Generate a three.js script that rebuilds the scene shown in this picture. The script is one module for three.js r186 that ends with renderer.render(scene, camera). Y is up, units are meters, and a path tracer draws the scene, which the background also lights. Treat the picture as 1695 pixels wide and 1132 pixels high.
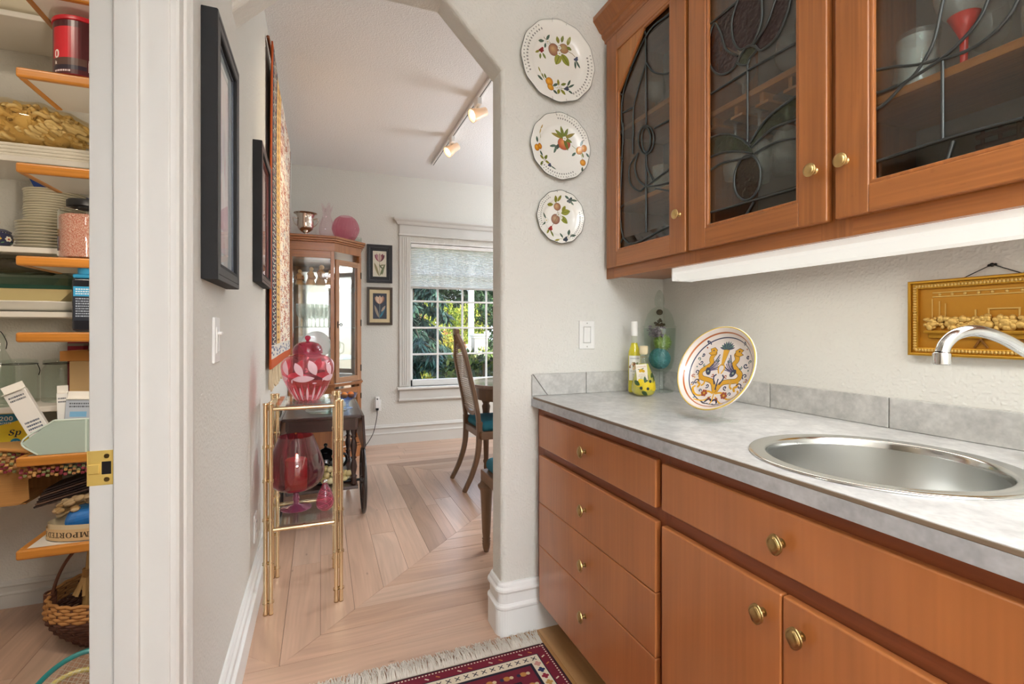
import * as THREE from 'three';
import { RoundedBoxGeometry } from 'three/addons/geometries/RoundedBoxGeometry.js';
import { mergeGeometries } from 'three/addons/utils/BufferGeometryUtils.js';
import { RectAreaLightUniformsLib } from 'three/addons/lights/RectAreaLightUniformsLib.js';
RectAreaLightUniformsLib.init();

// ---------- camera, sky, sun, exposure ----------
const scene = new THREE.Scene();
const camera = new THREE.PerspectiveCamera(2 * Math.atan(566 / 805) * 180 / Math.PI, 1695 / 1132, 0.02, 200);
camera.position.set(0, 1.174, 0);
camera.rotation.y = -21.46 * Math.PI / 180;
camera.setViewOffset(1695, 1132, 0, 20, 1695, 1132);      // the lens is shifted so that the horizon lies a little above the middle
const renderer = new THREE.WebGLRenderer({ antialias: true });
renderer.toneMapping = THREE.LinearToneMapping;
renderer.toneMappingExposure = 1.16;
renderer.shadowMap.enabled = true;
{
  const w = 256, h = 128, d = new Float32Array(w * h * 4);
  for (let j = 0; j < h; j++) for (let i = 0; i < w; i++) {
    const el = Math.max(0, (j + 0.5) / h * 2 - 1), t = Math.pow(el, 0.55), k = (j * w + i) * 4;
    d[k] = 0.85 - 0.55 * t; d[k + 1] = 0.92 - 0.42 * t; d[k + 2] = 1.0 - 0.15 * t; d[k + 3] = 1;
  }
  const sky = new THREE.DataTexture(d, w, h, THREE.RGBAFormat, THREE.FloatType);
  sky.mapping = THREE.EquirectangularReflectionMapping; sky.magFilter = THREE.LinearFilter; sky.needsUpdate = true;
  scene.background = sky; scene.backgroundIntensity = 2.5;
}
const sun = new THREE.DirectionalLight(0xfff1d8, 7);
sun.position.set(6, 19, 11); sun.target.position.set(3, 0, -9);
sun.castShadow = true; sun.shadow.mapSize.set(2048, 2048);
Object.assign(sun.shadow.camera, { left: -22, right: 22, top: 22, bottom: -22, near: 1, far: 70 });
scene.add(sun, sun.target);
function areaLight(color, intensity, w, h, at, to) {
  const l = new THREE.RectAreaLight(color, intensity, w, h);
  l.position.set(...at); l.lookAt(...to); scene.add(l); return l;
}
// light of large unseen fittings that brightens the rooms (their bodies are built with the lamps further down)
const UNSEEN_LAMPS = [[2.75, 1.95, -3.5, 0.8, 26, 20], [0.32, 2.25, 0.75, 0.6, 26, 15], [0.5, 2.2, 2.6, 0.8, 30, 34]];   // unseen fill pendants: x, y, z, size, light up, light down
for (const [x, y, z, w, up, down] of UNSEEN_LAMPS) { areaLight(0xeef5ff, up, w, w, [x, y + 0.05, z], [x, 4, z + 0.001]); areaLight(0xf4f9ff, down, w, w, [x, y - 0.05, z], [x, 0, z + 0.001]); }
areaLight(0xfff0dc, 44, 0.26, 0.26, [-1.25, 2.715, -1.25], [-1.25, 0, -1.251]);  // unseen pantry ceiling lamp, out of view
areaLight(0xfff0dc, 95, 0.045, 0.6, [-0.4265, 1.55, -1.2945], [-0.9, 1.3, -2.4]);     // added pantry fill lamp, out of view beside the doorway

// ---------- helpers ----------
let seed = 7;
const rnd = () => { seed |= 0; seed = seed + 0x6D2B79F5 | 0; let t = Math.imul(seed ^ seed >>> 15, 1 | seed); t = t + Math.imul(t ^ t >>> 7, 61 | t) ^ t; return ((t ^ t >>> 14) >>> 0) / 4294967296; };
const rr = (a, b) => a + (b - a) * rnd();
const PI = Math.PI, V = (x, y, z) => new THREE.Vector3(x, y, z);
const taken = {};
const numbered = (n) => { const k = taken[n] = (taken[n] ?? -1) + 1; return k ? n + '_' + String(k).padStart(3, '0') : n; };
const shade = (o) => { o.castShadow = o.receiveShadow = true; return o; };
function thing(name, label, category, at = [0, 0, 0], turn = 0, group) {
  const g = new THREE.Group(); g.name = numbered(name); g.position.set(...at); g.rotation.y = turn;
  g.userData = { label, category }; if (group) g.userData.group = group;
  scene.add(g); return g;
}
function part(name, geo, m, parent, label) {
  const o = shade(new THREE.Mesh(geo, m)); o.name = name; if (label) o.userData.label = label;
  parent.add(o); return o;
}
function solo(name, label, category, geo, m, group, at, turn = 0) {
  const o = shade(new THREE.Mesh(geo, m)); o.name = numbered(name); o.userData = { label, category };
  if (group) o.userData.group = group; if (at) o.position.set(...at); o.rotation.y = turn;
  scene.add(o); return o;
}
function struct(name, geo, m) {
  const o = geo ? shade(new THREE.Mesh(geo, m)) : new THREE.Group(); o.name = numbered(name);
  o.userData.kind = 'structure'; scene.add(o); return o;
}
function copyOf(o, name, label, at, turn = 0, scale) {
  const c = o.clone(); c.name = numbered(name); c.userData = { ...o.userData, label }; scene.add(c);
  c.position.set(...at); c.rotation.y = turn; if (scale) c.scale.set(...(Array.isArray(scale) ? scale : [scale, scale, scale])); return c;
}
// uv in metres by the face's main axis; the grain axis runs along v
function fin(g, grain = 'y', ox = 0, oy = 0) {
  if (g.index) g = g.toNonIndexed();
  for (const k of Object.keys(g.attributes)) if (!['position', 'normal', 'uv'].includes(k)) g.deleteAttribute(k);
  const p = g.attributes.position, n = g.attributes.normal, uv = new Float32Array(p.count * 2);
  for (let i = 0; i < p.count; i += 3) {
    let nx = 0, ny = 0, nz = 0;
    for (let j = i; j < i + 3; j++) { nx += Math.abs(n.getX(j)); ny += Math.abs(n.getY(j)); nz += Math.abs(n.getZ(j)); }
    const ax = nx > ny && nx > nz ? 0 : ny > nz ? 1 : 2;
    for (let j = i; j < i + 3; j++) {
      const x = p.getX(j), y = p.getY(j), z = p.getZ(j);
      let a, b;
      if (ax === 0) [a, b] = grain === 'z' ? [y, z] : [z, y];
      else if (ax === 1) [a, b] = grain === 'x' ? [z, x] : [x, z];
      else [a, b] = grain === 'x' ? [y, x] : [x, y];
      uv[2 * j] = a + ox; uv[2 * j + 1] = b + oy;
    }
  }
  g.setAttribute('uv', new THREE.BufferAttribute(uv, 2));
  return g;
}
const merge = (list) => mergeGeometries(list.flat(9).map((g) => { g = g.index ? g.toNonIndexed() : g; for (const k of Object.keys(g.attributes)) if (!['position', 'normal', 'uv'].includes(k)) g.deleteAttribute(k); return g; }));
function span(x0, x1, y0, y1, z0, z1, r = 0, grain = 'y', seg = 2) {
  const w = Math.abs(x1 - x0), h = Math.abs(y1 - y0), d = Math.abs(z1 - z0);
  const g = r ? new RoundedBoxGeometry(w, h, d, seg, Math.min(r, w / 2.01, h / 2.01, d / 2.01)) : new THREE.BoxGeometry(w, h, d);
  return fin(g.translate((x0 + x1) / 2, (y0 + y1) / 2, (z0 + z1) / 2), grain, rr(0, 3), rr(0, 3));
}
const bx = (w, h, d, x = 0, y = 0, z = 0, r = 0, grain = 'y') => span(x - w / 2, x + w / 2, y - h / 2, y + h / 2, z - d / 2, z + d / 2, r, grain);
function lathe(pts, seg = 32, keep = false) {                 // pts: [radius, y]
  const g = new THREE.LatheGeometry(pts.map(([r, y]) => new THREE.Vector2(Math.max(r, 1e-5), y)), seg);
  return keep ? g.toNonIndexed() : g.toNonIndexed();
}
const smooth = (pts, n = 24) => new THREE.SplineCurve(pts.map(([a, b]) => new THREE.Vector2(a, b))).getPoints(n).map((p) => [Math.max(p.x, 1e-5), p.y]);
function tube(pts, r, n = 24, rad = 8, closed = false, tension = 0.5) {
  const c = new THREE.CatmullRomCurve3(pts.map((p) => V(...p)), closed, 'catmullrom', tension);
  return new THREE.TubeGeometry(c, n, r, rad, closed).toNonIndexed();
}
function rod(a, b, r, rad = 8, r2 = r) {
  const A = V(...a), B = V(...b), L = A.distanceTo(B), g = new THREE.CylinderGeometry(r2, r, L, rad);
  g.applyQuaternion(new THREE.Quaternion().setFromUnitVectors(V(0, 1, 0), B.clone().sub(A).normalize()));
  return g.translate((A.x + B.x) / 2, (A.y + B.y) / 2, (A.z + B.z) / 2).toNonIndexed();
}
const ball = (r, x, y, z, sx = 1, sy = 1, sz = 1, seg = 16) => new THREE.SphereGeometry(r, seg, Math.round(seg * 0.75)).scale(sx, sy, sz).translate(x, y, z).toNonIndexed();
function shapeOf(pts, holes = []) {
  const s = new THREE.Shape(pts.map(([a, b]) => new THREE.Vector2(a, b)));
  for (const h of holes) s.holes.push(new THREE.Path(h.map(([a, b]) => new THREE.Vector2(a, b))));
  return s;
}
function slab(pts, depth, bevel = 0, holes = [], segs = 2) {  // a plate in the xy plane from z = 0 to depth
  const o = bevel ? { depth: depth - 2 * bevel, bevelEnabled: true, bevelSize: bevel, bevelThickness: bevel, bevelSegments: segs, bevelOffset: -bevel } : { depth, bevelEnabled: false };
  const g = new THREE.ExtrudeGeometry(shapeOf(pts, holes), o);
  return g.translate(0, 0, bevel);
}
const toX = (g, x0) => g.rotateY(PI / 2).translate(x0, 0, 0);       // shape (a, y) -> z = -a, thickness along +x
const flat = (g, y0) => g.rotateX(-PI / 2).translate(0, y0, 0);     // shape (x, b) -> z = -b, thickness along +y
const flip = (g) => { g = g.index ? g.toNonIndexed() : g; for (const k of ['position', 'normal', 'uv']) { const a = g.attributes[k]; if (!a) continue; const s = a.itemSize, t = a.array; for (let i = 0; i < t.length; i += 3 * s) for (let j = 0; j < s; j++) [t[i + j], t[i + s + j]] = [t[i + s + j], t[i + j]]; } return g; };
// a moulding: profile [out, y] swept along a floor path [x, z]; out is to the side given (+1: left of the direction of travel seen from above)
function sweep(profile, path, side = 1) {
  const n = path.length, rows = [];
  for (let i = 0; i < n; i++) {
    const dir = (a, b) => { const l = Math.hypot(b[0] - a[0], b[1] - a[1]); return [(b[0] - a[0]) / l, (b[1] - a[1]) / l]; };
    const d0 = i ? dir(path[i - 1], path[i]) : dir(path[0], path[1]), d1 = i < n - 1 ? dir(path[i], path[i + 1]) : d0;
    const n0 = [d0[1] * side, -d0[0] * side], n1 = [d1[1] * side, -d1[0] * side];
    let mx = n0[0] + n1[0], mz = n0[1] + n1[1]; const l2 = (mx * mx + mz * mz) / 2; mx /= l2; mz /= l2;
    rows.push(profile.map(([o, y]) => [path[i][0] + mx * o, y, path[i][1] + mz * o]));
  }
  const pos = [], m = profile.length;
  const quad = (a, b, c, d) => pos.push(...a, ...b, ...c, ...a, ...c, ...d);
  for (let i = 0; i < n - 1; i++) for (let j = 0; j < m; j++) {
    const k = (j + 1) % m, q = [rows[i][j], rows[i + 1][j], rows[i + 1][k], rows[i][k]];
    side > 0 ? quad(...q) : quad(q[3], q[2], q[1], q[0]);
  }
  for (const [r, s] of [[rows[0], 1], [rows[n - 1], -1]]) {
    const idx = THREE.ShapeUtils.triangulateShape(profile.map(([a, b]) => new THREE.Vector2(a, b)), []);
    for (const t of idx) { const q = t.map((i) => r[i]); (s * side > 0 ? q : q.reverse()).forEach((v) => pos.push(...v)); }
  }
  const g = new THREE.BufferGeometry();
  g.setAttribute('position', new THREE.Float32BufferAttribute(pos, 3)); g.computeVertexNormals();
  return fin(g);
}
// a bar of rectangular section with softened corners along points; ref: the direction its depth keeps to
function bar(pts, w, d, ref = [1, 0, 0], n = 20) {
  const c = new THREE.CatmullRomCurve3(pts.map((p) => V(...p))), P = c.getPoints(n), rings = [];
  for (let i = 0; i <= n; i++) {
    const T = P[Math.min(n, i + 1)].clone().sub(P[Math.max(0, i - 1)]).normalize();
    const B = V().crossVectors(T, V(...ref)).normalize(), N = V().crossVectors(B, T).normalize(), t = i / n;
    const a = (typeof w === 'function' ? w(t) : w) / 2, b = (typeof d === 'function' ? d(t) : d) / 2, k = Math.min(a, b) * 0.3;
    rings.push([[a, b - k], [a - k, b], [-a + k, b], [-a, b - k], [-a, -b + k], [-a + k, -b], [a - k, -b], [a, -b + k]].map(([u, v]) => P[i].clone().addScaledVector(B, u).addScaledVector(N, v)));
  }
  const pos = [], tri = (x, y, z) => pos.push(x.x, x.y, x.z, y.x, y.y, y.z, z.x, z.y, z.z);
  for (let i = 0; i < n; i++) for (let j = 0; j < 8; j++) { const k = (j + 1) % 8; tri(rings[i][j], rings[i][k], rings[i + 1][k]); tri(rings[i][j], rings[i + 1][k], rings[i + 1][j]); }
  for (let j = 1; j < 7; j++) { tri(rings[0][0], rings[0][j + 1], rings[0][j]); tri(rings[n][0], rings[n][j], rings[n][j + 1]); }
  const g = new THREE.BufferGeometry(); g.setAttribute('position', new THREE.Float32BufferAttribute(pos, 3)); g.computeVertexNormals();
  return fin(g);
}

// ---------- textures ----------
function lattice(n, s) { const a = new Float32Array(n * n); let q = s * 7919 + 13; for (let i = 0; i < n * n; i++) { q = (q * 1103515245 + 12345) & 0x7fffffff; a[i] = (q >> 8 & 0xffff) / 65535; } return a; }
const LAT = [lattice(256, 1), lattice(256, 2), lattice(256, 3), lattice(256, 4)];
function vn(x, y, px, py, s) {                                // tileable value noise, periods px, py (at most 256)
  const L = LAT[s & 3], xi = Math.floor(x), yi = Math.floor(y), fx = x - xi, fy = y - yi, u = fx * fx * (3 - 2 * fx), v = fy * fy * (3 - 2 * fy);
  const at = (i, j) => L[((j % py + py) % py) * 256 + ((i % px + px) % px)];
  return (at(xi, yi) * (1 - u) + at(xi + 1, yi) * u) * (1 - v) + (at(xi, yi + 1) * (1 - u) + at(xi + 1, yi + 1) * u) * v;
}
function dataTex(w, h, sx, sy, f, srgb = true) {              // f(u, v) -> [r, g, b] in 0..1; the tile measures sx by sy metres
  const d = new Uint8Array(w * h * 4);
  for (let j = 0; j < h; j++) for (let i = 0; i < w; i++) {
    const c = f(i / w, j / h), k = (j * w + i) * 4;
    for (let q = 0; q < 3; q++) d[k + q] = Math.max(0, Math.min(255, Math.round(c[q] * 255)));
    d[k + 3] = 255;
  }
  const t = new THREE.DataTexture(d, w, h); t.magFilter = THREE.LinearFilter; t.wrapS = t.wrapT = THREE.RepeatWrapping;
  t.repeat.set(1 / sx, 1 / sy); if (srgb) t.colorSpace = THREE.SRGBColorSpace; t.needsUpdate = true; return t;
}
const grey = (v) => [v, v, v];
const grainTex = dataTex(512, 512, 0.5, 1.5, (u, v) => {
  const w = vn(u * 6, v * 5, 6, 5, 0) * 1.1, fine = vn(u * 128 + w, v * 9, 128, 9, 1), mid = vn(u * 34 + w * 3, v * 4, 34, 4, 2), ray = vn(u * 200, v * 60, 200, 60, 3);
  const t = 0.80 + 0.10 * fine + 0.10 * (mid - 0.5) + 0.05 * (vn(u * 5, v * 3, 5, 3, 3) - 0.5) * 2 - (ray > 0.93 ? 0.05 : 0);
  return [t + 0.05, t + 0.03, t];
});
const softGrain = dataTex(512, 512, 0.6, 1.6, (u, v) => {
  const w = vn(u * 5, v * 4, 5, 4, 1) * 1.4, fine = vn(u * 110 + w, v * 7, 110, 7, 2), mid = vn(u * 14 + w * 2, v * 3, 14, 3, 0);
  const t = 0.86 + 0.05 * fine + 0.07 * (mid - 0.5) + 0.05 * (vn(u * 4, v * 3, 4, 3, 3) - 0.5); return [t + 0.04, t + 0.02, t];
});
const floorTex = dataTex(1024, 1024, 1.1, 2.2, (u, v) => {
  const w = vn(u * 5, v * 7, 5, 7, 0), fine = vn(u * 150 + w * 4, v * 14, 150, 14, 1), mid = vn(u * 40 + w * 5, v * 5, 40, 5, 2), pat = vn(u * 7, v * 3, 7, 3, 3);
  let t = 0.85 + 0.06 * fine + 0.09 * (mid - 0.5) + 0.05 * (pat - 0.5);
  const cell = [Math.floor(u * 9), Math.floor(v * 9)], h = vn(cell[0] * 3.1 + 0.5, cell[1] * 2.7 + 0.5, 200, 200, 2);
  if (h > 0.66) { const dx = (u * 9 - cell[0] - 0.5 - (h - 0.8)) * 2.4, dy = (v * 9 - cell[1] - 0.5) * 1.7, q = Math.hypot(dx, dy); if (q < 0.11) t -= 0.25 * (1 - q / 0.11); if (h > 0.86 && Math.abs(dx) < 0.03 && Math.abs(dy) < 0.7) t -= 0.2 * fine; }
  return [t + 0.04, t + 0.01, t - 0.02];
});
const peelTex = dataTex(512, 512, 0.34, 0.34, (u, v) => { const a = vn(u * 60, v * 60, 60, 60, 0), b = vn(u * 110, v * 110, 110, 110, 1); return grey(Math.min(1, Math.max(0, (a - 0.35) * 1.5)) * 0.75 + b * 0.25); }, false);
const stoneTex = dataTex(512, 512, 0.7, 0.7, (u, v) => { const a = vn(u * 9, v * 9, 9, 9, 0), b = vn(u * 28, v * 28, 28, 28, 1), c = vn(u * 80, v * 80, 80, 80, 2), e = vn(u * 200, v * 200, 200, 200, 3); const t = 0.86 + 0.07 * (a - 0.5) + 0.09 * (b - 0.5) + 0.07 * (c - 0.5) + 0.04 * (e - 0.5); return [t, t, t + 0.005]; });
const clothTex = dataTex(256, 256, 0.06, 0.06, (u, v) => { const a = Math.sin(u * PI * 32), b = Math.sin(v * PI * 32); return grey(0.55 + 0.2 * a * b + 0.2 * vn(u * 60, v * 60, 60, 60, 0)); }, false);
const brushTex = dataTex(256, 256, 0.2, 0.2, (u, v) => grey(0.4 + 0.35 * vn(u * 4, v * 180, 4, 180, 0) + 0.25 * vn(u * 10, v * 250, 10, 250, 1)), false);
const waveTex = dataTex(256, 256, 0.16, 0.16, (u, v) => grey(0.5 * vn(u * 10 + vn(u * 4, v * 4, 4, 4, 2) * 2, v * 6, 10, 6, 0) + 0.5 * vn(u * 22, v * 22, 22, 22, 1)), false);
function paint(w, h, draw) {
  const c = document.createElement('canvas'); c.width = w; c.height = h; const g = c.getContext('2d'); draw(g, w, h);
  const t = new THREE.CanvasTexture(c); t.colorSpace = THREE.SRGBColorSpace; t.anisotropy = 8; return t;
}

// ---------- materials ----------
const mat = (color, roughness = 0.6, more = {}) => new THREE.MeshPhysicalMaterial({ color, roughness, ...more });
const pane = (color, more = {}) => mat(color, 0.02, { transmission: 1, thickness: 0, ior: 1.5, side: THREE.DoubleSide, ...more });
const M = {
  wall: mat(0xdad8d0, 0.85, { bumpMap: peelTex, bumpScale: 0.0011 }),
  ceiling: mat(0xefeeec, 0.9, { bumpMap: peelTex, bumpScale: 0.0013 }),
  trim: mat(0xd2d0ca, 0.42),
  trimWhite: mat(0xe9e8e4, 0.4),
  sub: mat(0x6a5848, 0.9),
  upper: mat(0xb4713c, 0.34, { map: grainTex, clearcoat: 0.25, clearcoatRoughness: 0.25 }),
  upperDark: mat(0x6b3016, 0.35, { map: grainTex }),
  lower: mat(0xc27b46, 0.3, { map: softGrain, clearcoat: 0.35, clearcoatRoughness: 0.2 }),
  lowerFrame: mat(0xa05a38, 0.4, { map: grainTex }),
  corner: mat(0xc98646, 0.35, { map: grainTex }),
  laminate: mat(0xe9e9e5, 0.33, { map: stoneTex }),
  laminateEdge: mat(0xcfd1d3, 0.35, { map: stoneTex }),
  edgeStrip: mat(0x7d6c5a, 0.5),
  tile: mat(0xcfcec9, 0.35, { map: stoneTex }),
  brass: mat(0xd2b47a, 0.33, { metalness: 1 }),
  oldBrass: mat(0xae9462, 0.3, { metalness: 1 }),
  bamboo: mat(0xe3cda6, 0.22, { metalness: 1 }),
  chrome: mat(0xd9dad8, 0.12, { metalness: 1 }),
  steel: mat(0xd6d6d2, 0.29, { metalness: 1, bumpMap: brushTex, bumpScale: 0.00008 }),
  lead: mat(0x484b49, 0.42, { metalness: 0.6 }),
  black: mat(0x1b1a1b, 0.4), iron: mat(0x22211f, 0.4, { metalness: 0.5 }),
  nosing: mat(0xdc9440, 0.35, { map: grainTex, clearcoat: 0.4, clearcoatRoughness: 0.2 }),
  melamine: mat(0xe9e4da, 0.45),
  dark: mat(0x3b211b, 0.3, { map: grainTex, clearcoat: 0.4, clearcoatRoughness: 0.2 }),
  walnut: mat(0x87684f, 0.35, { map: grainTex, clearcoat: 0.3, clearcoatRoughness: 0.25 }),
  curio: mat(0xb0713e, 0.32, { map: grainTex, clearcoat: 0.4, clearcoatRoughness: 0.2 }),
  cabinetGlass: mat(0xf6faf8, 0.04, { transmission: 0.8, thickness: 0, side: THREE.DoubleSide, clearcoat: 1 }),
  china: mat(0xf2f0e8, 0.16, { clearcoat: 0.6, clearcoatRoughness: 0.05 }),
  cream: mat(0xede7d3, 0.2, { clearcoat: 0.5 }),
  clear: pane(0xfcfefd), clearThick: pane(0xf3f8f5),
  window: pane(0xfbfdfd),
  teal: mat(0x1d7085, 0.8, { bumpMap: clothTex, bumpScale: 0.001, sheen: 0.5 }),
  paper: mat(0xeeeae2, 0.7), white: mat(0xf0efec, 0.5),
};

// ---------- the room shell ----------
const CEIL = 2.775;
const floor = struct('floor', span(-1.95, 4.12, -0.13, -0.0145, -5.3, 3.9), M.sub);
{
  const tints = [0xdcbca6, 0xd5b39c, 0xe0c3af, 0xd2ae96, 0xd9b8a2].map((c) => mat(c, 0.3, { map: floorTex, clearcoat: 0.35, clearcoatRoughness: 0.22 }));
  const golden = [0xcf9f68, 0xd6a873, 0xc8975f].map((c) => mat(c, 0.3, { map: floorTex, clearcoat: 0.35, clearcoatRoughness: 0.22 }));  // golden tone puts warm hall light into the boards' colour
  const deep = [0xbc9a82, 0xb59279].map((c) => mat(c, 0.3, { map: floorTex, clearcoat: 0.35, clearcoatRoughness: 0.22 }));
  let turn = 0;
  const G = 0.0007;
  function board(pts, grain, set = tints) {                    // pts: [x, z] corners, shrunk by a joint's half width
    const cx = pts.reduce((s, p) => s + p[0], 0) / pts.length, cz = pts.reduce((s, p) => s + p[1], 0) / pts.length;
    const q = pts.map(([x, z]) => [x - Math.sign(x - cx) * G, -(z - Math.sign(z - cz) * G)]);
    if (THREE.ShapeUtils.area(q.map(([a, b]) => new THREE.Vector2(a, b))) < 0) q.reverse();
    const g = fin(flat(slab(q, 0.014), -0.014), grain, rr(0, 9), rr(0, 9));
    part('plank', g, set[(turn += 1 + Math.floor(rnd() * 2)) % set.length], floor);
  }
  const rowX = (z0, z1, a0, a1, b, set, len = 1.5) => {         // a plank row along x whose near end is cut from a0 (at z0) to a1 (at z1)
    let x = Math.max(a0, a1) + rr(0.5, len), p = [[a0, z0], [a1, z1]];
    while (x < b - 0.3) { board([p[0], [x, z0], [x, z1], p[1]], 'x', set); p = [[x, z0], [x, z1]]; x += rr(1.0, 2.0); }
    board([p[0], [b, z0], [b, z1], p[1]], 'x', set);
  };
  const rowZ = (x0, x1, a0, a1, b0, b1, set) => {               // along z from the near ends a0 (at x0), a1 (at x1) to the far ends b0, b1
    let z = Math.min(a0, a1) - rr(0.4, 1.3), p = [[x0, a0], [x1, a1]];
    while (z > Math.max(b0, b1) + 0.3) { board([p[0], p[1], [x1, z], [x0, z]], 'z', set); p = [[x0, z], [x1, z]]; z -= rr(0.9, 1.7); }
    board([p[0], p[1], [x1, b1], [x0, b0]], 'z', set);
  };
  const W = 0.134, zn = -1.877, xm = -0.135;
  // dining room: mitred border of long boards along the wall and the opening, then dark inlay frames, then the field
  const cols = [-0.262, -0.135, -0.001, 0.133, 0.267, 0.401, 0.536];
  const mit = (x) => zn - (x - xm);
  for (let k = 0; k < 6; k++) rowZ(cols[k], cols[k + 1], k ? mit(cols[k]) : -1.99, mit(cols[k + 1]), -4.363, -4.363);
  for (let j = 0; j < 5; j++) rowX(zn - W * j, zn - W * (j + 1), xm + W * j, xm + W * (j + 1), 4.0);
  for (let j = 0; j < 6; j++) rowX(-4.363 - 0.13 * j, -4.363 - 0.13 * (j + 1), -0.262, -0.262, 4.0);
  let c = 0.536, zN = mit(0.536), zF = -4.363;
  [[0.12, deep], [0.075, tints], [0.12, tints], [0.12, tints]].forEach(([w, set]) => {
    rowZ(c, c + w, zN, zN - w, zF, zF + w, set); rowX(zN, zN - w, c, c + w, 4.0, tints); rowX(zF + w, zF, c + w, c, 4.0, set);
    c += w; zN -= w; zF += w;
  });
  for (let x = c; x < 3.9; x += 0.15) rowZ(x, Math.min(4, x + 0.15), zN, zN, zF, zF);
  // the opening and the hall
  board([[-0.262, -1.99], [xm, zn], [-0.262, zn]], 'x');
  rowX(-1.74, zn, -0.262, -0.262, 0.64);
  for (let j = 0; j < 6; j++) rowX(-1.74 + W * (j + 1), -1.74 + W * j, -0.262, -0.262, 0.66, j ? tints : [...tints]);
  rowZ(0.66, 0.79, 2, 2, -1.756, -1.756, golden); rowZ(0.79, 0.92, 2, 2, -1.756, -1.756, golden); board([[0.92, 2], [1.41, 2], [1.41, -1.756], [0.92, -1.756]], 'z', golden);
  for (let x = -0.262; x < 0.6; x += 0.2305) rowZ(x, x + 0.2305, 2, 2, -0.936, -0.936, golden);
  for (let x = -1.9; x < 4; x += 0.36) rowZ(x, Math.min(4.1, x + 0.36), 3.8, 3.8, 2, 2);
  for (let x = -1.9; x < -0.39; x += W) rowZ(x, Math.min(-0.263, x + W), 2, 2, -2.7, -2.7);
}
struct('ceiling', span(-1.95, 4.12, CEIL, 2.92, -5.3, 3.9), M.ceiling);
// the wall between the hall and the pantry, with its doorway, running on as the dining room's side wall
struct('wall_left', merge([span(-0.384, -0.263, 0, CEIL, -5.14, -1.1), span(-0.384, -0.263, 2.06, CEIL, -1.1, -0.28), span(-0.384, -0.263, 0, CEIL, -0.28, 3.8)]), M.wall);
const wallEnd = struct('wall_end', fin(slab([[-0.32, 2.8], [-0.32, 2.127], [-0.263, 2.186], [-0.045, 2.404], [0.421, 2.404], [0.648, 2.177], [0.648, -0.05], [4.1, -0.05], [4.1, 2.8]], 0.118, 0.02, [], 5).translate(0, 0, -1.875)), M.wall);
const wallRight = struct('wall_right', span(1.408, 1.53, 0, CEIL, -1.8, 3.8), M.wall);
struct('wall_rear', merge([span(-1.95, 4.1, 0, 1.0, 3.8, 3.9), span(-1.95, 4.1, 2.1, CEIL, 3.8, 3.9), span(-1.95, 0.5, 1.0, 2.1, 3.8, 3.9), span(1.7, 4.1, 1.0, 2.1, 3.8, 3.9)]), M.wall);
struct('wall_far', merge([span(-0.4, 0.873, 0, CEIL, -5.28, -5.14), span(0.873, 2.31, 0, 0.578, -5.28, -5.14), span(0.873, 2.31, 2.093, CEIL, -5.28, -5.14), span(2.31, 4.1, 0, CEIL, -5.28, -5.14)]), M.wall);
struct('wall_dining', span(4.0, 4.12, 0, CEIL, -5.28, -1.757), M.wall);
struct('wall_pantry', merge([span(-1.92, -0.384, 0, CEIL, -2.82, -2.7), span(-1.95, -1.9, 0, CEIL, -2.82, 3.8)]), M.wall);

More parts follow.
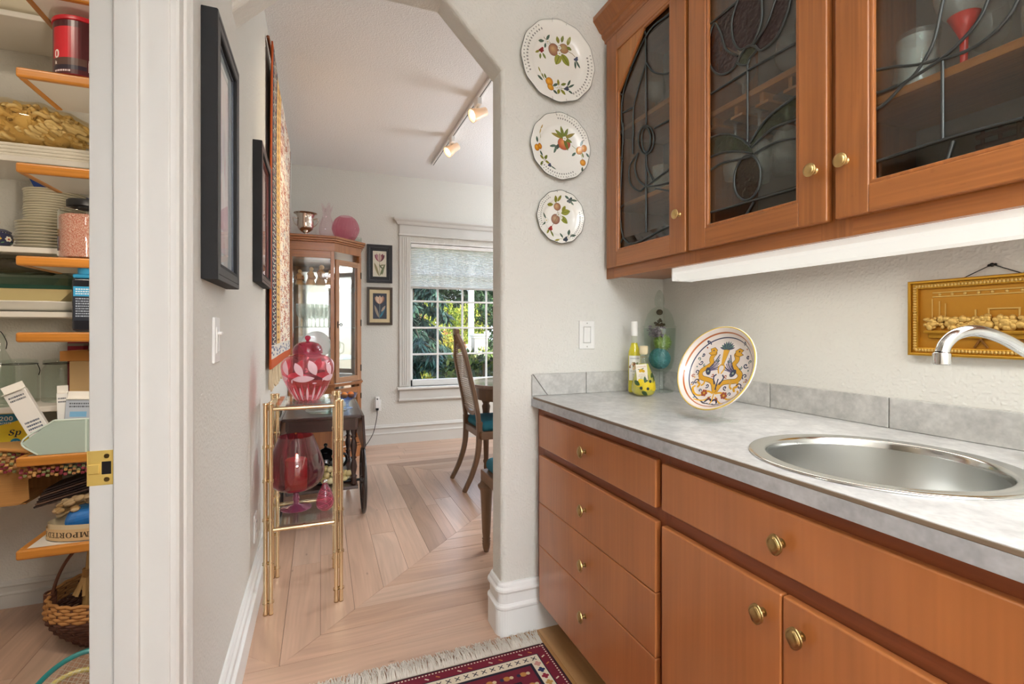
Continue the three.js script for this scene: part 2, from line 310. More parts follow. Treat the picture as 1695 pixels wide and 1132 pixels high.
// the doorway of the pantry: jamb, stop, fluted casing, brass strike
const doorway = struct('door_1');
part('jamb', merge([span(-0.384, -0.263, 0, 2.04, -1.1, -1.08, 0.002), span(-0.384, -0.263, 0, 2.04, -0.3, -0.28, 0.002), span(-0.384, -0.263, 2.04, 2.06, -1.1, -0.28)]), M.trim, doorway);
part('door_stop', merge([span(-0.346, -0.308, 0, 2.03, -1.0805, -1.069, 0.003), span(-0.346, -0.308, 0, 2.03, -0.311, -0.2995, 0.003), span(-0.346, -0.308, 2.028, 2.0405, -1.08, -0.3)]), M.trim, doorway);
{
  const prof = [[0, 0]], flute = (a) => { for (let i = 0; i <= 6; i++) prof.push([a + 0.0125 * i / 6, 0.0145 + 0.0055 * Math.sin(PI * i / 6)]); };
  prof.push([0, 0.009], [0.004, 0.0135], [0.012, 0.0145]);
  for (const a of [0.03, 0.044, 0.058, 0.072]) flute(a);
  prof.push([0.086, 0.0185], [0.0935, 0.0185], [0.095, 0.017], [0.095, 0]);
  const up = (h) => new THREE.ExtrudeGeometry(shapeOf(prof), { depth: h, bevelEnabled: false }).rotateX(-PI / 2).rotateY(PI / 2);
  // shape (a, out) extruded upwards: a runs towards -z, out towards +x
  const cas = (h) => { const g = new THREE.ExtrudeGeometry(shapeOf(prof), { depth: h, bevelEnabled: false }), p = g.attributes.position, n = g.attributes.normal; for (const t of [p, n]) for (let i = 0; i < t.count; i++) { const a = t.getX(i), o = t.getY(i), u = t.getZ(i); t.setXYZ(i, o, u, -a); } return fin(flip(g)); };
  part('casing', cas(2.13).translate(-0.263, 0, -1.084), M.trim, doorway);
  part('casing', cas(2.13).scale(1, 1, -1).translate(-0.263, 0, -0.296), M.trim, doorway);
  part('casing', span(-0.263, -0.2445, 2.055, 2.13, -1.084, -0.296, 0.002), M.trim, doorway);
  const strike = part('strike_plate', merge([slab([[-0.385, 0.896], [-0.349, 0.896], [-0.346, 0.899], [-0.346, 0.955], [-0.349, 0.958], [-0.385, 0.958]], 0.0016, 0.0004, [[[-0.3655, 0.915], [-0.3655, 0.938], [-0.3515, 0.938], [-0.3515, 0.915]]]).translate(0, 0, -1.0806), span(-0.3868, -0.3848, 0.896, 0.958, -1.096, -1.079, 0.0008), slab([[-0.3845, 0.917], [-0.368, 0.917], [-0.368, 0.934], [-0.3845, 0.934]], 0.003, 0.001).translate(0, 0, -1.0795)]), mat(0xe6c66e, 0.5, { metalness: 0.55 }), doorway, 'brass strike plate');
  part('strike_hole', span(-0.3665, -0.3505, 0.914, 0.939, -1.082, -1.0798), M.black, strike);
  for (const y of [0.906, 0.948]) part('screw', new THREE.CylinderGeometry(0.0042, 0.0042, 0.0016, 16).rotateX(PI / 2).translate(-0.3575, y, -1.0785).toNonIndexed(), M.oldBrass, strike);
}
// baseboards with a stepped profile; around the pillar beside the opening the corners are rounded
const BASE = [[-0.002, -0.012], [0.02, -0.012], [0.02, 0.098], [0.023, 0.104], [0.0225, 0.111], [0.016, 0.116], [0.0125, 0.121], [0.0125, 0.158], [0.019, 0.163], [0.0225, 0.17], [0.021, 0.177], [0.0145, 0.184], [0.012, 0.192], [0.007, 0.199], [-0.002, 0.2]];
const arc = (cx, cz, r, a0, a1, n = 6) => Array.from({ length: n + 1 }, (_, i) => { const a = a0 + (a1 - a0) * i / n; return [cx + r * Math.cos(a), cz + r * Math.sin(a)]; });
struct('baseboard_left', sweep(BASE, [[-0.263, -1.18], [-0.263, -5.14]], -1), M.trimWhite);
struct('baseboard_pillar', sweep(BASE, [[0.92, -1.757], ...arc(0.668, -1.777, 0.02, PI / 2, PI), ...arc(0.668, -1.855, 0.02, PI, PI * 1.5), [3.99, -1.875]], 1), M.trimWhite);
struct('baseboard_far', sweep(BASE, [[-0.25, -5.14], [3.99, -5.14]], -1), M.trim);
struct('baseboard_pantry', merge([sweep(BASE.map(([o, y]) => [o * 0.7, y * 0.55]), [[-1.9, -2.7], [-0.39, -2.7]], -1)]), M.trim);

// the far window: casing with a crown, stool and apron, white frame, muntins and panes
const win = struct('window_1');
{
  const X0 = 0.873, X1 = 2.31, Y0 = 0.578, Y1 = 2.093, z = -5.14;
  const flutes = (x0) => merge([span(x0, x0 + 0.115, 0.585, 2.155, z, z + 0.016, 0.002), ...[0.03, 0.05, 0.07].map((o) => span(x0 + o, x0 + o + 0.013, 0.6, 2.14, z + 0.014, z + 0.0195, 0.003))]);
  part('side_casing', flutes(0.758), M.trim, win); part('side_casing', flutes(2.31), M.trim, win);
  part('head_casing', merge([span(0.745, 2.44, 2.155, 2.175, z, z + 0.03, 0.005), span(0.758, 2.425, 2.17, 2.275, z, z + 0.018, 0.002)]), M.trim, win);
  part('crown', sweep([[0, 2.268], [0.022, 2.268], [0.03, 2.282], [0.036, 2.298], [0.052, 2.308], [0.06, 2.318], [0.06, 2.332], [0, 2.332]], [[0.758, z - 0.001], [0.758, z + 0.016], [2.425, z + 0.016], [2.425, z - 0.001]], -1), M.trim, win);
  part('stool', span(0.735, 2.45, 0.553, 0.578, -5.2, z + 0.045, 0.006), M.trimWhite, win);
  part('apron', merge([span(0.758, 2.425, 0.455, 0.554, z, z + 0.018, 0.002), span(0.745, 2.438, 0.432, 0.456, z, z + 0.03, 0.008)]), M.trim, win);
  part('reveal', merge([span(X0 - 0.01, X0 + 0.004, Y0, Y1, -5.27, -5.135), span(X1 - 0.004, X1 + 0.01, Y0, Y1, -5.27, -5.135), span(X0, X1, Y1 - 0.004, Y1 + 0.01, -5.27, -5.135)]), M.trimWhite, win);
  part('frame', merge([span(X0 + 0.004, X0 + 0.034, Y0, Y1, -5.235, -5.185, 0.004), span(X1 - 0.034, X1 - 0.004, Y0, Y1, -5.235, -5.185, 0.004), span(X0, X1, Y0, 0.645, -5.235, -5.185, 0.004), span(X0, X1, 2.05, Y1 - 0.004, -5.235, -5.185, 0.004)]), M.trimWhite, win);
  const xs = [0.907, 1.18, 1.457, 1.735, 2.005, 2.276], ys = [0.645, 0.913, 1.197, 1.48, 1.765, 2.05];
  for (const x of xs.slice(1, -1)) part('muntin', span(x - 0.01, x + 0.01, 0.64, 2.055, -5.222, -5.198, 0.005), M.trimWhite, win);
  for (const y of ys.slice(1, -1)) part('muntin', span(0.9, 2.28, y - 0.01, y + 0.01, -5.223, -5.197, 0.005), M.trimWhite, win);
  for (let i = 0; i < 5; i++) for (let j = 0; j < 5; j++) part('pane', new THREE.PlaneGeometry(xs[i + 1] - xs[i] - 0.012, ys[j + 1] - ys[j] - 0.012).translate((xs[i] + xs[i + 1]) / 2, (ys[j] + ys[j + 1]) / 2, -5.211).toNonIndexed(), M.window, win);
}
{
  // the pleated shade, drawn half way down
  const t = thing('window_shade', 'white pleated shade drawn halfway down over the dining room window', 'window shade');
  const n = 46, y0 = 1.632, y1 = 2.045, pos = [], x0 = 0.882, x1 = 2.3;
  for (let i = 0; i < n; i++) {
    const a = y1 - (y1 - y0) * i / n, b = y1 - (y1 - y0) * (i + 1) / n, za = -5.166 + (i % 2 ? 0.007 : -0.007), zb = -5.166 + (i % 2 ? -0.007 : 0.007);
    pos.push(x0, a, za, x0, b, zb, x1, b, zb, x0, a, za, x1, b, zb, x1, a, za);
  }
  const g = new THREE.BufferGeometry(); g.setAttribute('position', new THREE.Float32BufferAttribute(pos, 3)); g.computeVertexNormals();
  part('pleated_cloth', fin(g), mat(0xf1f0ed, 0.95, { transmission: 0.6, thickness: 0, side: THREE.DoubleSide }), t);
  part('head_rail', span(x0, x1, 2.045, 2.085, -5.182, -5.148, 0.004), M.white, t);
  part('bottom_rail', span(x0, x1, 1.612, 1.634, -5.178, -5.154, 0.004), mat(0xb9b7b2, 0.5), t);
}
{
  const w2 = struct('window_2');  // unseen rear window, lets daylight in from behind the camera
  part('frame', merge([span(0.5, 0.56, 1.0, 2.1, 3.8, 3.88, 0.004), span(1.64, 1.7, 1.0, 2.1, 3.8, 3.88, 0.004), span(0.56, 1.64, 1.0, 1.06, 3.8, 3.88, 0.004), span(0.56, 1.64, 2.04, 2.1, 3.8, 3.88, 0.004), span(1.08, 1.12, 1.06, 2.04, 3.82, 3.86, 0.004)]), M.trimWhite, w2);
  for (const x of [0.82, 1.38]) part('pane', new THREE.PlaneGeometry(0.52, 0.98).translate(x, 1.55, 3.84).toNonIndexed(), M.window, w2);
}

// lines of the leaded glass, [z, y] in the plane of the doors
const LEAD = {
  d1: [[[-1.628,1.905],[-1.628,2.108],[-1.481,2.254],[-1.351,2.257]],[[-1.677,1.949],[-1.632,1.966]],[[-1.668,2.124],[-1.628,2.103]],[[-1.589,2.2],[-1.572,2.174]],[[-1.501,2.295],[-1.481,2.256]],[[-1.485,2.246],[-1.484,2.161],[-1.481,1.929]],[[-1.478,2.151],[-1.441,2.102],[-1.385,2.066],[-1.351,2.055]],[[-1.485,2.152],[-1.536,2.071],[-1.56,2.014],[-1.56,1.916]],[[-1.628,2.032],[-1.56,2.024]],[[-1.434,1.897],[-1.351,1.893]],[[-1.628,1.991],[-1.628,1.54],[-1.348,1.528]],[[-1.668,1.501],[-1.628,1.54]],[[-1.673,1.942],[-1.628,1.961]],[[-1.673,1.874],[-1.628,1.85]],[[-1.673,1.657],[-1.628,1.667]],[[-1.482,1.82],[-1.482,1.533]],[[-1.531,1.84],[-1.585,1.806],[-1.58,1.74],[-1.524,1.695],[-1.485,1.701]],[[-1.531,1.84],[-1.551,1.795],[-1.531,1.741],[-1.482,1.7]],[[-1.482,1.83],[-1.477,1.772],[-1.44,1.71]],[[-1.482,1.7],[-1.348,1.727]],[[-1.482,1.7],[-1.412,1.686],[-1.348,1.679]],[[-1.426,1.678],[-1.348,1.648]],[[-1.561,1.994],[-1.564,1.927],[-1.564,1.848]],[[-1.438,1.856],[-1.441,1.877],[-1.45,1.897],[-1.465,1.913],[-1.482,1.924],[-1.499,1.927],[-1.514,1.921],[-1.525,1.908],[-1.528,1.889],[-1.525,1.868],[-1.514,1.847],[-1.499,1.83],[-1.482,1.82],[-1.465,1.819],[-1.45,1.825],[-1.441,1.838],[-1.438,1.856]],[[-1.457,1.863],[-1.458,1.881],[-1.464,1.897],[-1.472,1.91],[-1.482,1.917],[-1.492,1.918],[-1.5,1.911],[-1.506,1.899],[-1.508,1.882],[-1.506,1.864],[-1.5,1.847],[-1.492,1.834],[-1.482,1.827],[-1.472,1.827],[-1.464,1.834],[-1.458,1.847],[-1.457,1.863]]],
  d2: [[[-1.195,1.534],[-.864,1.53]],[[-1.032,1.495],[-1.005,1.527]],[[-1.19,2.033],[-1.152,1.961],[-1.116,1.933],[-1.077,1.931],[-1.052,1.954]],[[-1.185,2.038],[-1.152,2.104],[-1.125,2.064],[-1.103,2.001],[-1.06,1.958]],[[-1.19,2.109],[-1.157,2.112],[-1.06,2.116]],[[-1.06,2.119],[-1.081,2.073],[-1.077,2.017],[-1.056,1.976],[-1.028,1.967],[-1.005,1.967],[-.98,2.013],[-.979,2.068]],[[-.936,2.041],[-.964,1.991],[-1.005,1.961]],[[-.892,2.013],[-.902,1.984],[-.932,1.942],[-.979,1.932],[-1.001,1.956]],[[-1.052,1.954],[-1.024,1.968],[-.993,1.942],[-1.018,1.93],[-1.028,1.917],[-1.06,1.937],[-1.052,1.954]],[[-1.195,1.896],[-1.032,1.898]],[[-1.028,1.9],[-.864,1.895]],[[-1.026,1.915],[-1.026,1.699]],[[-1.195,1.764],[-1.116,1.756],[-1.056,1.723],[-1.016,1.683]],[[-1.195,1.703],[-1.116,1.701],[-1.048,1.681],[-1.009,1.661]],[[-1.195,1.656],[-1.125,1.67],[-1.056,1.661],[-1.005,1.654]],[[-1.02,1.694],[-.957,1.742],[-.864,1.764]],[[-1.012,1.679],[-.943,1.706],[-.864,1.701]],[[-1.001,1.659],[-.936,1.667],[-.864,1.654]],[[-.983,1.587],[-.984,1.611],[-.991,1.633],[-1.004,1.651],[-1.02,1.661],[-1.038,1.662],[-1.054,1.653],[-1.067,1.636],[-1.073,1.613],[-1.072,1.588],[-1.064,1.565],[-1.05,1.548],[-1.033,1.539],[-1.015,1.539],[-1.0,1.548],[-.988,1.565],[-.983,1.587]]],
  d3: [[[-.716,1.535],[-.567,1.539],[-.451,1.534]],[[-.55,1.531],[-.56,1.496]],[[-.567,1.69],[-.567,1.541]],[[-.716,1.644],[-.674,1.651],[-.637,1.675],[-.609,1.693],[-.582,1.735],[-.566,1.807]],[[-.716,1.739],[-.66,1.725],[-.618,1.708],[-.585,1.699],[-.573,1.698]],[[-.716,1.69],[-.678,1.681],[-.644,1.68]],[[-.644,1.678],[-.573,1.694],[-.529,1.719],[-.508,1.742],[-.498,1.765]],[[-.573,1.694],[-.529,1.69],[-.493,1.7],[-.47,1.719],[-.458,1.739]]],
  petal: [[[-1.185,2.038],[-1.152,2.104],[-1.125,2.064],[-1.103,2.001],[-1.06,1.958],[-1.077,1.931],[-1.116,1.933],[-1.152,1.961]],[[-1.06,2.119],[-1.081,2.073],[-1.077,2.017],[-1.056,1.976],[-1.028,1.967],[-1.005,1.967],[-.98,2.013],[-.979,2.068]],[[-.892,2.013],[-.902,1.984],[-.932,1.942],[-.979,1.932],[-1.001,1.956],[-.964,1.991],[-.936,2.041]],[[-1.143,2.116],[-1.06,2.119],[-1.081,2.073],[-1.077,2.017],[-1.06,1.968],[-1.103,2.008],[-1.125,2.071]]],
  leaf: [[[-1.195,1.764],[-1.116,1.756],[-1.056,1.723],[-1.016,1.683],[-1.009,1.663],[-1.048,1.681],[-1.116,1.701],[-1.195,1.703]],[[-1.02,1.694],[-.957,1.742],[-.864,1.764],[-.864,1.701],[-.943,1.706],[-1.012,1.679]],[[-1.052,1.954],[-1.024,1.968],[-.993,1.942],[-1.018,1.93],[-1.028,1.917],[-1.06,1.937]]],
  bud: [[[-.983,1.587],[-.984,1.611],[-.991,1.633],[-1.004,1.651],[-1.02,1.661],[-1.038,1.662],[-1.054,1.653],[-1.067,1.636],[-1.073,1.613],[-1.072,1.588],[-1.064,1.565],[-1.05,1.548],[-1.033,1.539],[-1.015,1.539],[-1.0,1.548],[-.988,1.565],[-.983,1.587]]]
};

// ---------- switches and outlets ----------
{
  const t = thing('light_switch', 'white rocker light switch on the wall below the three plates', 'light switch', [1.021, 1.1535, -1.757]);
  part('cover_plate', slab([[-0.036, -0.058], [0.036, -0.058], [0.036, 0.058], [-0.036, 0.058]], 0.006, 0.0025, [[[-0.017, -0.0335], [-0.017, 0.0335], [0.017, 0.0335], [0.017, -0.0335]]]), M.trimWhite, t);
  part('rocker', merge([bx(0.031, 0.064, 0.006, 0, 0, 0.003, 0.002).rotateX(0.04)]), M.trimWhite, t);
  for (const y of [-0.048, 0.048]) part('screw', new THREE.CylinderGeometry(0.0032, 0.0032, 0.001, 12).rotateX(PI / 2).translate(0, y, 0.006).toNonIndexed(), mat(0xb9b6b0, 0.4), t);
}
{
  const t = thing('dimmer_switch', 'white slide dimmer switch on the side wall below the larger framed picture', 'light switch', [-0.263, 1.147, -1.492], PI / 2);
  part('cover_plate', slab([[-0.036, -0.06], [0.036, -0.06], [0.036, 0.06], [-0.036, 0.06]], 0.007, 0.0025), M.trimWhite, t);
  part('slot_frame', slab([[-0.017, -0.034], [0.017, -0.034], [0.017, 0.034], [-0.017, 0.034]], 0.003, 0.001, [[[-0.006, -0.029], [-0.006, 0.029], [0.006, 0.029], [0.006, -0.029]]]).translate(0, 0, 0.0065), M.trimWhite, t);
  part('slot', bx(0.012, 0.058, 0.001, 0, 0, 0.0074), mat(0x76746f, 0.6), t);
  part('slider', bx(0.024, 0.009, 0.012, 0, 0.018, 0.013, 0.003), M.trimWhite, t);
}
function outlet(label, at, turn) {
  const t = thing('wall_outlet', label, 'outlet', at, turn);
  part('cover_plate', slab([[-0.036, -0.058], [0.036, -0.058], [0.036, 0.058], [-0.036, 0.058]], 0.006, 0.0025), M.trimWhite, t);
  for (const y of [-0.02, 0.02]) {
    const s = part('socket', new THREE.CylinderGeometry(0.0165, 0.0165, 0.004, 24).rotateX(PI / 2).scale(1, 0.85, 1).translate(0, y, 0.006).toNonIndexed(), M.trimWhite, t);
    part('slot', merge([bx(0.0022, 0.009, 0.001, -0.006, y + 0.002, 0.0081), bx(0.0022, 0.008, 0.001, 0.006, y + 0.002, 0.0081)]), M.black, s);
  }
  return t;
}
outlet('white wall outlet low on the side wall behind the brass stand', [-0.263, 0.335, -2.33], PI / 2);
outlet('white wall outlet under the far window with a charger plugged in', [0.54, 0.4, -5.14], 0);
{
  const t = thing('plug_charger', 'slim white plug-in unit with black plug and cord under the far window', 'charger', [0.535, 0.42, -5.133]);
  part('body', bx(0.04, 0.115, 0.03, 0, 0.015, 0.018, 0.006), M.white, t);
  part('sensor', ball(0.008, 0, 0.05, 0.032, 1, 1, 0.4), M.black, t);
  const pl = part('plug', bx(0.028, 0.026, 0.026, 0, -0.053, 0.02, 0.006), M.black, t);
  part('cord', tube([[0, -0.066, 0.02], [-0.006, -0.14, 0.03], [-0.04, -0.28, 0.05], [-0.09, -0.37, 0.06], [-0.125, -0.405, 0.1], [-0.13, -0.4155, 0.2]], 0.0035, 40, 6), M.iron, pl);
}

// ---------- base cabinets ----------
function knobGeo(oval) {                                      // axis along -x, base at x = 0
  const g = lathe([[0.0085, 0], [0.0085, 0.0015], [0.005, 0.003], [0.0045, 0.014], [0.0075, 0.0165], [0.0155, 0.018], [0.0172, 0.0195], [0.0165, 0.0215], [0.0135, 0.0222], [0.0128, 0.0232], [0.0105, 0.0252], [0.006, 0.0265], [0, 0.027]], 28).rotateZ(PI / 2);
  if (oval) { const p = g.attributes.position; for (let i = 0; i < p.count; i++) { const y = p.getY(i), z = p.getZ(i), x = p.getX(i); if (x < -0.0155) { const a = Math.atan2(z, y), k = 1 + 0.05 * Math.cos(4 * a); p.setXYZ(i, x, y * 1.12 * k, z * 0.94 * k); } } g.computeVertexNormals(); }
  return g;
}
const KNOB = knobGeo(true), KNOB_ROUND = knobGeo(false).scale(1.02, 0.94, 0.94);
{
  const t = thing('base_cabinet', 'reddish wood base cabinet with drawers and doors under the grey worktop', 'cabinet');
  const F = 0.802, D0 = 0.783;                                // face frame, drawer fronts
  part('carcass', merge([span(F + 0.02, 1.4, 0.12, 0.86, -1.752, -1.734), span(F + 0.02, 1.4, 0.12, 0.86, 0.5, 0.518), span(1.388, 1.4, 0.12, 0.86, -1.74, 0.5), span(F + 0.02, 1.4, 0.12, 0.138, -1.74, 0.5), span(F + 0.02, 1.4, 0.12, 0.86, -0.992, -0.978)]), M.lowerFrame, t);
  part('face_frame', merge([span(F, F + 0.02, 0.118, 0.872, -1.753, -1.7), span(F, F + 0.02, 0.118, 0.872, -1.02, -0.97), span(F, F + 0.02, 0.118, 0.872, -0.32, -0.27), span(F, F + 0.02, 0.118, 0.872, 0.47, 0.52), ...[[0.84, 0.872], [0.68, 0.74], [0.118, 0.15]].map(([a, b]) => span(F + 0.0005, F + 0.0195, a, b, -1.752, 0.518, 0, 'z'))]), M.lowerFrame, t);
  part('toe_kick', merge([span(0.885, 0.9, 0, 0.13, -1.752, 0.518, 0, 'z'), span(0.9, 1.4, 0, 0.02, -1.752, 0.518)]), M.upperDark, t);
  const front = (name, z0, z1, y0, y1, knobs, grain = 'y') => {
    const d = part(name, span(D0, F - 0.0005, y0, y1, z0, z1, 0.004, grain, 3), M.lower, t);
    for (const [z, y] of knobs) { const k = part('knob', KNOB, M.oldBrass, d, 'antique brass knob'); k.position.set(D0 + 0.001, y, z); k.rotation.x = rr(-0.1, 0.1); }
  };
  front('drawer', -1.708, -1.006, 0.725, 0.847, [[-1.357, 0.786]]);
  front('drawer', -1.708, -1.006, 0.5115, 0.692, [[-1.357, 0.6]]);
  front('drawer', -1.708, -1.006, 0.347, 0.51, [[-1.357, 0.425]]);
  front('drawer', -1.708, -1.006, 0.128, 0.3455, [[-1.357, 0.262]]);
  front('drawer_front', -0.984, -0.306, 0.728, 0.844, [[-0.646, 0.785]]);
  front('door', -0.984, -0.648, 0.128, 0.69, [[-0.686, 0.638]]);
  front('door', -0.645, -0.306, 0.128, 0.69, [[-0.607, 0.638]]);
  front('drawer_front', -0.284, 0.484, 0.728, 0.844, [[0.1, 0.785]]);
  front('door', -0.284, 0.099, 0.128, 0.69, [[0.06, 0.638]]);
  front('door', 0.102, 0.484, 0.128, 0.69, [[0.14, 0.638]]);
}
const TOP = 0.914, SX = 1.03, SZ = -0.637;
{
  const t = thing('worktop', 'mottled pale grey laminate worktop with a brown line along its edge', 'worktop');
  const hole = Array.from({ length: 64 }, (_, i) => [SX + 0.205 * Math.cos(i / 32 * PI), -SZ + 0.205 * Math.sin(i / 32 * PI)]);
  part('top', fin(flat(slab([[0.7725, 1.7565], [0.7725, -0.53], [1.4065, -0.53], [1.4065, 1.7565]], 0.04, 0.001, [hole]), 0.874)), M.laminate, t);
  part('edge_band', span(0.7715, 0.774, 0.8745, 0.9045, -1.7565, 0.53, 0.0008), M.laminateEdge, t);
  part('edge_strip', span(0.7713, 0.776, 0.9045, 0.9125, -1.738, 0.53, 0.0015), M.edgeStrip, t, 'thin brown strip along the front edge');
}
// tile upstand on both walls: pieces with rounded edges and open joints
{
  const tileM = [0xdcdad3, 0xd5d3cc, 0xe1dfd8].map((c) => mat(c, 0.35, { map: stoneTex }));
  const poly = (pts, k) => part('tile', fin(slab(pts, 0.009, 0.0018).translate(0, 0, -1.7565), 'y', rr(0, 5), rr(0, 5)), tileM[k], wallEnd);
  const a = TOP + 0.0006, b = 1.0005;
  poly([[0.772, a], [0.838, a], [0.7735, b - 0.002], [0.772, b - 0.004]], 1);
  poly([[0.8405, a], [1.0135, a], [1.0135, b], [0.776, b]], 0);
  poly([[1.0165, a], [1.381, a], [1.381, b], [1.0165, b]], 2);
  poly([[1.384, a], [1.405, a], [1.405, b], [1.384, b]], 0);
  const z = [-1.745, -1.565, -1.199, -0.833, -0.467, -0.101, 0.265, 0.53];
  for (let i = 0; i < 7; i++) part('tile', span(1.398, 1.4075, a, 0.995, z[i] + 0.0015, z[i + 1] - 0.0015, 0.002), tileM[(i * 2) % 3], wallRight);
}
{
  const t = thing('sink', 'round stainless steel bar sink set into the grey worktop', 'sink', [SX, TOP, SZ]);
  part('rim', lathe([[0.2285, 0.0005], [0.2285, 0.002], [0.2265, 0.0042], [0.221, 0.005], [0.212, 0.0038], [0.206, 0.004], [0.2, 0.0045], [0.196, 0.003], [0.1935, -0.002], [0.192, -0.012]], 72), mat(0xd2d3d0, 0.16, { metalness: 1 }), t, 'polished steel rim');
  part('basin', lathe([[0.1935, -0.003], [0.192, -0.012], [0.19, -0.11], [0.186, -0.135], [0.172, -0.15], [0.15, -0.156], [0.06, -0.161], [0.045, -0.1615], [0.043, -0.164], [0.02, -0.166], [0, -0.166]], 72), M.steel, t);
  const d = part('drain', lathe([[0.043, -0.1625], [0.04, -0.1605], [0.034, -0.161], [0.03, -0.164], [0, -0.1645]], 36), M.chrome, t);
  part('strainer', merge([ball(0.008, 0, -0.161, 0, 1, 0.6, 1), ...[0, 1, 2, 3].map((i) => bx(0.05, 0.0015, 0.004, 0, -0.1628, 0).rotateY(i * PI / 4))]), M.chrome, d);
}
{
  const t = thing('faucet', 'chrome bar faucet with a long curved spout over the sink', 'faucet');
  part('base', lathe([[0, 0], [0.028, 0], [0.028, 0.006], [0.02, 0.012], [0.017, 0.05], [0.015, 0.055], [0, 0.055]], 28).translate(1.325, TOP, -0.44), M.chrome, t);
  part('spout', tube([[1.325, 0.96, -0.44], [1.325, 1.02, -0.44], [1.29, 1.075, -0.455], [1.2, 1.138, -0.488], [1.15, 1.163, -0.503], [1.11, 1.1725, -0.517], [1.075, 1.166, -0.527], [1.054, 1.149, -0.533], [1.0475, 1.132, -0.535]], 0.0105, 64, 16), M.chrome, t);
  part('aerator', lathe([[0, 0], [0.012, 0], [0.0135, 0.002], [0.0135, 0.02], [0.0105, 0.023], [0, 0.023]], 28).translate(1.047, 1.111, -0.535), M.chrome, t);
  const h = part('handle', merge([lathe([[0, 0], [0.022, 0], [0.022, 0.005], [0.014, 0.01], [0.013, 0.04], [0.009, 0.047], [0, 0.048]], 24).translate(1.31, TOP, -0.50)]), M.chrome, t);
  part('lever', bar([[1.308, 0.957, -0.50], [1.27, 0.962, -0.492], [1.228, 0.962, -0.482], [1.212, 0.96, -0.478]], (u) => 0.012 + 0.006 * u, 0.008, [0, 1, 0], 12), M.chrome, h);
}

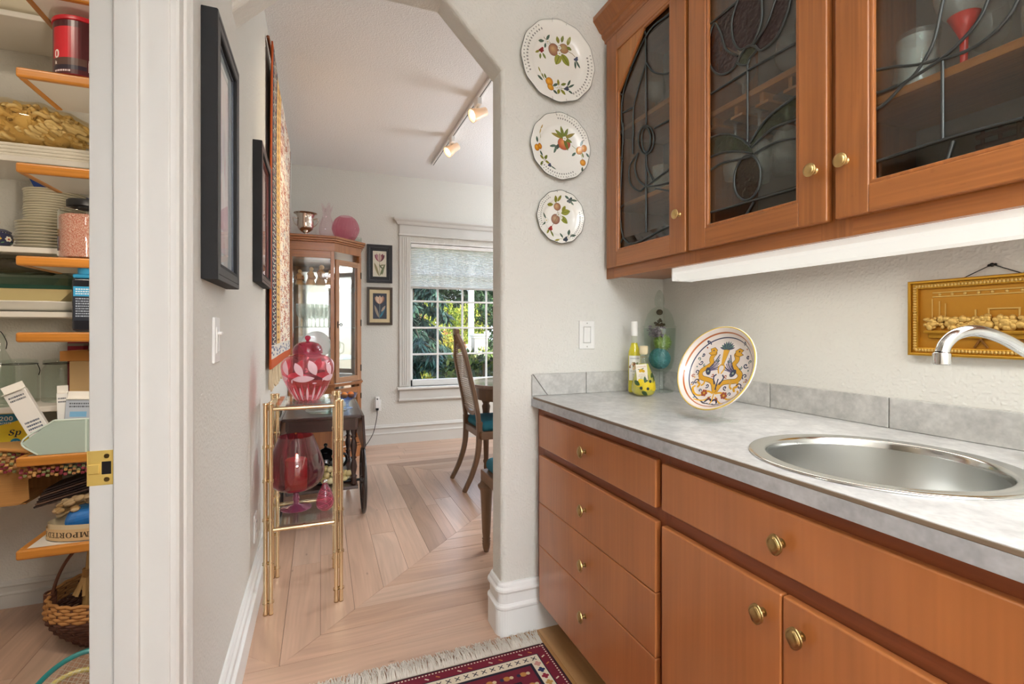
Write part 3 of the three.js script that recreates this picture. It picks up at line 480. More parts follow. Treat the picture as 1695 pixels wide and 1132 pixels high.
// ---------- wall cabinet with leaded glass doors ----------
const came = (line, r = 0.0032) => tube(line.map(([z, y]) => [1.1115, y, z]), r, Math.max(6, line.length * 6), 6, false);
{
  const t = thing('wall_cabinet', 'reddish wood wall cabinet with three leaded glass doors above the worktop', 'cabinet');
  const F = 1.118, z0 = -1.756, z1 = 0.18, y0 = 1.387, y1 = 2.392;
  part('carcass', merge([span(F + 0.02, 1.4065, y0 + 0.01, y1, z0, z0 + 0.016), span(F + 0.02, 1.4065, y0 + 0.01, y1, z1 - 0.016, z1), span(F + 0.02, 1.396, y0 + 0.01, y0 + 0.028, z0 + 0.016, z1 - 0.016), span(F + 0.02, 1.396, y1 - 0.016, y1, z0 + 0.016, z1 - 0.016), span(F + 0.02, 1.396, y0 + 0.028, y1 - 0.016, -1.26, -1.244), span(F + 0.02, 1.396, y0 + 0.028, y1 - 0.016, -0.784, -0.768)]), M.upper, t);
  part('back_panel', span(1.396, 1.4065, y0 + 0.01, y1, z0 + 0.016, z1 - 0.016), mat(0xa5a39f, 0.6), t);
  part('face_frame', merge([span(F, F + 0.02, y0, y1, z0, -1.7), span(F, F + 0.02, y0, y1, -1.29, -1.215), span(F, F + 0.02, y0, y1, -0.815, -0.74), span(F, F + 0.02, y0, y1, -0.34, z1), span(F + 0.0003, F + 0.0197, y0 + 0.0003, 1.455, z0 + 0.0003, z1, 0, 'z'), span(F + 0.0003, F + 0.0197, 2.33, y1, z0, z1, 0, 'z')]), M.upper, t);
  // the crown returns along the end wall side; its end shows as a stepped profile
  part('crown', sweep([[0, 2.372], [0.008, 2.372], [0.01, 2.382], [0.02, 2.39], [0.024, 2.4], [0.024, 2.407], [0.034, 2.412], [0.046, 2.43], [0.058, 2.445], [0.064, 2.452], [0.064, 2.47], [0, 2.47]], [[F - 0.002, z1], [F - 0.002, z0]], 1), M.upper, t);
  for (const [name, y, a, b] of [['d1', 2.0, z0 + 0.016, -1.26], ['d1', 1.69, z0 + 0.016, -1.26], ['d2', 1.862, -1.244, -0.784], ['d3', 1.69, -0.768, z1 - 0.016], ['d3', 2.03, -0.768, z1 - 0.016]]) part('shelf', span(F + 0.03, 1.394, y - 0.018, y, a + 0.001, b - 0.001, 0.002, 'z'), M.corner, t);
  // stemware rack under the middle shelf
  part('glass_rack', merge([-1.2, -1.11, -1.02, -0.93, -0.84].map((z) => merge([span(F + 0.04, 1.39, 1.81, 1.818, z - 0.022, z + 0.022, 0.002), span(F + 0.04, 1.39, 1.818, 1.844, z - 0.006, z + 0.006)]))), M.corner, t);
  const glassy = mat(0xeef0ee, 0.27, { transmission: 1, thickness: 0, side: THREE.DoubleSide, bumpMap: waveTex, bumpScale: 0.0012 });
  const petalM = mat(0xb79698, 0.16, { transmission: 1, thickness: 0, side: THREE.DoubleSide, bumpMap: waveTex, bumpScale: 0.004 });
  const leafM = mat(0xc6cfb8, 0.15, { transmission: 1, thickness: 0, side: THREE.DoubleSide, bumpMap: waveTex, bumpScale: 0.003 });
  const budM = mat(0xb7a078, 0.15, { transmission: 1, thickness: 0, side: THREE.DoubleSide, bumpMap: waveTex, bumpScale: 0.003 });
  const edgeM = mat(0xc4c0b4, 0.06, { transmission: 1, thickness: 0, side: THREE.DoubleSide });
  function door(a, b, lines, chamfer, knobZ) {
    const o0 = a + 0.074, o1 = b - 0.074, ya = 1.427, yb = 2.36, ga = 1.489, gb = 2.289, X0 = 1.096, X1 = F - 0.0005, c = 0.17;
    const d = part('door', merge([span(X0, X1, ya, yb, a, o0, 0.004), span(X0, X1, ya, yb, o1, b, 0.004), span(X0 + 0.0002, X1, ya, ga, o0 - 0.002, o1 + 0.002, 0.004, 'z'), span(X0 + 0.0002, X1, gb, yb, o0 - 0.002, o1 + 0.002, 0.004, 'z')]), M.upper, t);
    const ring = (e) => chamfer < 0 ? [[-(o1 - e), ga + e], [-(o1 - e), gb - e], [-(o0 + c), gb - e], [-(o0 + e), gb - c], [-(o0 + e), ga + e]] : [[-(o1 - e), ga + e], [-(o1 - e), gb - e], [-(o0 + e), gb - e], [-(o0 + e), ga + e]];
    part('bead', fin(toX(slab(ring(-0.002), 0.012, 0.003, [ring(0.008).slice().reverse()]), X0 + 0.003)), M.upper, d);
    if (chamfer < 0) part('corner_block', fin(toX(slab([[-(o0 - 0.001), gb - c - 0.004], [-(o0 - 0.001), gb + 0.001], [-(o0 + c + 0.004), gb + 0.001]], 0.012, 0.002), X0 + 0.005)), M.corner, d);
    const yi = 1.537, R = ring(0.004);
    // the field, the bevelled strip along the bottom in two pieces, each its own pane
    const inner = chamfer < 0 ? [[-(o1 - 0.004), yi], [-(o1 - 0.004), 2.25], [1.47, 2.25], [1.628, 2.1], [1.628, yi]] : [[-(o1 - 0.004), yi], [-(o1 - 0.004), gb - 0.004], [-(o0 + 0.004), gb - 0.004], [-(o0 + 0.004), yi]];
    part('glass_pane', fin(toX(slab(inner, 0.0006), 1.1142)), glassy, d);
    const m = (o0 + o1) / 2 - 0.03;
    part('glass_pane', fin(toX(slab([[-(o0 + 0.004), ga + 0.004], [-(o0 + 0.004), yi], [-m, yi], [-m + 0.012, ga + 0.004]], 0.0006), 1.1142)), edgeM, d);
    part('glass_pane', fin(toX(slab([[-m + 0.012, ga + 0.004], [-m, yi], [-(o1 - 0.004), yi], [-(o1 - 0.004), ga + 0.004]], 0.0006), 1.1142)), edgeM, d);
    if (chamfer < 0) {
      part('glass_pane', fin(toX(slab([[1.628, yi], [1.628, 2.1], [-(o0 + 0.004), gb - c], [-(o0 + 0.004), yi]], 0.0006), 1.1142)), edgeM, d);
      part('glass_pane', fin(toX(slab([[1.628, 2.1], [1.47, 2.25], [-(o0 + c), gb - 0.004], [-(o0 + 0.004), gb - c]], 0.0006), 1.1142)), edgeM, d);
      part('glass_pane', fin(toX(slab([[1.47, 2.25], [-(o1 - 0.004), 2.25], [-(o1 - 0.004), gb - 0.004], [-(o0 + c), gb - 0.004]], 0.0006), 1.1142)), edgeM, d);
    }
    part('lead_came', merge([...lines.map((l) => came(l)), ...[R].map((r) => came([...r, r[0]].map(([q, y]) => [-q, y]), 0.0026)).map((g) => g)].filter(Boolean)), M.lead, d);
    const k = part('knob', KNOB_ROUND, M.brass, d, 'brass knob'); k.position.set(X0 + 0.001, 1.553, knobZ);
    return d;
  }
  door(-1.726, -1.259, LEAD.d1, -1, -1.286);
  const mid = door(-1.245, -0.786, LEAD.d2, 0, -0.815);
  door(-0.767, -0.307, LEAD.d3, 0, -0.742);
  const piece = (pts, m) => part('coloured_pane', fin(toX(slab(pts.map(([z, y]) => [-z, y]), 0.0005), 1.1128)), m, mid);
  LEAD.petal.forEach((p) => piece(p, petalM)); LEAD.leaf.forEach((p) => piece(p, leafM)); LEAD.bud.forEach((p) => piece(p, budM));
}
{
  const t = thing('under_cabinet_lamp', 'long white fluorescent fitting fixed under the wall cabinet', 'light fitting');
  const glow = mat(0xf4f4f0, 0.5, { emissive: 0xfffdf6, emissiveIntensity: 0.32 });
  part('diffuser', fin(new THREE.ExtrudeGeometry(shapeOf([[0, 0], [0, -0.024], [0.006, -0.032], [0.03, -0.052], [0.085, -0.052], [0.09, -0.046], [0.09, 0]]), { depth: 1.42, bevelEnabled: false }).translate(1.139, 1.3968, -1.37)), glow, t);
  part('end_cap', span(1.1375, 1.2305, 1.3435, 1.3966, -1.376, -1.3695, 0.003), M.white, t);
  part('end_cap', span(1.1375, 1.2305, 1.3435, 1.3966, 0.0495, 0.056, 0.003), M.white, t);
  areaLight(0xfffaf0, 5, 0.08, 1.38, [1.19, 1.34, -0.66], [1.19, 0, -0.6601]);
}

// ---------- painted decoration ----------
function leafShape(g, x, y, len, wid, ang, fill, vein) {
  g.save(); g.translate(x, y); g.rotate(ang); g.beginPath(); g.moveTo(0, 0); g.bezierCurveTo(len * 0.3, -wid, len * 0.75, -wid * 0.8, len, 0); g.bezierCurveTo(len * 0.75, wid * 0.8, len * 0.3, wid, 0, 0); g.fillStyle = fill; g.fill();
  if (vein) { g.strokeStyle = vein; g.lineWidth = Math.max(1, wid * 0.1); g.beginPath(); g.moveTo(0, 0); g.lineTo(len * 0.92, 0); g.stroke(); }
  g.restore();
}
const dot = (g, x, y, r, c, ry = r, a = 0) => { g.beginPath(); g.ellipse(x, y, r, ry, a, 0, PI * 2); g.fillStyle = c; g.fill(); };
function fruit(g, x, y, r, a, b, ry = r * 1.05) { const q = g.createRadialGradient(x - r * 0.2, y - r * 0.2, r * 0.1, x, y, r * 1.15); q.addColorStop(0, a); q.addColorStop(1, b); dot(g, x, y, r, q, ry); g.strokeStyle = 'rgba(70,40,25,0.5)'; g.lineWidth = r * 0.06; g.beginPath(); g.ellipse(x, y, r, ry, 0, 0, PI * 2); g.stroke(); }
function blossom(g, x, y, r) { for (let i = 0; i < 5; i++) { const a = i / 5 * PI * 2; dot(g, x + r * 0.6 * Math.cos(a), y + r * 0.6 * Math.sin(a), r * 0.5, '#fbfaf2'); g.strokeStyle = 'rgba(120,120,100,0.5)'; g.lineWidth = 1; g.stroke(); } dot(g, x, y, r * 0.25, '#c9b14a'); }
function berries(g, x, y, r, c) { for (const [a, b] of [[0, 0], [1.1, 0.5], [-0.9, 0.8], [0.3, 1.3], [0.9, -0.8]]) dot(g, x + a * r, y + b * r, r * 0.75, c); }
function twig(g, pts, c, w) { g.strokeStyle = c; g.lineWidth = w; g.beginPath(); pts.forEach(([x, y], i) => i ? g.lineTo(x, y) : g.moveTo(x, y)); g.stroke(); }
const OL = '#8d8a35', OL2 = '#6f7a34', DK = '#4c6353', BR = '#7a6a45';
function plateArt(k) {
  return paint(768, 768, (g, w) => {
    g.fillStyle = '#f1efe6'; g.fillRect(0, 0, w, w);
    const S = w / 200; g.scale(S, S); const q = [1, 1.12, 1.2][k]; g.translate(100, 100); g.scale(q, q); g.translate(-100, -100);   // 200 x 200 units, centre 100, 100
    if (k === 0) {
      twig(g, [[62, 46], [76, 53], [92, 62], [118, 62], [142, 70], [150, 76]], BR, 1.2);
      leafShape(g, 70, 50, 15, 5, -1.0, DK); leafShape(g, 64, 54, 17, 5, 2.9, DK); leafShape(g, 68, 58, 13, 4, 1.7, DK);
      blossom(g, 74, 54, 5);
      fruit(g, 90, 70, 14, '#c9a06c', '#8a5a4a', 15); fruit(g, 118, 62, 13, '#b9a06a', '#9a6a52', 12);
      leafShape(g, 104, 52, 17, 7, -1.9, OL, OL2); leafShape(g, 112, 48, 16, 6, -1.4, OL2, OL); leafShape(g, 128, 52, 21, 7, -1.3, OL, OL2); leafShape(g, 126, 56, 15, 6, 0.35, OL2, OL);
      leafShape(g, 108, 76, 32, 14, 1.95, '#97983f', '#5f6c2a'); leafShape(g, 112, 76, 34, 13, 0.9, '#8b9038', '#5f6c2a');
      blossom(g, 106, 76, 6); blossom(g, 106, 62, 5);
      berries(g, 56, 76, 4, '#8e2f2c'); leafShape(g, 52, 80, 14, 4, 2.6, OL); leafShape(g, 60, 84, 16, 4, 1.0, OL2); leafShape(g, 54, 86, 14, 4, 1.6, OL2);
      berries(g, 152, 80, 3.5, '#46506a'); leafShape(g, 152, 84, 22, 4, 1.0, DK); leafShape(g, 150, 86, 20, 4, 1.5, DK);
      twig(g, [[50, 122], [58, 140], [70, 152], [96, 164], [120, 162], [138, 150]], OL, 1);
      leafShape(g, 48, 120, 14, 2.5, 1.1, OL); leafShape(g, 58, 134, 14, 2.5, 1.2, OL2); leafShape(g, 60, 152, 18, 6, -2.6, DK); leafShape(g, 70, 146, 14, 4, -2.0, OL2);
      fruit(g, 78, 152, 10, '#f0b03c', '#c47a24', 11); fruit(g, 80, 166, 9, '#eeb23f', '#c4801f', 9);
      leafShape(g, 88, 160, 16, 5, -0.5, DK); leafShape(g, 86, 172, 15, 5, 0.7, DK);
      leafShape(g, 104, 166, 16, 6, 1.9, OL, OL2); leafShape(g, 108, 166, 18, 6, 0.9, OL, OL2); leafShape(g, 104, 156, 15, 5, -1.7, OL); leafShape(g, 110, 154, 16, 5, -0.4, OL2);
      blossom(g, 106, 160, 5); berries(g, 124, 160, 4, '#3f4658'); leafShape(g, 128, 154, 20, 4, -1.1, DK); leafShape(g, 130, 158, 20, 4, -0.6, DK); leafShape(g, 128, 166, 14, 4, 0.6, DK);
    } else if (k === 1) {
      fruit(g, 114, 88, 19, '#d8925a', '#a5452f', 17);
      for (const [a, l] of [[-2.9, 40], [-2.5, 34], [-1.9, 34], [-1.2, 30], [-0.5, 36], [1.2, 34], [0.3, 26]]) leafShape(g, 114, 74, l, 7, a, l > 34 ? '#8f7d33' : OL2, OL);
      blossom(g, 116, 74, 6); berries(g, 92, 98, 4, '#47524a'); leafShape(g, 92, 98, 22, 5, 2.0, DK); leafShape(g, 90, 96, 20, 5, 2.9, DK);
      twig(g, [[138, 90], [160, 104], [170, 134]], OL2, 1);
      fruit(g, 160, 102, 9, '#edb03f', '#c4781f', 11); fruit(g, 172, 96, 8, '#e9a83a', '#b5691c', 10); fruit(g, 168, 136, 8, '#e9a83a', '#bd741f', 9);
      leafShape(g, 162, 90, 17, 5, -1.2, DK); leafShape(g, 150, 108, 16, 5, 2.4, DK); leafShape(g, 170, 122, 14, 4, -1.8, OL2); leafShape(g, 166, 148, 15, 4, 1.7, DK); leafShape(g, 178, 108, 14, 4, 1.0, DK);
      fruit(g, 30, 112, 8, '#edb03f', '#c4781f', 9); fruit(g, 40, 106, 7, '#e5a337', '#b5691c', 8); leafShape(g, 32, 98, 16, 5, -1.8, DK); leafShape(g, 40, 118, 15, 5, 1.0, DK);
      twig(g, [[42, 84], [38, 70], [42, 56]], OL, 1); leafShape(g, 39, 72, 13, 2.5, -1.4, '#b99a5a'); leafShape(g, 42, 60, 12, 2.5, -1.2, '#b99a5a');
      leafShape(g, 52, 140, 16, 6, -2.5, OL, OL2); leafShape(g, 54, 140, 17, 6, -1.0, OL2); leafShape(g, 54, 142, 18, 6, 0.4, OL); leafShape(g, 48, 146, 16, 5, 2.2, OL2); blossom(g, 54, 141, 4); berries(g, 68, 152, 3.5, '#46506a'); leafShape(g, 70, 154, 20, 3, 0.5, DK);
    } else {
      fruit(g, 92, 66, 12, '#c9a878', '#8e5b48', 12); fruit(g, 86, 106, 15, '#c0a07c', '#8a5a4a', 16);
      leafShape(g, 88, 54, 22, 8, -1.9, OL, OL2); leafShape(g, 92, 50, 22, 7, -1.1, '#9a9540', OL2); leafShape(g, 78, 60, 24, 8, 3.0, OL, OL2);
      leafShape(g, 106, 86, 34, 14, -0.3, '#97983f', '#5f6c2a'); leafShape(g, 104, 94, 34, 13, 0.75, '#8b9038', '#5f6c2a'); leafShape(g, 110, 82, 24, 9, -1.1, OL, OL2);
      blossom(g, 96, 90, 6); blossom(g, 106, 100, 5); twig(g, [[92, 76], [96, 90], [80, 120], [66, 138]], BR, 1.2);
      berries(g, 132, 42, 5, '#414d52'); leafShape(g, 134, 42, 24, 5, 0.1, DK); leafShape(g, 130, 40, 18, 5, -2.6, DK); leafShape(g, 134, 46, 18, 4, 0.7, DK);
      berries(g, 66, 136, 5, '#97302c'); leafShape(g, 66, 142, 24, 5, 1.2, OL2); leafShape(g, 62, 140, 20, 5, 2.2, OL); leafShape(g, 52, 106, 20, 5, -2.2, DK); blossom(g, 54, 112, 7); leafShape(g, 50, 118, 16, 4, 2.4, DK);
      twig(g, [[84, 172], [110, 168], [140, 150]], OL2, 1); leafShape(g, 96, 172, 20, 4, 2.9, '#a39a4a'); leafShape(g, 108, 166, 18, 5, -1.9, DK); leafShape(g, 128, 156, 22, 6, -1.2, DK); leafShape(g, 134, 158, 20, 6, -0.2, DK); berries(g, 116, 168, 5, '#3d4650'); blossom(g, 128, 164, 5);
    }
  });
}
// hung plates: a scalloped rim with pierced openings, a thin dark line on the edge, wire hooks
function wallPlate(label, art, at, R, flip_) {
  const t = thing('wall_plate', label, 'plate', at, 0, undefined);
  const prof = [[0, 0.004], [0.5, 0.004], [0.62, 0.005], [0.68, 0.009], [0.74, 0.0125], [0.86, 0.016], [0.97, 0.019], [1.0, 0.0205]];
  const NA = 192, pos = [], uv = [], idx = [];
  const pt = (a, k, dz) => { const r = prof[k][0] * R * (1 + (prof[k][0] > 0.75 ? 0.011 * Math.cos(12 * a) * (prof[k][0] - 0.7) / 0.3 : 0)); return [r * Math.cos(a), r * Math.sin(a), prof[k][1] + dz]; };
  for (const side of [0, 1]) for (let k = 0; k < prof.length; k++) for (let i = 0; i <= NA; i++) { const p = pt(i / NA * 2 * PI, k, side ? -0.004 : 0); pos.push(...p); uv.push(0.5 + p[0] / R / 2, 0.5 + p[1] / R / 2); }
  const W = NA + 1, o = prof.length * W;
  for (let k = 0; k < prof.length - 1; k++) for (let i = 0; i < NA; i++) { const a = k * W + i; idx.push(a, a + W, a + 1, a + 1, a + W, a + W + 1, o + a, o + a + 1, o + a + W, o + a + 1, o + a + W + 1, o + a + W); }
  const e = (prof.length - 1) * W; for (let i = 0; i < NA; i++) idx.push(e + i, o + e + i, e + i + 1, e + i + 1, o + e + i, o + e + i + 1);
  const g = new THREE.BufferGeometry(); g.setAttribute('position', new THREE.Float32BufferAttribute(pos, 3)); g.setAttribute('uv', new THREE.Float32BufferAttribute(uv, 2)); g.setIndex(idx); g.computeVertexNormals();
  part('dish', g.toNonIndexed(), mat(0xffffff, 0.14, { map: art, clearcoat: 0.6, clearcoatRoughness: 0.05 }), t);
  part('rim_line', new THREE.TubeGeometry(new THREE.CatmullRomCurve3(Array.from({ length: 96 }, (_, i) => V(...pt(i / 96 * 2 * PI, prof.length - 1, -0.0015))), true), 192, 0.0016, 6, true).toNonIndexed(), mat(0x4d5244, 0.3), t, 'dark grey green line on the rim');
  // pierced openings: small dark drops in two rows over stretches of the rim
  const holes = [];
  const run = (a0, a1) => { for (let a = a0; a <= a1; a += 0.095) for (const [q, s] of [[0.93, 0.0026], [0.84, 0.0036]]) { const b = a + (q > 0.9 ? 0.047 : 0), r = q * R, z = 0.0125 + (q - 0.74) / 0.26 * 0.0075; holes.push(new THREE.SphereGeometry(1, 8, 6).scale(s * R / 0.16 * 1.25, s * R / 0.16 * 0.85, 0.0005).rotateZ(b).translate(r * Math.cos(b), r * Math.sin(b), z + 0.0006).toNonIndexed()); } };
  flip_ ? (run(0.35, 1.75), run(3.9, 5.3)) : (run(-1.05, 0.35), run(2.15, 3.65));
  part('pierced_holes', merge(holes), mat(0x8e8c86, 0.8), t).userData.kind = 'stuff';
  for (const [x, s] of [[-0.18, 1], [0.2, 1], [-0.18, -1], [0.2, -1]]) { const y = s * Math.sqrt(1 - x * x) * R; part('wire_hook', tube([[x * R, y * 0.93, 0.021], [x * R, y * 1.0, 0.0235], [x * R, y * 1.02, 0.02], [x * R, y * 1.0, 0.004]], 0.0009, 12, 5), M.chrome, t); }
}
wallPlate('large white plate with painted fruit and leaves, topmost on the wall', plateArt(0), [0.884, 2.248, -1.756], 0.162, false);
wallPlate('medium white plate painted with a red apple, between the other two wall plates', plateArt(1), [0.894, 1.909, -1.756], 0.132, true);
wallPlate('small white plate with painted fruit, lowest on the wall above the switch', plateArt(2), [0.894, 1.626, -1.756], 0.105, false);

// ---------- framed pictures on the side wall ----------
function framedPicture(name, label, at, turn, w, h, d, fw, frameM, sideM, matte, art, artW, artH, lip, inset = 0.012) {
  const t = thing(name, label, 'picture', at, turn);
  const o = [[-w / 2, -h / 2], [w / 2, -h / 2], [w / 2, h / 2], [-w / 2, h / 2]], i = [[-w / 2 + fw, -h / 2 + fw], [-w / 2 + fw, h / 2 - fw], [w / 2 - fw, h / 2 - fw], [w / 2 - fw, -h / 2 + fw]];
  part('frame', fin(slab(o, d, 0.002, [i])), sideM, t);
  const f2 = fw * 0.82, mk = (a, b, z, dz) => { const O = [[-w / 2 + a, -h / 2 + a], [w / 2 - a, -h / 2 + a], [w / 2 - a, h / 2 - a], [-w / 2 + a, h / 2 - a]], I = [[-w / 2 + b, -h / 2 + b], [-w / 2 + b, h / 2 - b], [w / 2 - b, h / 2 - b], [w / 2 - b, -h / 2 + b]]; return slab(O, dz, 0.0008, [I]).translate(0, 0, z); };
  part('face_moulding', fin(merge([mk(0.001, fw * 0.3, d - 0.001, 0.002), mk(fw * 0.36, fw * 0.8, d - 0.0015, 0.002)])), frameM, t);
  part('inner_lip', fin(mk(f2, fw + 0.006, d - inset, 0.004)), lip, t);
  part('mat_board', fin(slab([[-w / 2 + fw, -h / 2 + fw], [w / 2 - fw, -h / 2 + fw], [w / 2 - fw, h / 2 - fw], [-w / 2 + fw, h / 2 - fw]], 0.002, 0, [[[-artW / 2, -artH / 2], [-artW / 2, artH / 2], [artW / 2, artH / 2], [artW / 2, -artH / 2]]]).translate(0, 0, d - inset - 0.003)), matte, t);
  part('print', new THREE.PlaneGeometry(artW + 0.004, artH + 0.004).translate(0, 0, d - inset - 0.0035).toNonIndexed(), mat(0xffffff, 0.8, { map: art }), t);
  part('glazing', new THREE.PlaneGeometry(w - 2 * fw, h - 2 * fw).translate(0, 0, d - inset + 0.0005).toNonIndexed(), M.window, t);
  part('backing', bx(w - 2 * fw, h - 2 * fw, 0.003, 0, 0, 0.0025), M.paper, t);
  return t;
}
const washArt = (a) => paint(512, 768, (g, w, h) => {
  g.fillStyle = a[0]; g.fillRect(0, 0, w, h);
  for (let i = 0; i < 60; i++) { g.globalAlpha = 0.14; dot(g, rr(0, w), rr(0, h), rr(30, 140), a[1 + Math.floor(rr(0, a.length - 1))], rr(20, 110), rr(0, 3)); }
  g.globalAlpha = 1; for (let i = 0; i < 7; i++) leafShape(g, rr(60, w - 60), rr(h * 0.55, h * 0.95), rr(60, 150), rr(14, 40), rr(-2.4, -0.7), a[1 + (i % (a.length - 1))]);
});
const ribTex = dataTex(64, 64, 0.008, 0.03, (u, v) => grey(0.5 + 0.45 * Math.sin(v * PI * 24)), false);
const frameBlack = mat(0x2b2a2d, 0.38, { bumpMap: ribTex, bumpScale: 0.0008 }), frameSide = mat(0x0c0c0e, 0.7);
framedPicture('framed_picture', 'larger dark framed picture with a pale blue mat, next to the pantry doorway', [-0.263, 1.6165, -1.492], PI / 2, 0.322, 0.644, 0.035, 0.042, frameBlack, frameSide, mat(0xcdd4d7, 0.8), washArt(['#f4f0f1', '#e6c3ca', '#dcd4e4', '#efdccb', '#b98a9c', '#cfd8e2']), 0.17, 0.48, mat(0x3d4450, 0.3));
framedPicture('framed_picture', 'smaller black framed picture with a reddish inner border, beside the hanging tapestry', [-0.263, 1.6695, -2.464], PI / 2, 0.394, 0.59, 0.035, 0.04, mat(0x4a2a24, 0.35), frameSide, mat(0x7c3428, 0.6), washArt(['#c9a9a4', '#8e3c34', '#d8b7a0', '#5d2a2a', '#e6d6cc']), 0.21, 0.40, mat(0x7b2f22, 0.35));
const tulip = (bg, petals, dark) => paint(400, 760, (g, w, h) => {
  g.fillStyle = bg; g.fillRect(0, 0, w, h); for (let i = 0; i < 200; i++) { g.globalAlpha = 0.05; dot(g, rr(0, w), rr(0, h), rr(4, 30), dark ? '#5b6880' : '#b89a70'); } g.globalAlpha = 1;
  const st = dark ? '#8ea4a0' : '#8b8a55'; twig(g, [[w * 0.5, h * 0.4], [w * 0.5, h * 0.6], [w * 0.47, h * 0.97]], st, 12);
  leafShape(g, w * 0.44, h * 0.95, h * 0.52, 50, -1.9, dark ? '#b3a08c' : '#a2946a', dark ? '#6d6a66' : '#6d6a3d'); leafShape(g, w * 0.52, h * 0.95, h * 0.5, 46, -1.15, dark ? '#3f7b94' : '#7f8459', '#4c5a4c');
  if (!dark) { leafShape(g, w * 0.45, h * 0.52, 170, 34, 0.9, '#6d7350', '#40462f'); leafShape(g, w * 0.5, h * 0.56, 160, 26, -0.15, '#8a8c63', '#40462f'); leafShape(g, w * 0.78, h * 0.6, 250, 38, 1.75, '#77805a', '#40462f'); }
  else { leafShape(g, w * 0.6, h * 0.72, 220, 44, -1.0, '#c2ab9a', '#6b5a52'); leafShape(g, w * 0.5, h * 0.92, 130, 30, -0.9, '#2f8aa6'); }
  for (const [dx, a, l, wd, c] of [[0, -2.15, 250, 70, petals[0]], [0, -0.98, 250, 70, petals[1]], [0, -1.95, 260, 62, petals[2]], [0, -1.2, 260, 62, petals[0]], [0, -1.57, 250, 80, petals[3]]]) leafShape(g, w * 0.5 + dx, h * 0.42, l, wd, a, c, petals[1]);
});
framedPicture('tulip_print', 'dark matted tulip print on a cream ground in a black frame, upper of two', [0.5605, 1.85, -5.14], 0, 0.253, 0.39, 0.022, 0.026, mat(0x232326, 0.4), mat(0x29282b, 0.45), mat(0x23242c, 0.85), tulip('#efe6d4', ['#8f3f4c', '#5f2b3a', '#c58f9a', '#d9bcae'], false), 0.135, 0.262, mat(0x55555a, 0.4));
framedPicture('tulip_print', 'cream matted tulip print on a dark ground in a brown frame, lower of two', [0.5625, 1.4175, -5.14], 0, 0.253, 0.385, 0.022, 0.02, mat(0x47392c, 0.4), mat(0x42352a, 0.45), mat(0xdfc9a0, 0.85), tulip('#3a4152', ['#d9a88e', '#8a5a4a', '#ecd3bd', '#e8c4ac'], true), 0.137, 0.262, mat(0x6b5a43, 0.4));

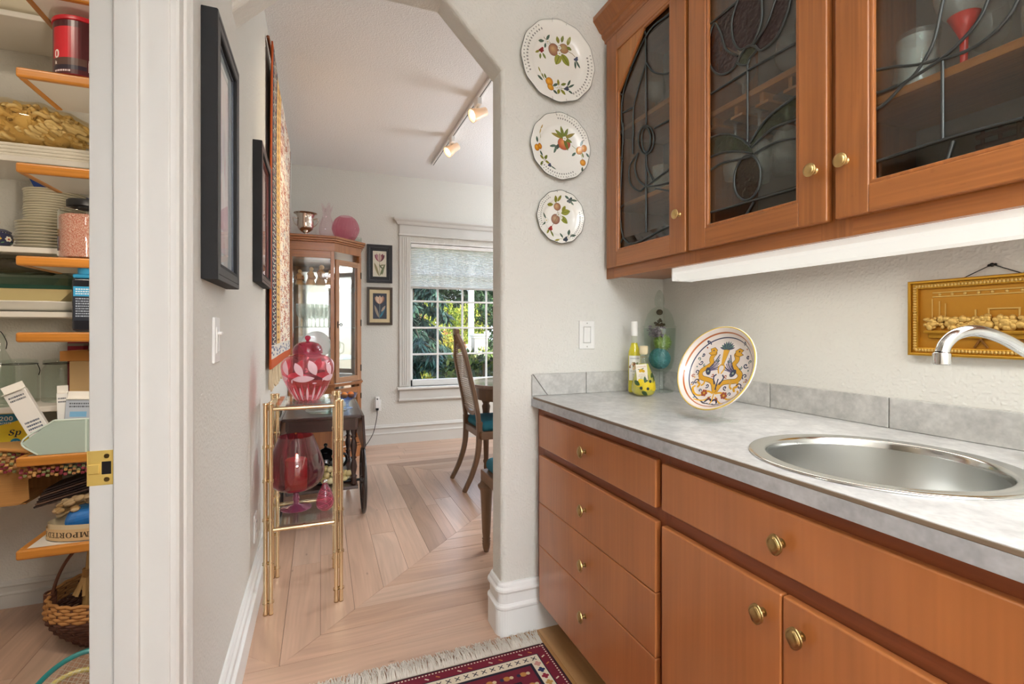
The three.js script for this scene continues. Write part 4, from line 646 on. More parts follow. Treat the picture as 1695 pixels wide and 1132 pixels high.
// ---------- the hanging tapestry ----------
{
  const t = thing('tapestry', 'long patterned wall hanging with an orange edge and tassels on the side wall', 'tapestry', [-0.243, 0, 0]);
  const z0 = -2.775, z1 = -4.46, yb = 1.02, yt = 2.655, Wd = z0 - z1, H = yt - yb;
  const art = paint(1024, 1024, (g, w, h) => {
    g.fillStyle = '#f3e8d8'; g.fillRect(0, 0, w, h);
    const n0 = 0.02 * w, n1 = 0.2 * w, g1 = 0.37 * w, yb2 = 0.955 * h;
    for (let i = 0; i < 720; i++) { const x = rr(g1 + 20, w - 20), y = rr(10, yb2), c = ['#a5402f', '#b65b3d', '#8d95a8', '#c98d63', '#a24a3a', '#9a5a5a'][i % 6]; g.strokeStyle = c; g.lineWidth = rr(2, 4); g.beginPath(); g.ellipse(x, y, rr(16, 44), rr(4, 10), 0, rr(0, 6), rr(6, 10)); g.stroke(); if (i % 3 === 0) { g.save(); g.translate(x, y); g.scale(2.4, 0.8); leafShape(g, 0, 0, rr(10, 22), rr(3, 7), rr(0, 6), c); g.restore(); } }
    g.fillStyle = '#8d3b30'; g.fillRect(g1, 0, 8, yb2); g.fillStyle = '#7a4a42'; g.fillRect(w * 0.95, 0, w * 0.05, yb2);
    for (let k = 0; k < 70; k++) { dot(g, w * 0.975, k / 70 * h, 16, '#cbb9a4', 4); }
    g.fillStyle = '#c45a26'; g.fillRect(0, 0, n0, h);
    g.fillStyle = '#2f3547'; g.fillRect(n0, 0, n1 - n0, yb2);
    g.fillStyle = '#d3a963'; g.fillRect(n1, 0, g1 - n1, yb2);
    for (let k = 0; k < 46; k++) { const y = (k + 0.5) / 46 * yb2, x = (n0 + n1) / 2; g.strokeStyle = '#d6d1c4'; g.lineWidth = 4; g.beginPath(); g.ellipse(x + (k % 2 ? 22 : -22), y, 46, 8, 0, 0, 5.2); g.stroke(); dot(g, x + (k % 2 ? -40 : 40), y, 18, '#c9b896', 4); dot(g, x + (k % 2 ? 24 : -24), y, 16, '#8e4038', 4); }
    for (let k = 0; k < 34; k++) { const y = (k + 0.5) / 34 * yb2, x = (n1 + g1) / 2, q = (g1 - n1) / 2; g.strokeStyle = '#f0dcae'; g.lineWidth = 3; g.beginPath(); g.moveTo(x - q, y - 14); g.lineTo(x + q, y + 14); g.moveTo(x + q, y - 14); g.lineTo(x - q, y + 14); g.stroke(); dot(g, x, y, 30, '#6b3f2c', 5); }
    g.fillStyle = '#d8d3ca'; g.fillRect(n0, yb2, w, h - yb2); for (let k = 0; k < 50; k++) dot(g, n0 + rr(0, w), rr(yb2 + 6, h - 6), 20, '#6d7690', 4);
  });
  const pos = [], uv = [], nz = 30, ny = 40, P = (i, j) => { const u = i / nz, v = j / ny; return [0.0022 * Math.sin(u * 9 + v * 2) + 0.0012 * Math.sin(u * 17) + 0.008 * Math.pow(v, 4) + 0.004, yb + H * v - 0.02 * Math.sin(u * PI) * v, z0 - Wd * u]; };
  const q4 = (a, b, c, d, U) => { pos.push(...a, ...b, ...c, ...a, ...c, ...d); uv.push(...U[0], ...U[1], ...U[2], ...U[0], ...U[2], ...U[3]); };
  for (let i = 0; i < nz; i++) for (let j = 0; j < ny; j++) q4(P(i, j), P(i + 1, j), P(i + 1, j + 1), P(i, j + 1), [[i / nz, j / ny], [(i + 1) / nz, j / ny], [(i + 1) / nz, (j + 1) / ny], [i / nz, (j + 1) / ny]]);
  const g = new THREE.BufferGeometry(); g.setAttribute('position', new THREE.Float32BufferAttribute(pos, 3)); g.setAttribute('uv', new THREE.Float32BufferAttribute(uv, 2)); g.computeVertexNormals();
  part('weave', g, mat(0xffffff, 0.95, { map: art, side: THREE.DoubleSide, sheen: 0.4 }), t);
  part('orange_binding', merge([tube(Array.from({ length: 12 }, (_, j) => [P(0, j / 11 * ny)[0] - 0.003, yb - 0.045 + (H + 0.045) * j / 11, z0 + 0.002]), 0.0045, 40, 8), ...[0, 1].map((k) => bx(0.01, 0.05, Wd, 0.003 - k * 0.003, yb - 0.025, (z0 + z1) / 2, 0.003))]), mat(0xbf5622, 0.85), t, 'orange cloth binding');
  const fr = []; for (let k = 0; k < 140; k++) { const z = z0 - Wd * (k + 0.5) / 140, l = rr(0.09, 0.12); fr.push(rod([rr(-0.004, 0.004), yb - 0.048, z], [rr(-0.008, 0.008), yb - 0.048 - l, z + rr(-0.008, 0.008)], 0.003, 5, 0.0045)); }
  part('tassel_fringe', merge(fr), mat(0xd9c6a4, 0.95), t).userData.kind = 'stuff';
  part('rod', rod([-0.007, yt + 0.01, z0 + 0.02], [-0.007, yt + 0.01, z1 - 0.02], 0.008), mat(0x8a4a24, 0.5), t);
}

// ---------- rug in the hall ----------
{
  const t = thing('rug', 'dark red patterned wool rug with pale fringe on the hall floor', 'rug');
  const x0 = -0.06, x1 = 0.772, z0 = -1.645, z1 = -0.05;
  const art = paint(1024, 1920, (g, w, h) => {
    g.fillStyle = '#6a1024'; g.fillRect(0, 0, w, h);
    const b = [0, 24, 58, 106, 118, 190], box = (i, c) => { g.fillStyle = c; g.fillRect(b[i], b[i], w - 2 * b[i], h - 2 * b[i]); };
    g.fillStyle = '#2a1016'; g.fillRect(0, 0, w, 10); g.fillRect(0, 0, 10, h); g.fillRect(w - 10, 0, 10, h);
    g.fillStyle = '#ddd2bd'; for (let x = 0; x < w; x += 14) g.fillRect(x, 14, 7, 6); for (let y = 0; y < h; y += 14) { g.fillRect(14, y, 6, 7); g.fillRect(w - 20, y, 6, 7); }
    box(1, '#6f1027');
    const around = (off, step, f) => { for (let x = off + step / 2; x < w - off; x += step) { f(x, off, 0); f(x, h - off, 0); } for (let y = off + step * 0.9; y < h - off; y += step) { f(off, y, 1); f(w - off, y, 1); } };
    around(41, 46, (x, y, k) => { g.save(); g.translate(x, y); g.rotate(k ? -0.5 : 0.6); g.fillStyle = ['#d9cdb4', '#b7703a', '#6f1027'][Math.floor(x + y) % 3]; g.fillRect(-9, -3, 18, 6); g.restore(); });
    box(2, '#14182c'); g.fillStyle = '#d8cbb2'; g.fillRect(b[2] + 4, b[2] + 4, w - 2 * b[2] - 8, h - 2 * b[2] - 8);
    let q = 0; around(83, 38, (x, y) => { q++; g.save(); g.translate(x, y); g.scale(0.62, 0.62); g.translate(-x, -y); if (q % 2) { g.strokeStyle = '#2b2630'; g.lineWidth = 6; g.beginPath(); g.moveTo(x - 16, y - 16); g.lineTo(x + 16, y + 16); g.moveTo(x + 16, y - 16); g.lineTo(x - 16, y + 16); g.stroke(); } else { const c = ['#1f2b55', '#8e1c34', '#b98a4a', '#2f3a44', '#c28a7e'][(q >> 1) % 5]; dot(g, x - 13, y, 13, c, 11); dot(g, x + 13, y, 13, c, 11); dot(g, x, y - 14, 11, c); dot(g, x, y + 14, 11, c); } g.restore(); });
    box(3, '#191626'); box(4, '#6a1428');
    around(155, 74, (x, y) => { g.save(); g.translate(x, y); g.scale(0.62, 0.62); g.translate(-x, -y); dot(g, x, y, 24, '#b07a3c', 20); dot(g, x - 34, y, 14, '#2a2440'); dot(g, x + 34, y, 14, '#c9b48e'); g.restore(); });
    box(5, '#120f18'); g.fillStyle = '#741229'; g.fillRect(b[5] + 8, b[5] + 8, w - 2 * b[5] - 16, h - 2 * b[5] - 16);
    for (let y = 430; y < h - 200; y += 330) { g.fillStyle = '#d6c8ad'; g.beginPath(); for (let i = 0; i < 16; i++) { const a = i / 16 * 2 * PI, r = i % 2 ? 160 : 110; g.lineTo(w / 2 + r * Math.cos(a), y + r * Math.sin(a) * 0.95); } g.fill(); for (let i = 0; i < 8; i++) { const a = i / 8 * 2 * PI; leafShape(g, w / 2, y, 84, 16, a, i % 2 ? '#7a1a2e' : '#1d2547'); } dot(g, w / 2, y, 26, '#b5793a'); }
    // an ivory corner figure near the end
    for (const s of [0.36, 0.5, 0.64]) { g.fillStyle = '#d6c8ad'; g.beginPath(); for (let i = 0; i < 12; i++) { const a = i / 12 * 2 * PI, r = i % 2 ? 66 : 40; g.lineTo(w * s + r * Math.cos(a), 270 + r * Math.sin(a) * 0.7); } g.fill(); for (let i = 0; i < 6; i++) leafShape(g, w * s, 270, 36, 8, i, '#6a1428'); }
  });
  const body = span(x0, x1, 0.0006, 0.0095, z0, z1, 0.003, 'z', 2), p = body.attributes.position, uv = body.attributes.uv;
  for (let i = 0; i < p.count; i++) uv.setXY(i, (p.getX(i) - x0) / (x1 - x0), 1 - (p.getZ(i) - z0) / (z1 - z0));
  part('pile', body, mat(0xffffff, 0.97, { map: art, sheen: 0.5, bumpMap: clothTex, bumpScale: 0 }), t);
  part('selvage', span(x0, x1, 0.0005, 0.004, z0 - 0.016, z0 + 0.002), mat(0xd2c6b2, 0.9), t);
  const fr = []; for (let k = 0; k < 560; k++) { const x = x0 + (x1 - x0) * (k + 0.5) / 560 + rr(-0.002, 0.002), l = rr(0.05, 0.085), s = rr(-0.02, 0.02) + 0.012 * Math.sin(k * 0.21), y = rr(0.001, 0.007); fr.push(tube([[x, 0.004, z0 - 0.008], [x + s * 0.3, 0.005 + y, z0 - 0.016 - l * 0.45], [x + s, 0.0024 + y * 0.3, z0 - 0.014 - l]], 0.0016, 5, 4)); }
  part('fringe', merge(fr), mat(0xe0d7ca, 0.95), t).userData.kind = 'stuff';
}

// ---------- things on the worktop ----------
{
  // deep majolica plate standing on a clear easel; faces away from the back wall, leaning
  const C = V(1.058, 1.0655, -1.0954), az = -84.1 * PI / 180, ti = 23.8 * PI / 180, R = 0.1305;
  const art = paint(1024, 1024, (g, w) => {
    g.fillStyle = '#ece0d6'; g.fillRect(0, 0, w, w); g.translate(w / 2, w / 2); g.scale(w / 200, w / 200);
    const ring = (r, c, lw) => { g.strokeStyle = c; g.lineWidth = lw; g.beginPath(); g.arc(0, 0, r, 0, PI * 2); g.stroke(); };
    ring(98.5, '#d9b545', 3); ring(87, '#b4622f', 2.2); ring(79, '#353c55', 2);
    const Y = '#e0a526', N = '#2e3550', O = '#a04a2a', Gn = '#4c6f66';
    const half = (s) => {
      g.save(); g.translate(0, -2); g.scale(s * 1.08, 1.08);
      const stroke = (pts, c, lw) => { g.strokeStyle = c; g.lineWidth = lw; g.lineCap = 'round'; g.lineJoin = 'round'; g.beginPath(); g.moveTo(...pts[0]); for (let i = 1; i < pts.length - 1; i++) g.quadraticCurveTo(pts[i][0], pts[i][1], (pts[i][0] + pts[i + 1][0]) / 2, (pts[i][1] + pts[i + 1][1]) / 2); g.lineTo(...pts[pts.length - 1]); g.stroke(); };
      const body = [[26, -36], [34, -26], [24, -14], [36, -4], [50, 6], [44, 20], [26, 22], [10, 26], [2, 44]];
      stroke(body, '#5a3a18', 11); stroke(body, Y, 9);
      const headP = [[24, -34], [22, -44], [30, -50], [40, -46], [36, -40], [42, -36], [34, -32]];
      g.fillStyle = Y; g.beginPath(); headP.forEach(([x, y], i) => i ? g.lineTo(x, y) : g.moveTo(x, y)); g.closePath(); g.fill(); g.strokeStyle = '#5a3a18'; g.lineWidth = 1; g.stroke(); dot(g, 31, -43, 1.6, N);
      for (let k = 0; k < 6; k++) stroke([[34 - k * 2, 2], [22 - k * 2.4, -12 + k * 2], [13 - k * 1.2, -34 + k * 6.5]], k % 2 ? '#7d6f8a' : N, 2.4);
      dot(g, 30, 4, 6, N, 9, 0.5); dot(g, 30, 4, 2.4, '#8fa08a');
      stroke([[44, 16], [50, 30], [40, 34], [44, 40]], Y, 5); stroke([[32, 22], [30, 32], [36, 36]], Y, 4);
      for (const [x, y, r, a] of [[54, -14, 6, 0.5], [58, 8, 6, 2], [52, 30, 7, 3.4], [22, 36, 5, 1.2], [44, -58, 4, 2.6], [54, -32, 4, 1]]) { stroke(Array.from({ length: 12 }, (_, i) => [x + r * (1 - i / 13) * Math.cos(a + i * 0.55), y + r * (1 - i / 13) * Math.sin(a + i * 0.55)]), N, 2.2); }
      stroke([[4, 50], [18, 44], [30, 60], [46, 58], [56, 44], [52, 40]], Y, 4); stroke([[6, 58], [18, 70], [36, 70]], Y, 3);
      for (let k = 0; k < 6; k++) { const a = k / 6 * 2 * PI; dot(g, 24 + 5 * Math.cos(a), 52 + 5 * Math.sin(a), 3, O); } dot(g, 24, 52, 2.4, Y);
      stroke([[2, 66], [8, 60], [14, 70]], N, 4); stroke([[6, 74], [12, 76], [20, 72]], N, 3);
      for (const [x, y, r, a] of [[14, -22, 4, 0], [62, -22, 4, 2.2], [64, 18, 4, 4], [36, 48, 4, 3], [16, 12, 4, 1], [60, 34, 4, 2], [44, -8, 3.5, 5], [10, 62, 4, 2]]) stroke(Array.from({ length: 10 }, (_, i) => [x + r * (1 - i / 12) * Math.cos(a + i * 0.6), y + r * (1 - i / 12) * Math.sin(a + i * 0.6)]), [N, O, Gn][Math.floor(x) % 3], 1.8);
      for (const [x, y] of [[62, -4], [60, 20], [60, 38], [40, 66], [48, -48]]) dot(g, x, y, 1.6, [O, Gn, Y][Math.abs(x + y) % 3]);
      stroke([[6, 30], [14, 16], [8, 10]], N, 3); stroke([[3, 6], [9, -4], [4, -12]], Y, 3);
      g.restore();
    };
    half(1); half(-1);
    g.fillStyle = Y; g.beginPath(); g.moveTo(-8, -52); g.lineTo(8, -52); g.lineTo(3, -14); g.lineTo(-3, -14); g.fill(); g.strokeStyle = '#5a3a18'; g.lineWidth = 0.8; g.stroke();
    for (let k = 0; k < 9; k++) leafShape(g, 0, -52, 20, 4, -2.9 + k * 0.33, k % 2 ? Gn : '#3c4c60');
    g.strokeStyle = N; g.lineWidth = 3; g.beginPath(); g.moveTo(0, 44); g.lineTo(0, 18); g.stroke(); g.strokeStyle = Y; g.lineWidth = 3; g.beginPath(); g.moveTo(0, 78); g.lineTo(0, 46); g.stroke();
  });
  const t = thing('display_plate', 'majolica plate painted with two yellow dragons, standing on a clear easel', 'plate', [C.x, C.y, C.z]);
  t.rotation.set(0, 0, 0); t.quaternion.setFromRotationMatrix(new THREE.Matrix4().makeBasis(...(() => { const n = V(Math.sin(az) * Math.cos(ti), Math.sin(ti), Math.cos(az) * Math.cos(ti)), u = V(0, 1, 0).cross(n).normalize(), v = n.clone().cross(u); return [u, v, n]; })()));
  const prof = [[0, -0.03], [0.088, -0.03], [0.098, -0.028], [0.107, -0.021], [0.115, -0.01], [0.123, -0.0005], [0.1265, 0.001], [R, -0.0012], [0.1295, -0.0042], [0.124, -0.012], [0.115, -0.025], [0.104, -0.035], [0.09, -0.038], [0.077, -0.0385], [0.075, -0.042], [0.069, -0.042], [0.067, -0.038], [0, -0.038]];
  const g = lathe(prof, 96).rotateX(PI / 2), p = g.attributes.position, uv = g.attributes.uv;
  for (let i = 0; i < p.count; i++) { const x = p.getX(i), y = p.getY(i), z = p.getZ(i), k = z < -0.0302 || Math.hypot(x, y) > 0.1275 ? 0.0 : 1; uv.setXY(i, k ? 0.5 + x / R / 2.02 : 0.5 + 0.46, k ? 0.5 + y / R / 2.02 : 0.5); }
  part('dish', g, mat(0xffffff, 0.12, { map: art, clearcoat: 0.8, clearcoatRoughness: 0.04 }), t);
  part('rim_line', new THREE.TorusGeometry(0.1275, 0.0018, 8, 120).translate(0, 0, 0.0003).toNonIndexed(), mat(0xd9bb4c, 0.2, { clearcoat: 0.6 }), t, 'yellow line round the rim');
  const e = thing('plate_easel', 'small clear acrylic easel holding the painted dragon plate', 'plate stand', [1.03, TOP, -1.0954], -6 * PI / 180);
  for (const s of [-0.045, 0.045]) part('arm', bar([[-0.062, 0.014, s], [-0.056, 0.004, s], [-0.03, 0.0035, s], [0.03, 0.0035, s], [0.07, 0.0035, s]], 0.006, 0.005, [0, 0, 1], 16), M.clear, e);
  for (const s of [-0.045, 0.045]) part('upright', bar([[0.012, 0.005, s], [0.035, 0.07, s], [0.058, 0.13, s * 0.7]], 0.006, 0.005, [0, 0, 1], 10), M.clear, e);
  part('crossbar', rod([0.045, 0.004, -0.05], [0.045, 0.004, 0.05], 0.0032), M.clear, e);
}
const yellowDrink = mat(0xf3e334, 0.15, { transmission: 0.2, thickness: 0, side: THREE.DoubleSide, emissive: 0x000000 });
const labelTex = (lines, bg, art) => paint(256, 512, (g, w, h) => { g.fillStyle = bg; g.fillRect(0, 0, w, h); art && art(g, w, h); g.fillStyle = '#3a3a3a'; g.textAlign = 'center'; for (const [s, y, px, c, f] of lines) { g.fillStyle = c || '#3a3a3a'; g.font = (f || '') + ' ' + px + 'px sans-serif'; g.fillText(s, w / 2, y); } });
function wrap(r, y0, y1, a0, a1, n = 20) {                    // a label on a round body
  const pos = [], uv = [];
  for (let i = 0; i < n; i++) { const A = a0 + (a1 - a0) * i / n, B = a0 + (a1 - a0) * (i + 1) / n, p = (a, y) => [r * Math.sin(a), y, r * Math.cos(a)]; pos.push(...p(A, y0), ...p(B, y0), ...p(B, y1), ...p(A, y0), ...p(B, y1), ...p(A, y1)); uv.push(i / n, 0, (i + 1) / n, 0, (i + 1) / n, 1, i / n, 0, (i + 1) / n, 1, i / n, 1); }
  const g = new THREE.BufferGeometry(); g.setAttribute('position', new THREE.Float32BufferAttribute(pos, 3)); g.setAttribute('uv', new THREE.Float32BufferAttribute(uv, 2)); g.computeVertexNormals(); return g;
}
{
  const t = thing('liqueur_bottle', 'tall slim bottle of yellow lemon liqueur with a white cap', 'bottle', [1.196, TOP + 0.0005, -1.672]);
  part('glass', lathe([[0, 0.002], [0.022, 0.0], [0.0255, 0.003], [0.0262, 0.01], [0.0262, 0.15], [0.0245, 0.172], [0.016, 0.196], [0.0125, 0.21], [0.0115, 0.255], [0.0125, 0.258], [0.0125, 0.264], [0.0105, 0.266]], 40), pane(0xfbfdf6), t);
  part('drink', lathe([[0, 0.005], [0.022, 0.005], [0.0246, 0.01], [0.0246, 0.15], [0.023, 0.171], [0.0148, 0.194], [0.012, 0.206], [0.0, 0.207]], 40), yellowDrink, t, 'bright yellow liqueur');
  part('cap', lathe([[0.0133, 0.235], [0.0138, 0.236], [0.0138, 0.292], [0.0125, 0.2945], [0, 0.295]], 28), mat(0xf1efe8, 0.5), t);
  part('label', wrap(0.0267, 0.055, 0.155, -1.5, 0.4), mat(0xffffff, 0.6, { map: labelTex([['Limoncello', 70, 42, '#555'], ['di Sorrento', 330, 36, '#666'], ['liquore', 400, 30, '#777'], ['50 cl', 460, 30, '#777']], '#f1efe6', (g, w, h) => { for (let i = 0; i < 40; i++) dot(g, rr(20, w - 20), rr(140, 280), rr(8, 26), ['#b9864a', '#8c5a3a', '#d8b46a', '#7d8a5a', '#e3c9a0'][i % 5]); }) }), t, 'white label with a small town view');
}
{
  const t = thing('lemon_bottle', 'short pear-shaped bottle painted with lemons and green leaves', 'bottle', [1.186, TOP + 0.0005, -1.597]);
  const prof = smooth([[0.028, 0.0], [0.042, 0.012], [0.0455, 0.035], [0.04, 0.07], [0.03, 0.1], [0.02, 0.125], [0.0142, 0.145], [0.0135, 0.158]], 40);
  part('glass', lathe([[0, 0.002], ...prof, [0.0155, 0.16], [0.0155, 0.166], [0.012, 0.167]], 48), pane(0xfbfdf4), t);
  part('drink', lathe([[0, 0.004], ...prof.filter(([, y]) => y < 0.128 && y > 0.004).map(([r, y]) => [r - 0.002, y]), [0, 0.128]], 40), mat(0xf3ea70, 0.15, { transmission: 0.4, thickness: 0, side: THREE.DoubleSide }), t, 'pale yellow liqueur');
  part('cork', lathe([[0.0132, 0.163], [0.0168, 0.168], [0.0172, 0.19], [0.0158, 0.1965], [0, 0.197]], 24), mat(0xe0cfa8, 0.7), t);
  const rAt = (y) => { for (let i = 1; i < prof.length; i++) if (prof[i][1] >= y) { const k = (y - prof[i - 1][1]) / (prof[i][1] - prof[i - 1][1]); return prof[i - 1][0] + k * (prof[i][0] - prof[i - 1][0]); } return 0.0135; };
  const patch = (a, y, len, wid, rot, out, tip = 1) => { const pos = [], n = 8, P = (u, v) => { const x = u * len * Math.cos(rot) - v * Math.sin(rot), h = u * len * Math.sin(rot) + v * Math.cos(rot), r = rAt(Math.max(0.004, Math.min(0.15, y + h))) + out, A = a + x / r; return [r * Math.sin(A), y + h, r * Math.cos(A)]; }, W = (u) => wid * Math.pow(Math.sin(PI * Math.min(0.999, Math.max(0.001, u))), tip); for (let i = 0; i < n; i++) for (const [va, vb] of [[-1, 0], [0, 1]]) { const u = i / n, w = (i + 1) / n, q = [P(u, va * W(u)), P(w, va * W(w)), P(w, vb * W(w)), P(u, vb * W(u))]; pos.push(...q[0], ...q[1], ...q[2], ...q[0], ...q[2], ...q[3]); } const g = new THREE.BufferGeometry(); g.setAttribute('position', new THREE.Float32BufferAttribute(pos, 3)); g.computeVertexNormals(); return fin(g); };
  const yel = mat(0xe8cd1e, 0.5), grn = mat(0x39562c, 0.5), bl = mat(0x2d3a30, 0.5);
  for (const [a, y, l, w, r] of [[-0.75, 0.03, 0.05, 0.017, 0.5], [-0.1, 0.045, 0.045, 0.016, -0.3], [0.4, 0.025, 0.05, 0.017, 0.9], [-1.5, 0.05, 0.045, 0.015, 0.2]]) part('painted_lemon', patch(a, y, l, w, r, 0.0006, 0.6), yel, t);
  for (const [a, y, l, w, r] of [[-0.55, 0.055, 0.035, 0.009, 1.2], [-0.95, 0.045, 0.032, 0.009, 2.6], [0.1, 0.075, 0.03, 0.008, 0.6], [-0.8, 0.022, 0.026, 0.008, -0.6], [0.5, 0.06, 0.032, 0.008, 1.0]]) part('painted_leaf', patch(a, y, l, w, r, 0.001, 0.8), grn, t);
  for (const [a, y] of [[-0.95, 0.032], [-0.4, 0.03], [-0.15, 0.058]]) part('painted_blossom', patch(a, y, 0.012, 0.006, 0.4, 0.0012, 0.5), bl, t);
  const tag = part('tag', new THREE.PlaneGeometry(0.042, 0.062).translate(0, 0, 0).toNonIndexed(), mat(0xffffff, 0.7, { side: THREE.DoubleSide, map: labelTex([['Limoncello', 90, 44, '#b5651d', 'italic'], ['prodotto', 330, 36, '#8a6a3a'], ['artigianale', 385, 36, '#8a6a3a'], ['30% vol', 450, 34, '#7a6a4a']], '#f3ead6', (g, w) => { dot(g, 110, 200, 44, '#e7b92a', 60, 0.5); dot(g, 160, 220, 38, '#ddb024', 50, -0.4); leafShape(g, 120, 170, 80, 18, -0.6, '#4b6a32'); leafShape(g, 100, 180, 70, 16, 3.6, '#4b6a32'); }) }), t, 'cream paper tag');
  tag.position.set(-0.026, 0.095, 0.024); tag.rotation.set(-0.15, -0.75, 0);
  part('string', tube([[-0.03, 0.126, 0.02], [-0.016, 0.15, 0.01], [0, 0.154, 0.0165], [0.014, 0.153, 0.004], [0, 0.152, -0.0148], [-0.014, 0.15, 0.002]], 0.0008, 30, 5), mat(0xb9a06a, 0.9), t);
}
{
  const P = [1.33, TOP + 0.0005, -1.682];
  const t = thing('apothecary_jar', 'tall clear glass lidded jar on a stem, filled with coloured decorative balls', 'jar', P);
  part('bowl', lathe([[0, 0.002], [0.055, 0.0], [0.057, 0.004], [0.05, 0.01], [0.025, 0.02], [0.016, 0.03], [0.024, 0.042], [0.017, 0.052], [0.022, 0.062], [0.016, 0.07], [0.03, 0.078], [0.052, 0.1], [0.06, 0.13], [0.063, 0.18], [0.066, 0.24], [0.067, 0.268], [0.0645, 0.268], [0.061, 0.2], [0.057, 0.13], [0.048, 0.1], [0.02, 0.084], [0, 0.082]], 48), pane(0xf4f8f5), t);
  part('lid', lathe([[0.0705, 0.27], [0.0705, 0.274], [0.062, 0.279], [0.058, 0.3], [0.05, 0.325], [0.036, 0.345], [0.022, 0.353], [0.015, 0.358], [0.019, 0.366], [0.021, 0.385], [0.018, 0.405], [0.01, 0.42], [0.004, 0.428], [0, 0.429]], 48), pane(0xf4f8f5), t);
  const fuzz = (r, n, l, w) => { const a = []; for (let i = 0; i < n; i++) { const y = 1 - 2 * (i + 0.5) / n, f = i * 2.39996, q = Math.sqrt(1 - y * y), d = [q * Math.cos(f), y, q * Math.sin(f)]; a.push(rod(d.map((v) => v * r * 0.8), d.map((v) => v * (r + l * rr(0.5, 1)) + rr(-0.003, 0.003)), w, 4, w * 0.4)); } return a; };
  solo('decor_ball', 'teal woven ball low inside the tall glass jar', 'decorative ball', merge([ball(0.042, 0, 0, 0, 1, 1, 1, 20), ...Array.from({ length: 26 }, (_, i) => { const a = rr(0, PI), b = rr(0, PI); return new THREE.TorusGeometry(0.0425, 0.0022, 5, 28).rotateX(a).rotateY(b).toNonIndexed(); })]), mat(0x3a8b93, 0.7), null, [P[0] - 0.004, P[1] + 0.139, P[2] + 0.006]);
  solo('decor_ball', 'bright green mossy ball above the teal one in the glass jar', 'decorative ball', merge([ball(0.032, 0, 0, 0, 1, 1, 1, 16), ...fuzz(0.032, 260, 0.009, 0.0018)]), mat(0x93b04a, 0.9), null, [P[0] + 0.012, P[1] + 0.207, P[2] + 0.004]);
  solo('dried_flower_ball', 'purple and cream dried flower ball on top of the green one in the jar', 'dried flowers', merge([ball(0.02, 0, 0, 0), ...Array.from({ length: 60 }, () => ball(rr(0.004, 0.008), rr(-0.03, 0.03), rr(-0.02, 0.024), rr(-0.026, 0.026), 1, 0.6, 1, 6))]), mat(0x8c7f8c, 0.9), null, [P[0] - 0.02, P[1] + 0.25, P[2] + 0.006]);
  solo('dried_seed_heads', 'small dark dried seed heads under the lid of the glass jar', 'dried flowers', merge([...Array.from({ length: 26 }, () => ball(rr(0.004, 0.007), rr(-0.02, 0.02), rr(-0.008, 0.02), rr(-0.02, 0.02), 1, 0.8, 1, 6)), ball(0.014, 0, 0.05, 0, 1, 0.9, 1, 8)]), mat(0x5d5544, 0.95), null, [P[0], P[1] + 0.284, P[2]]);
}
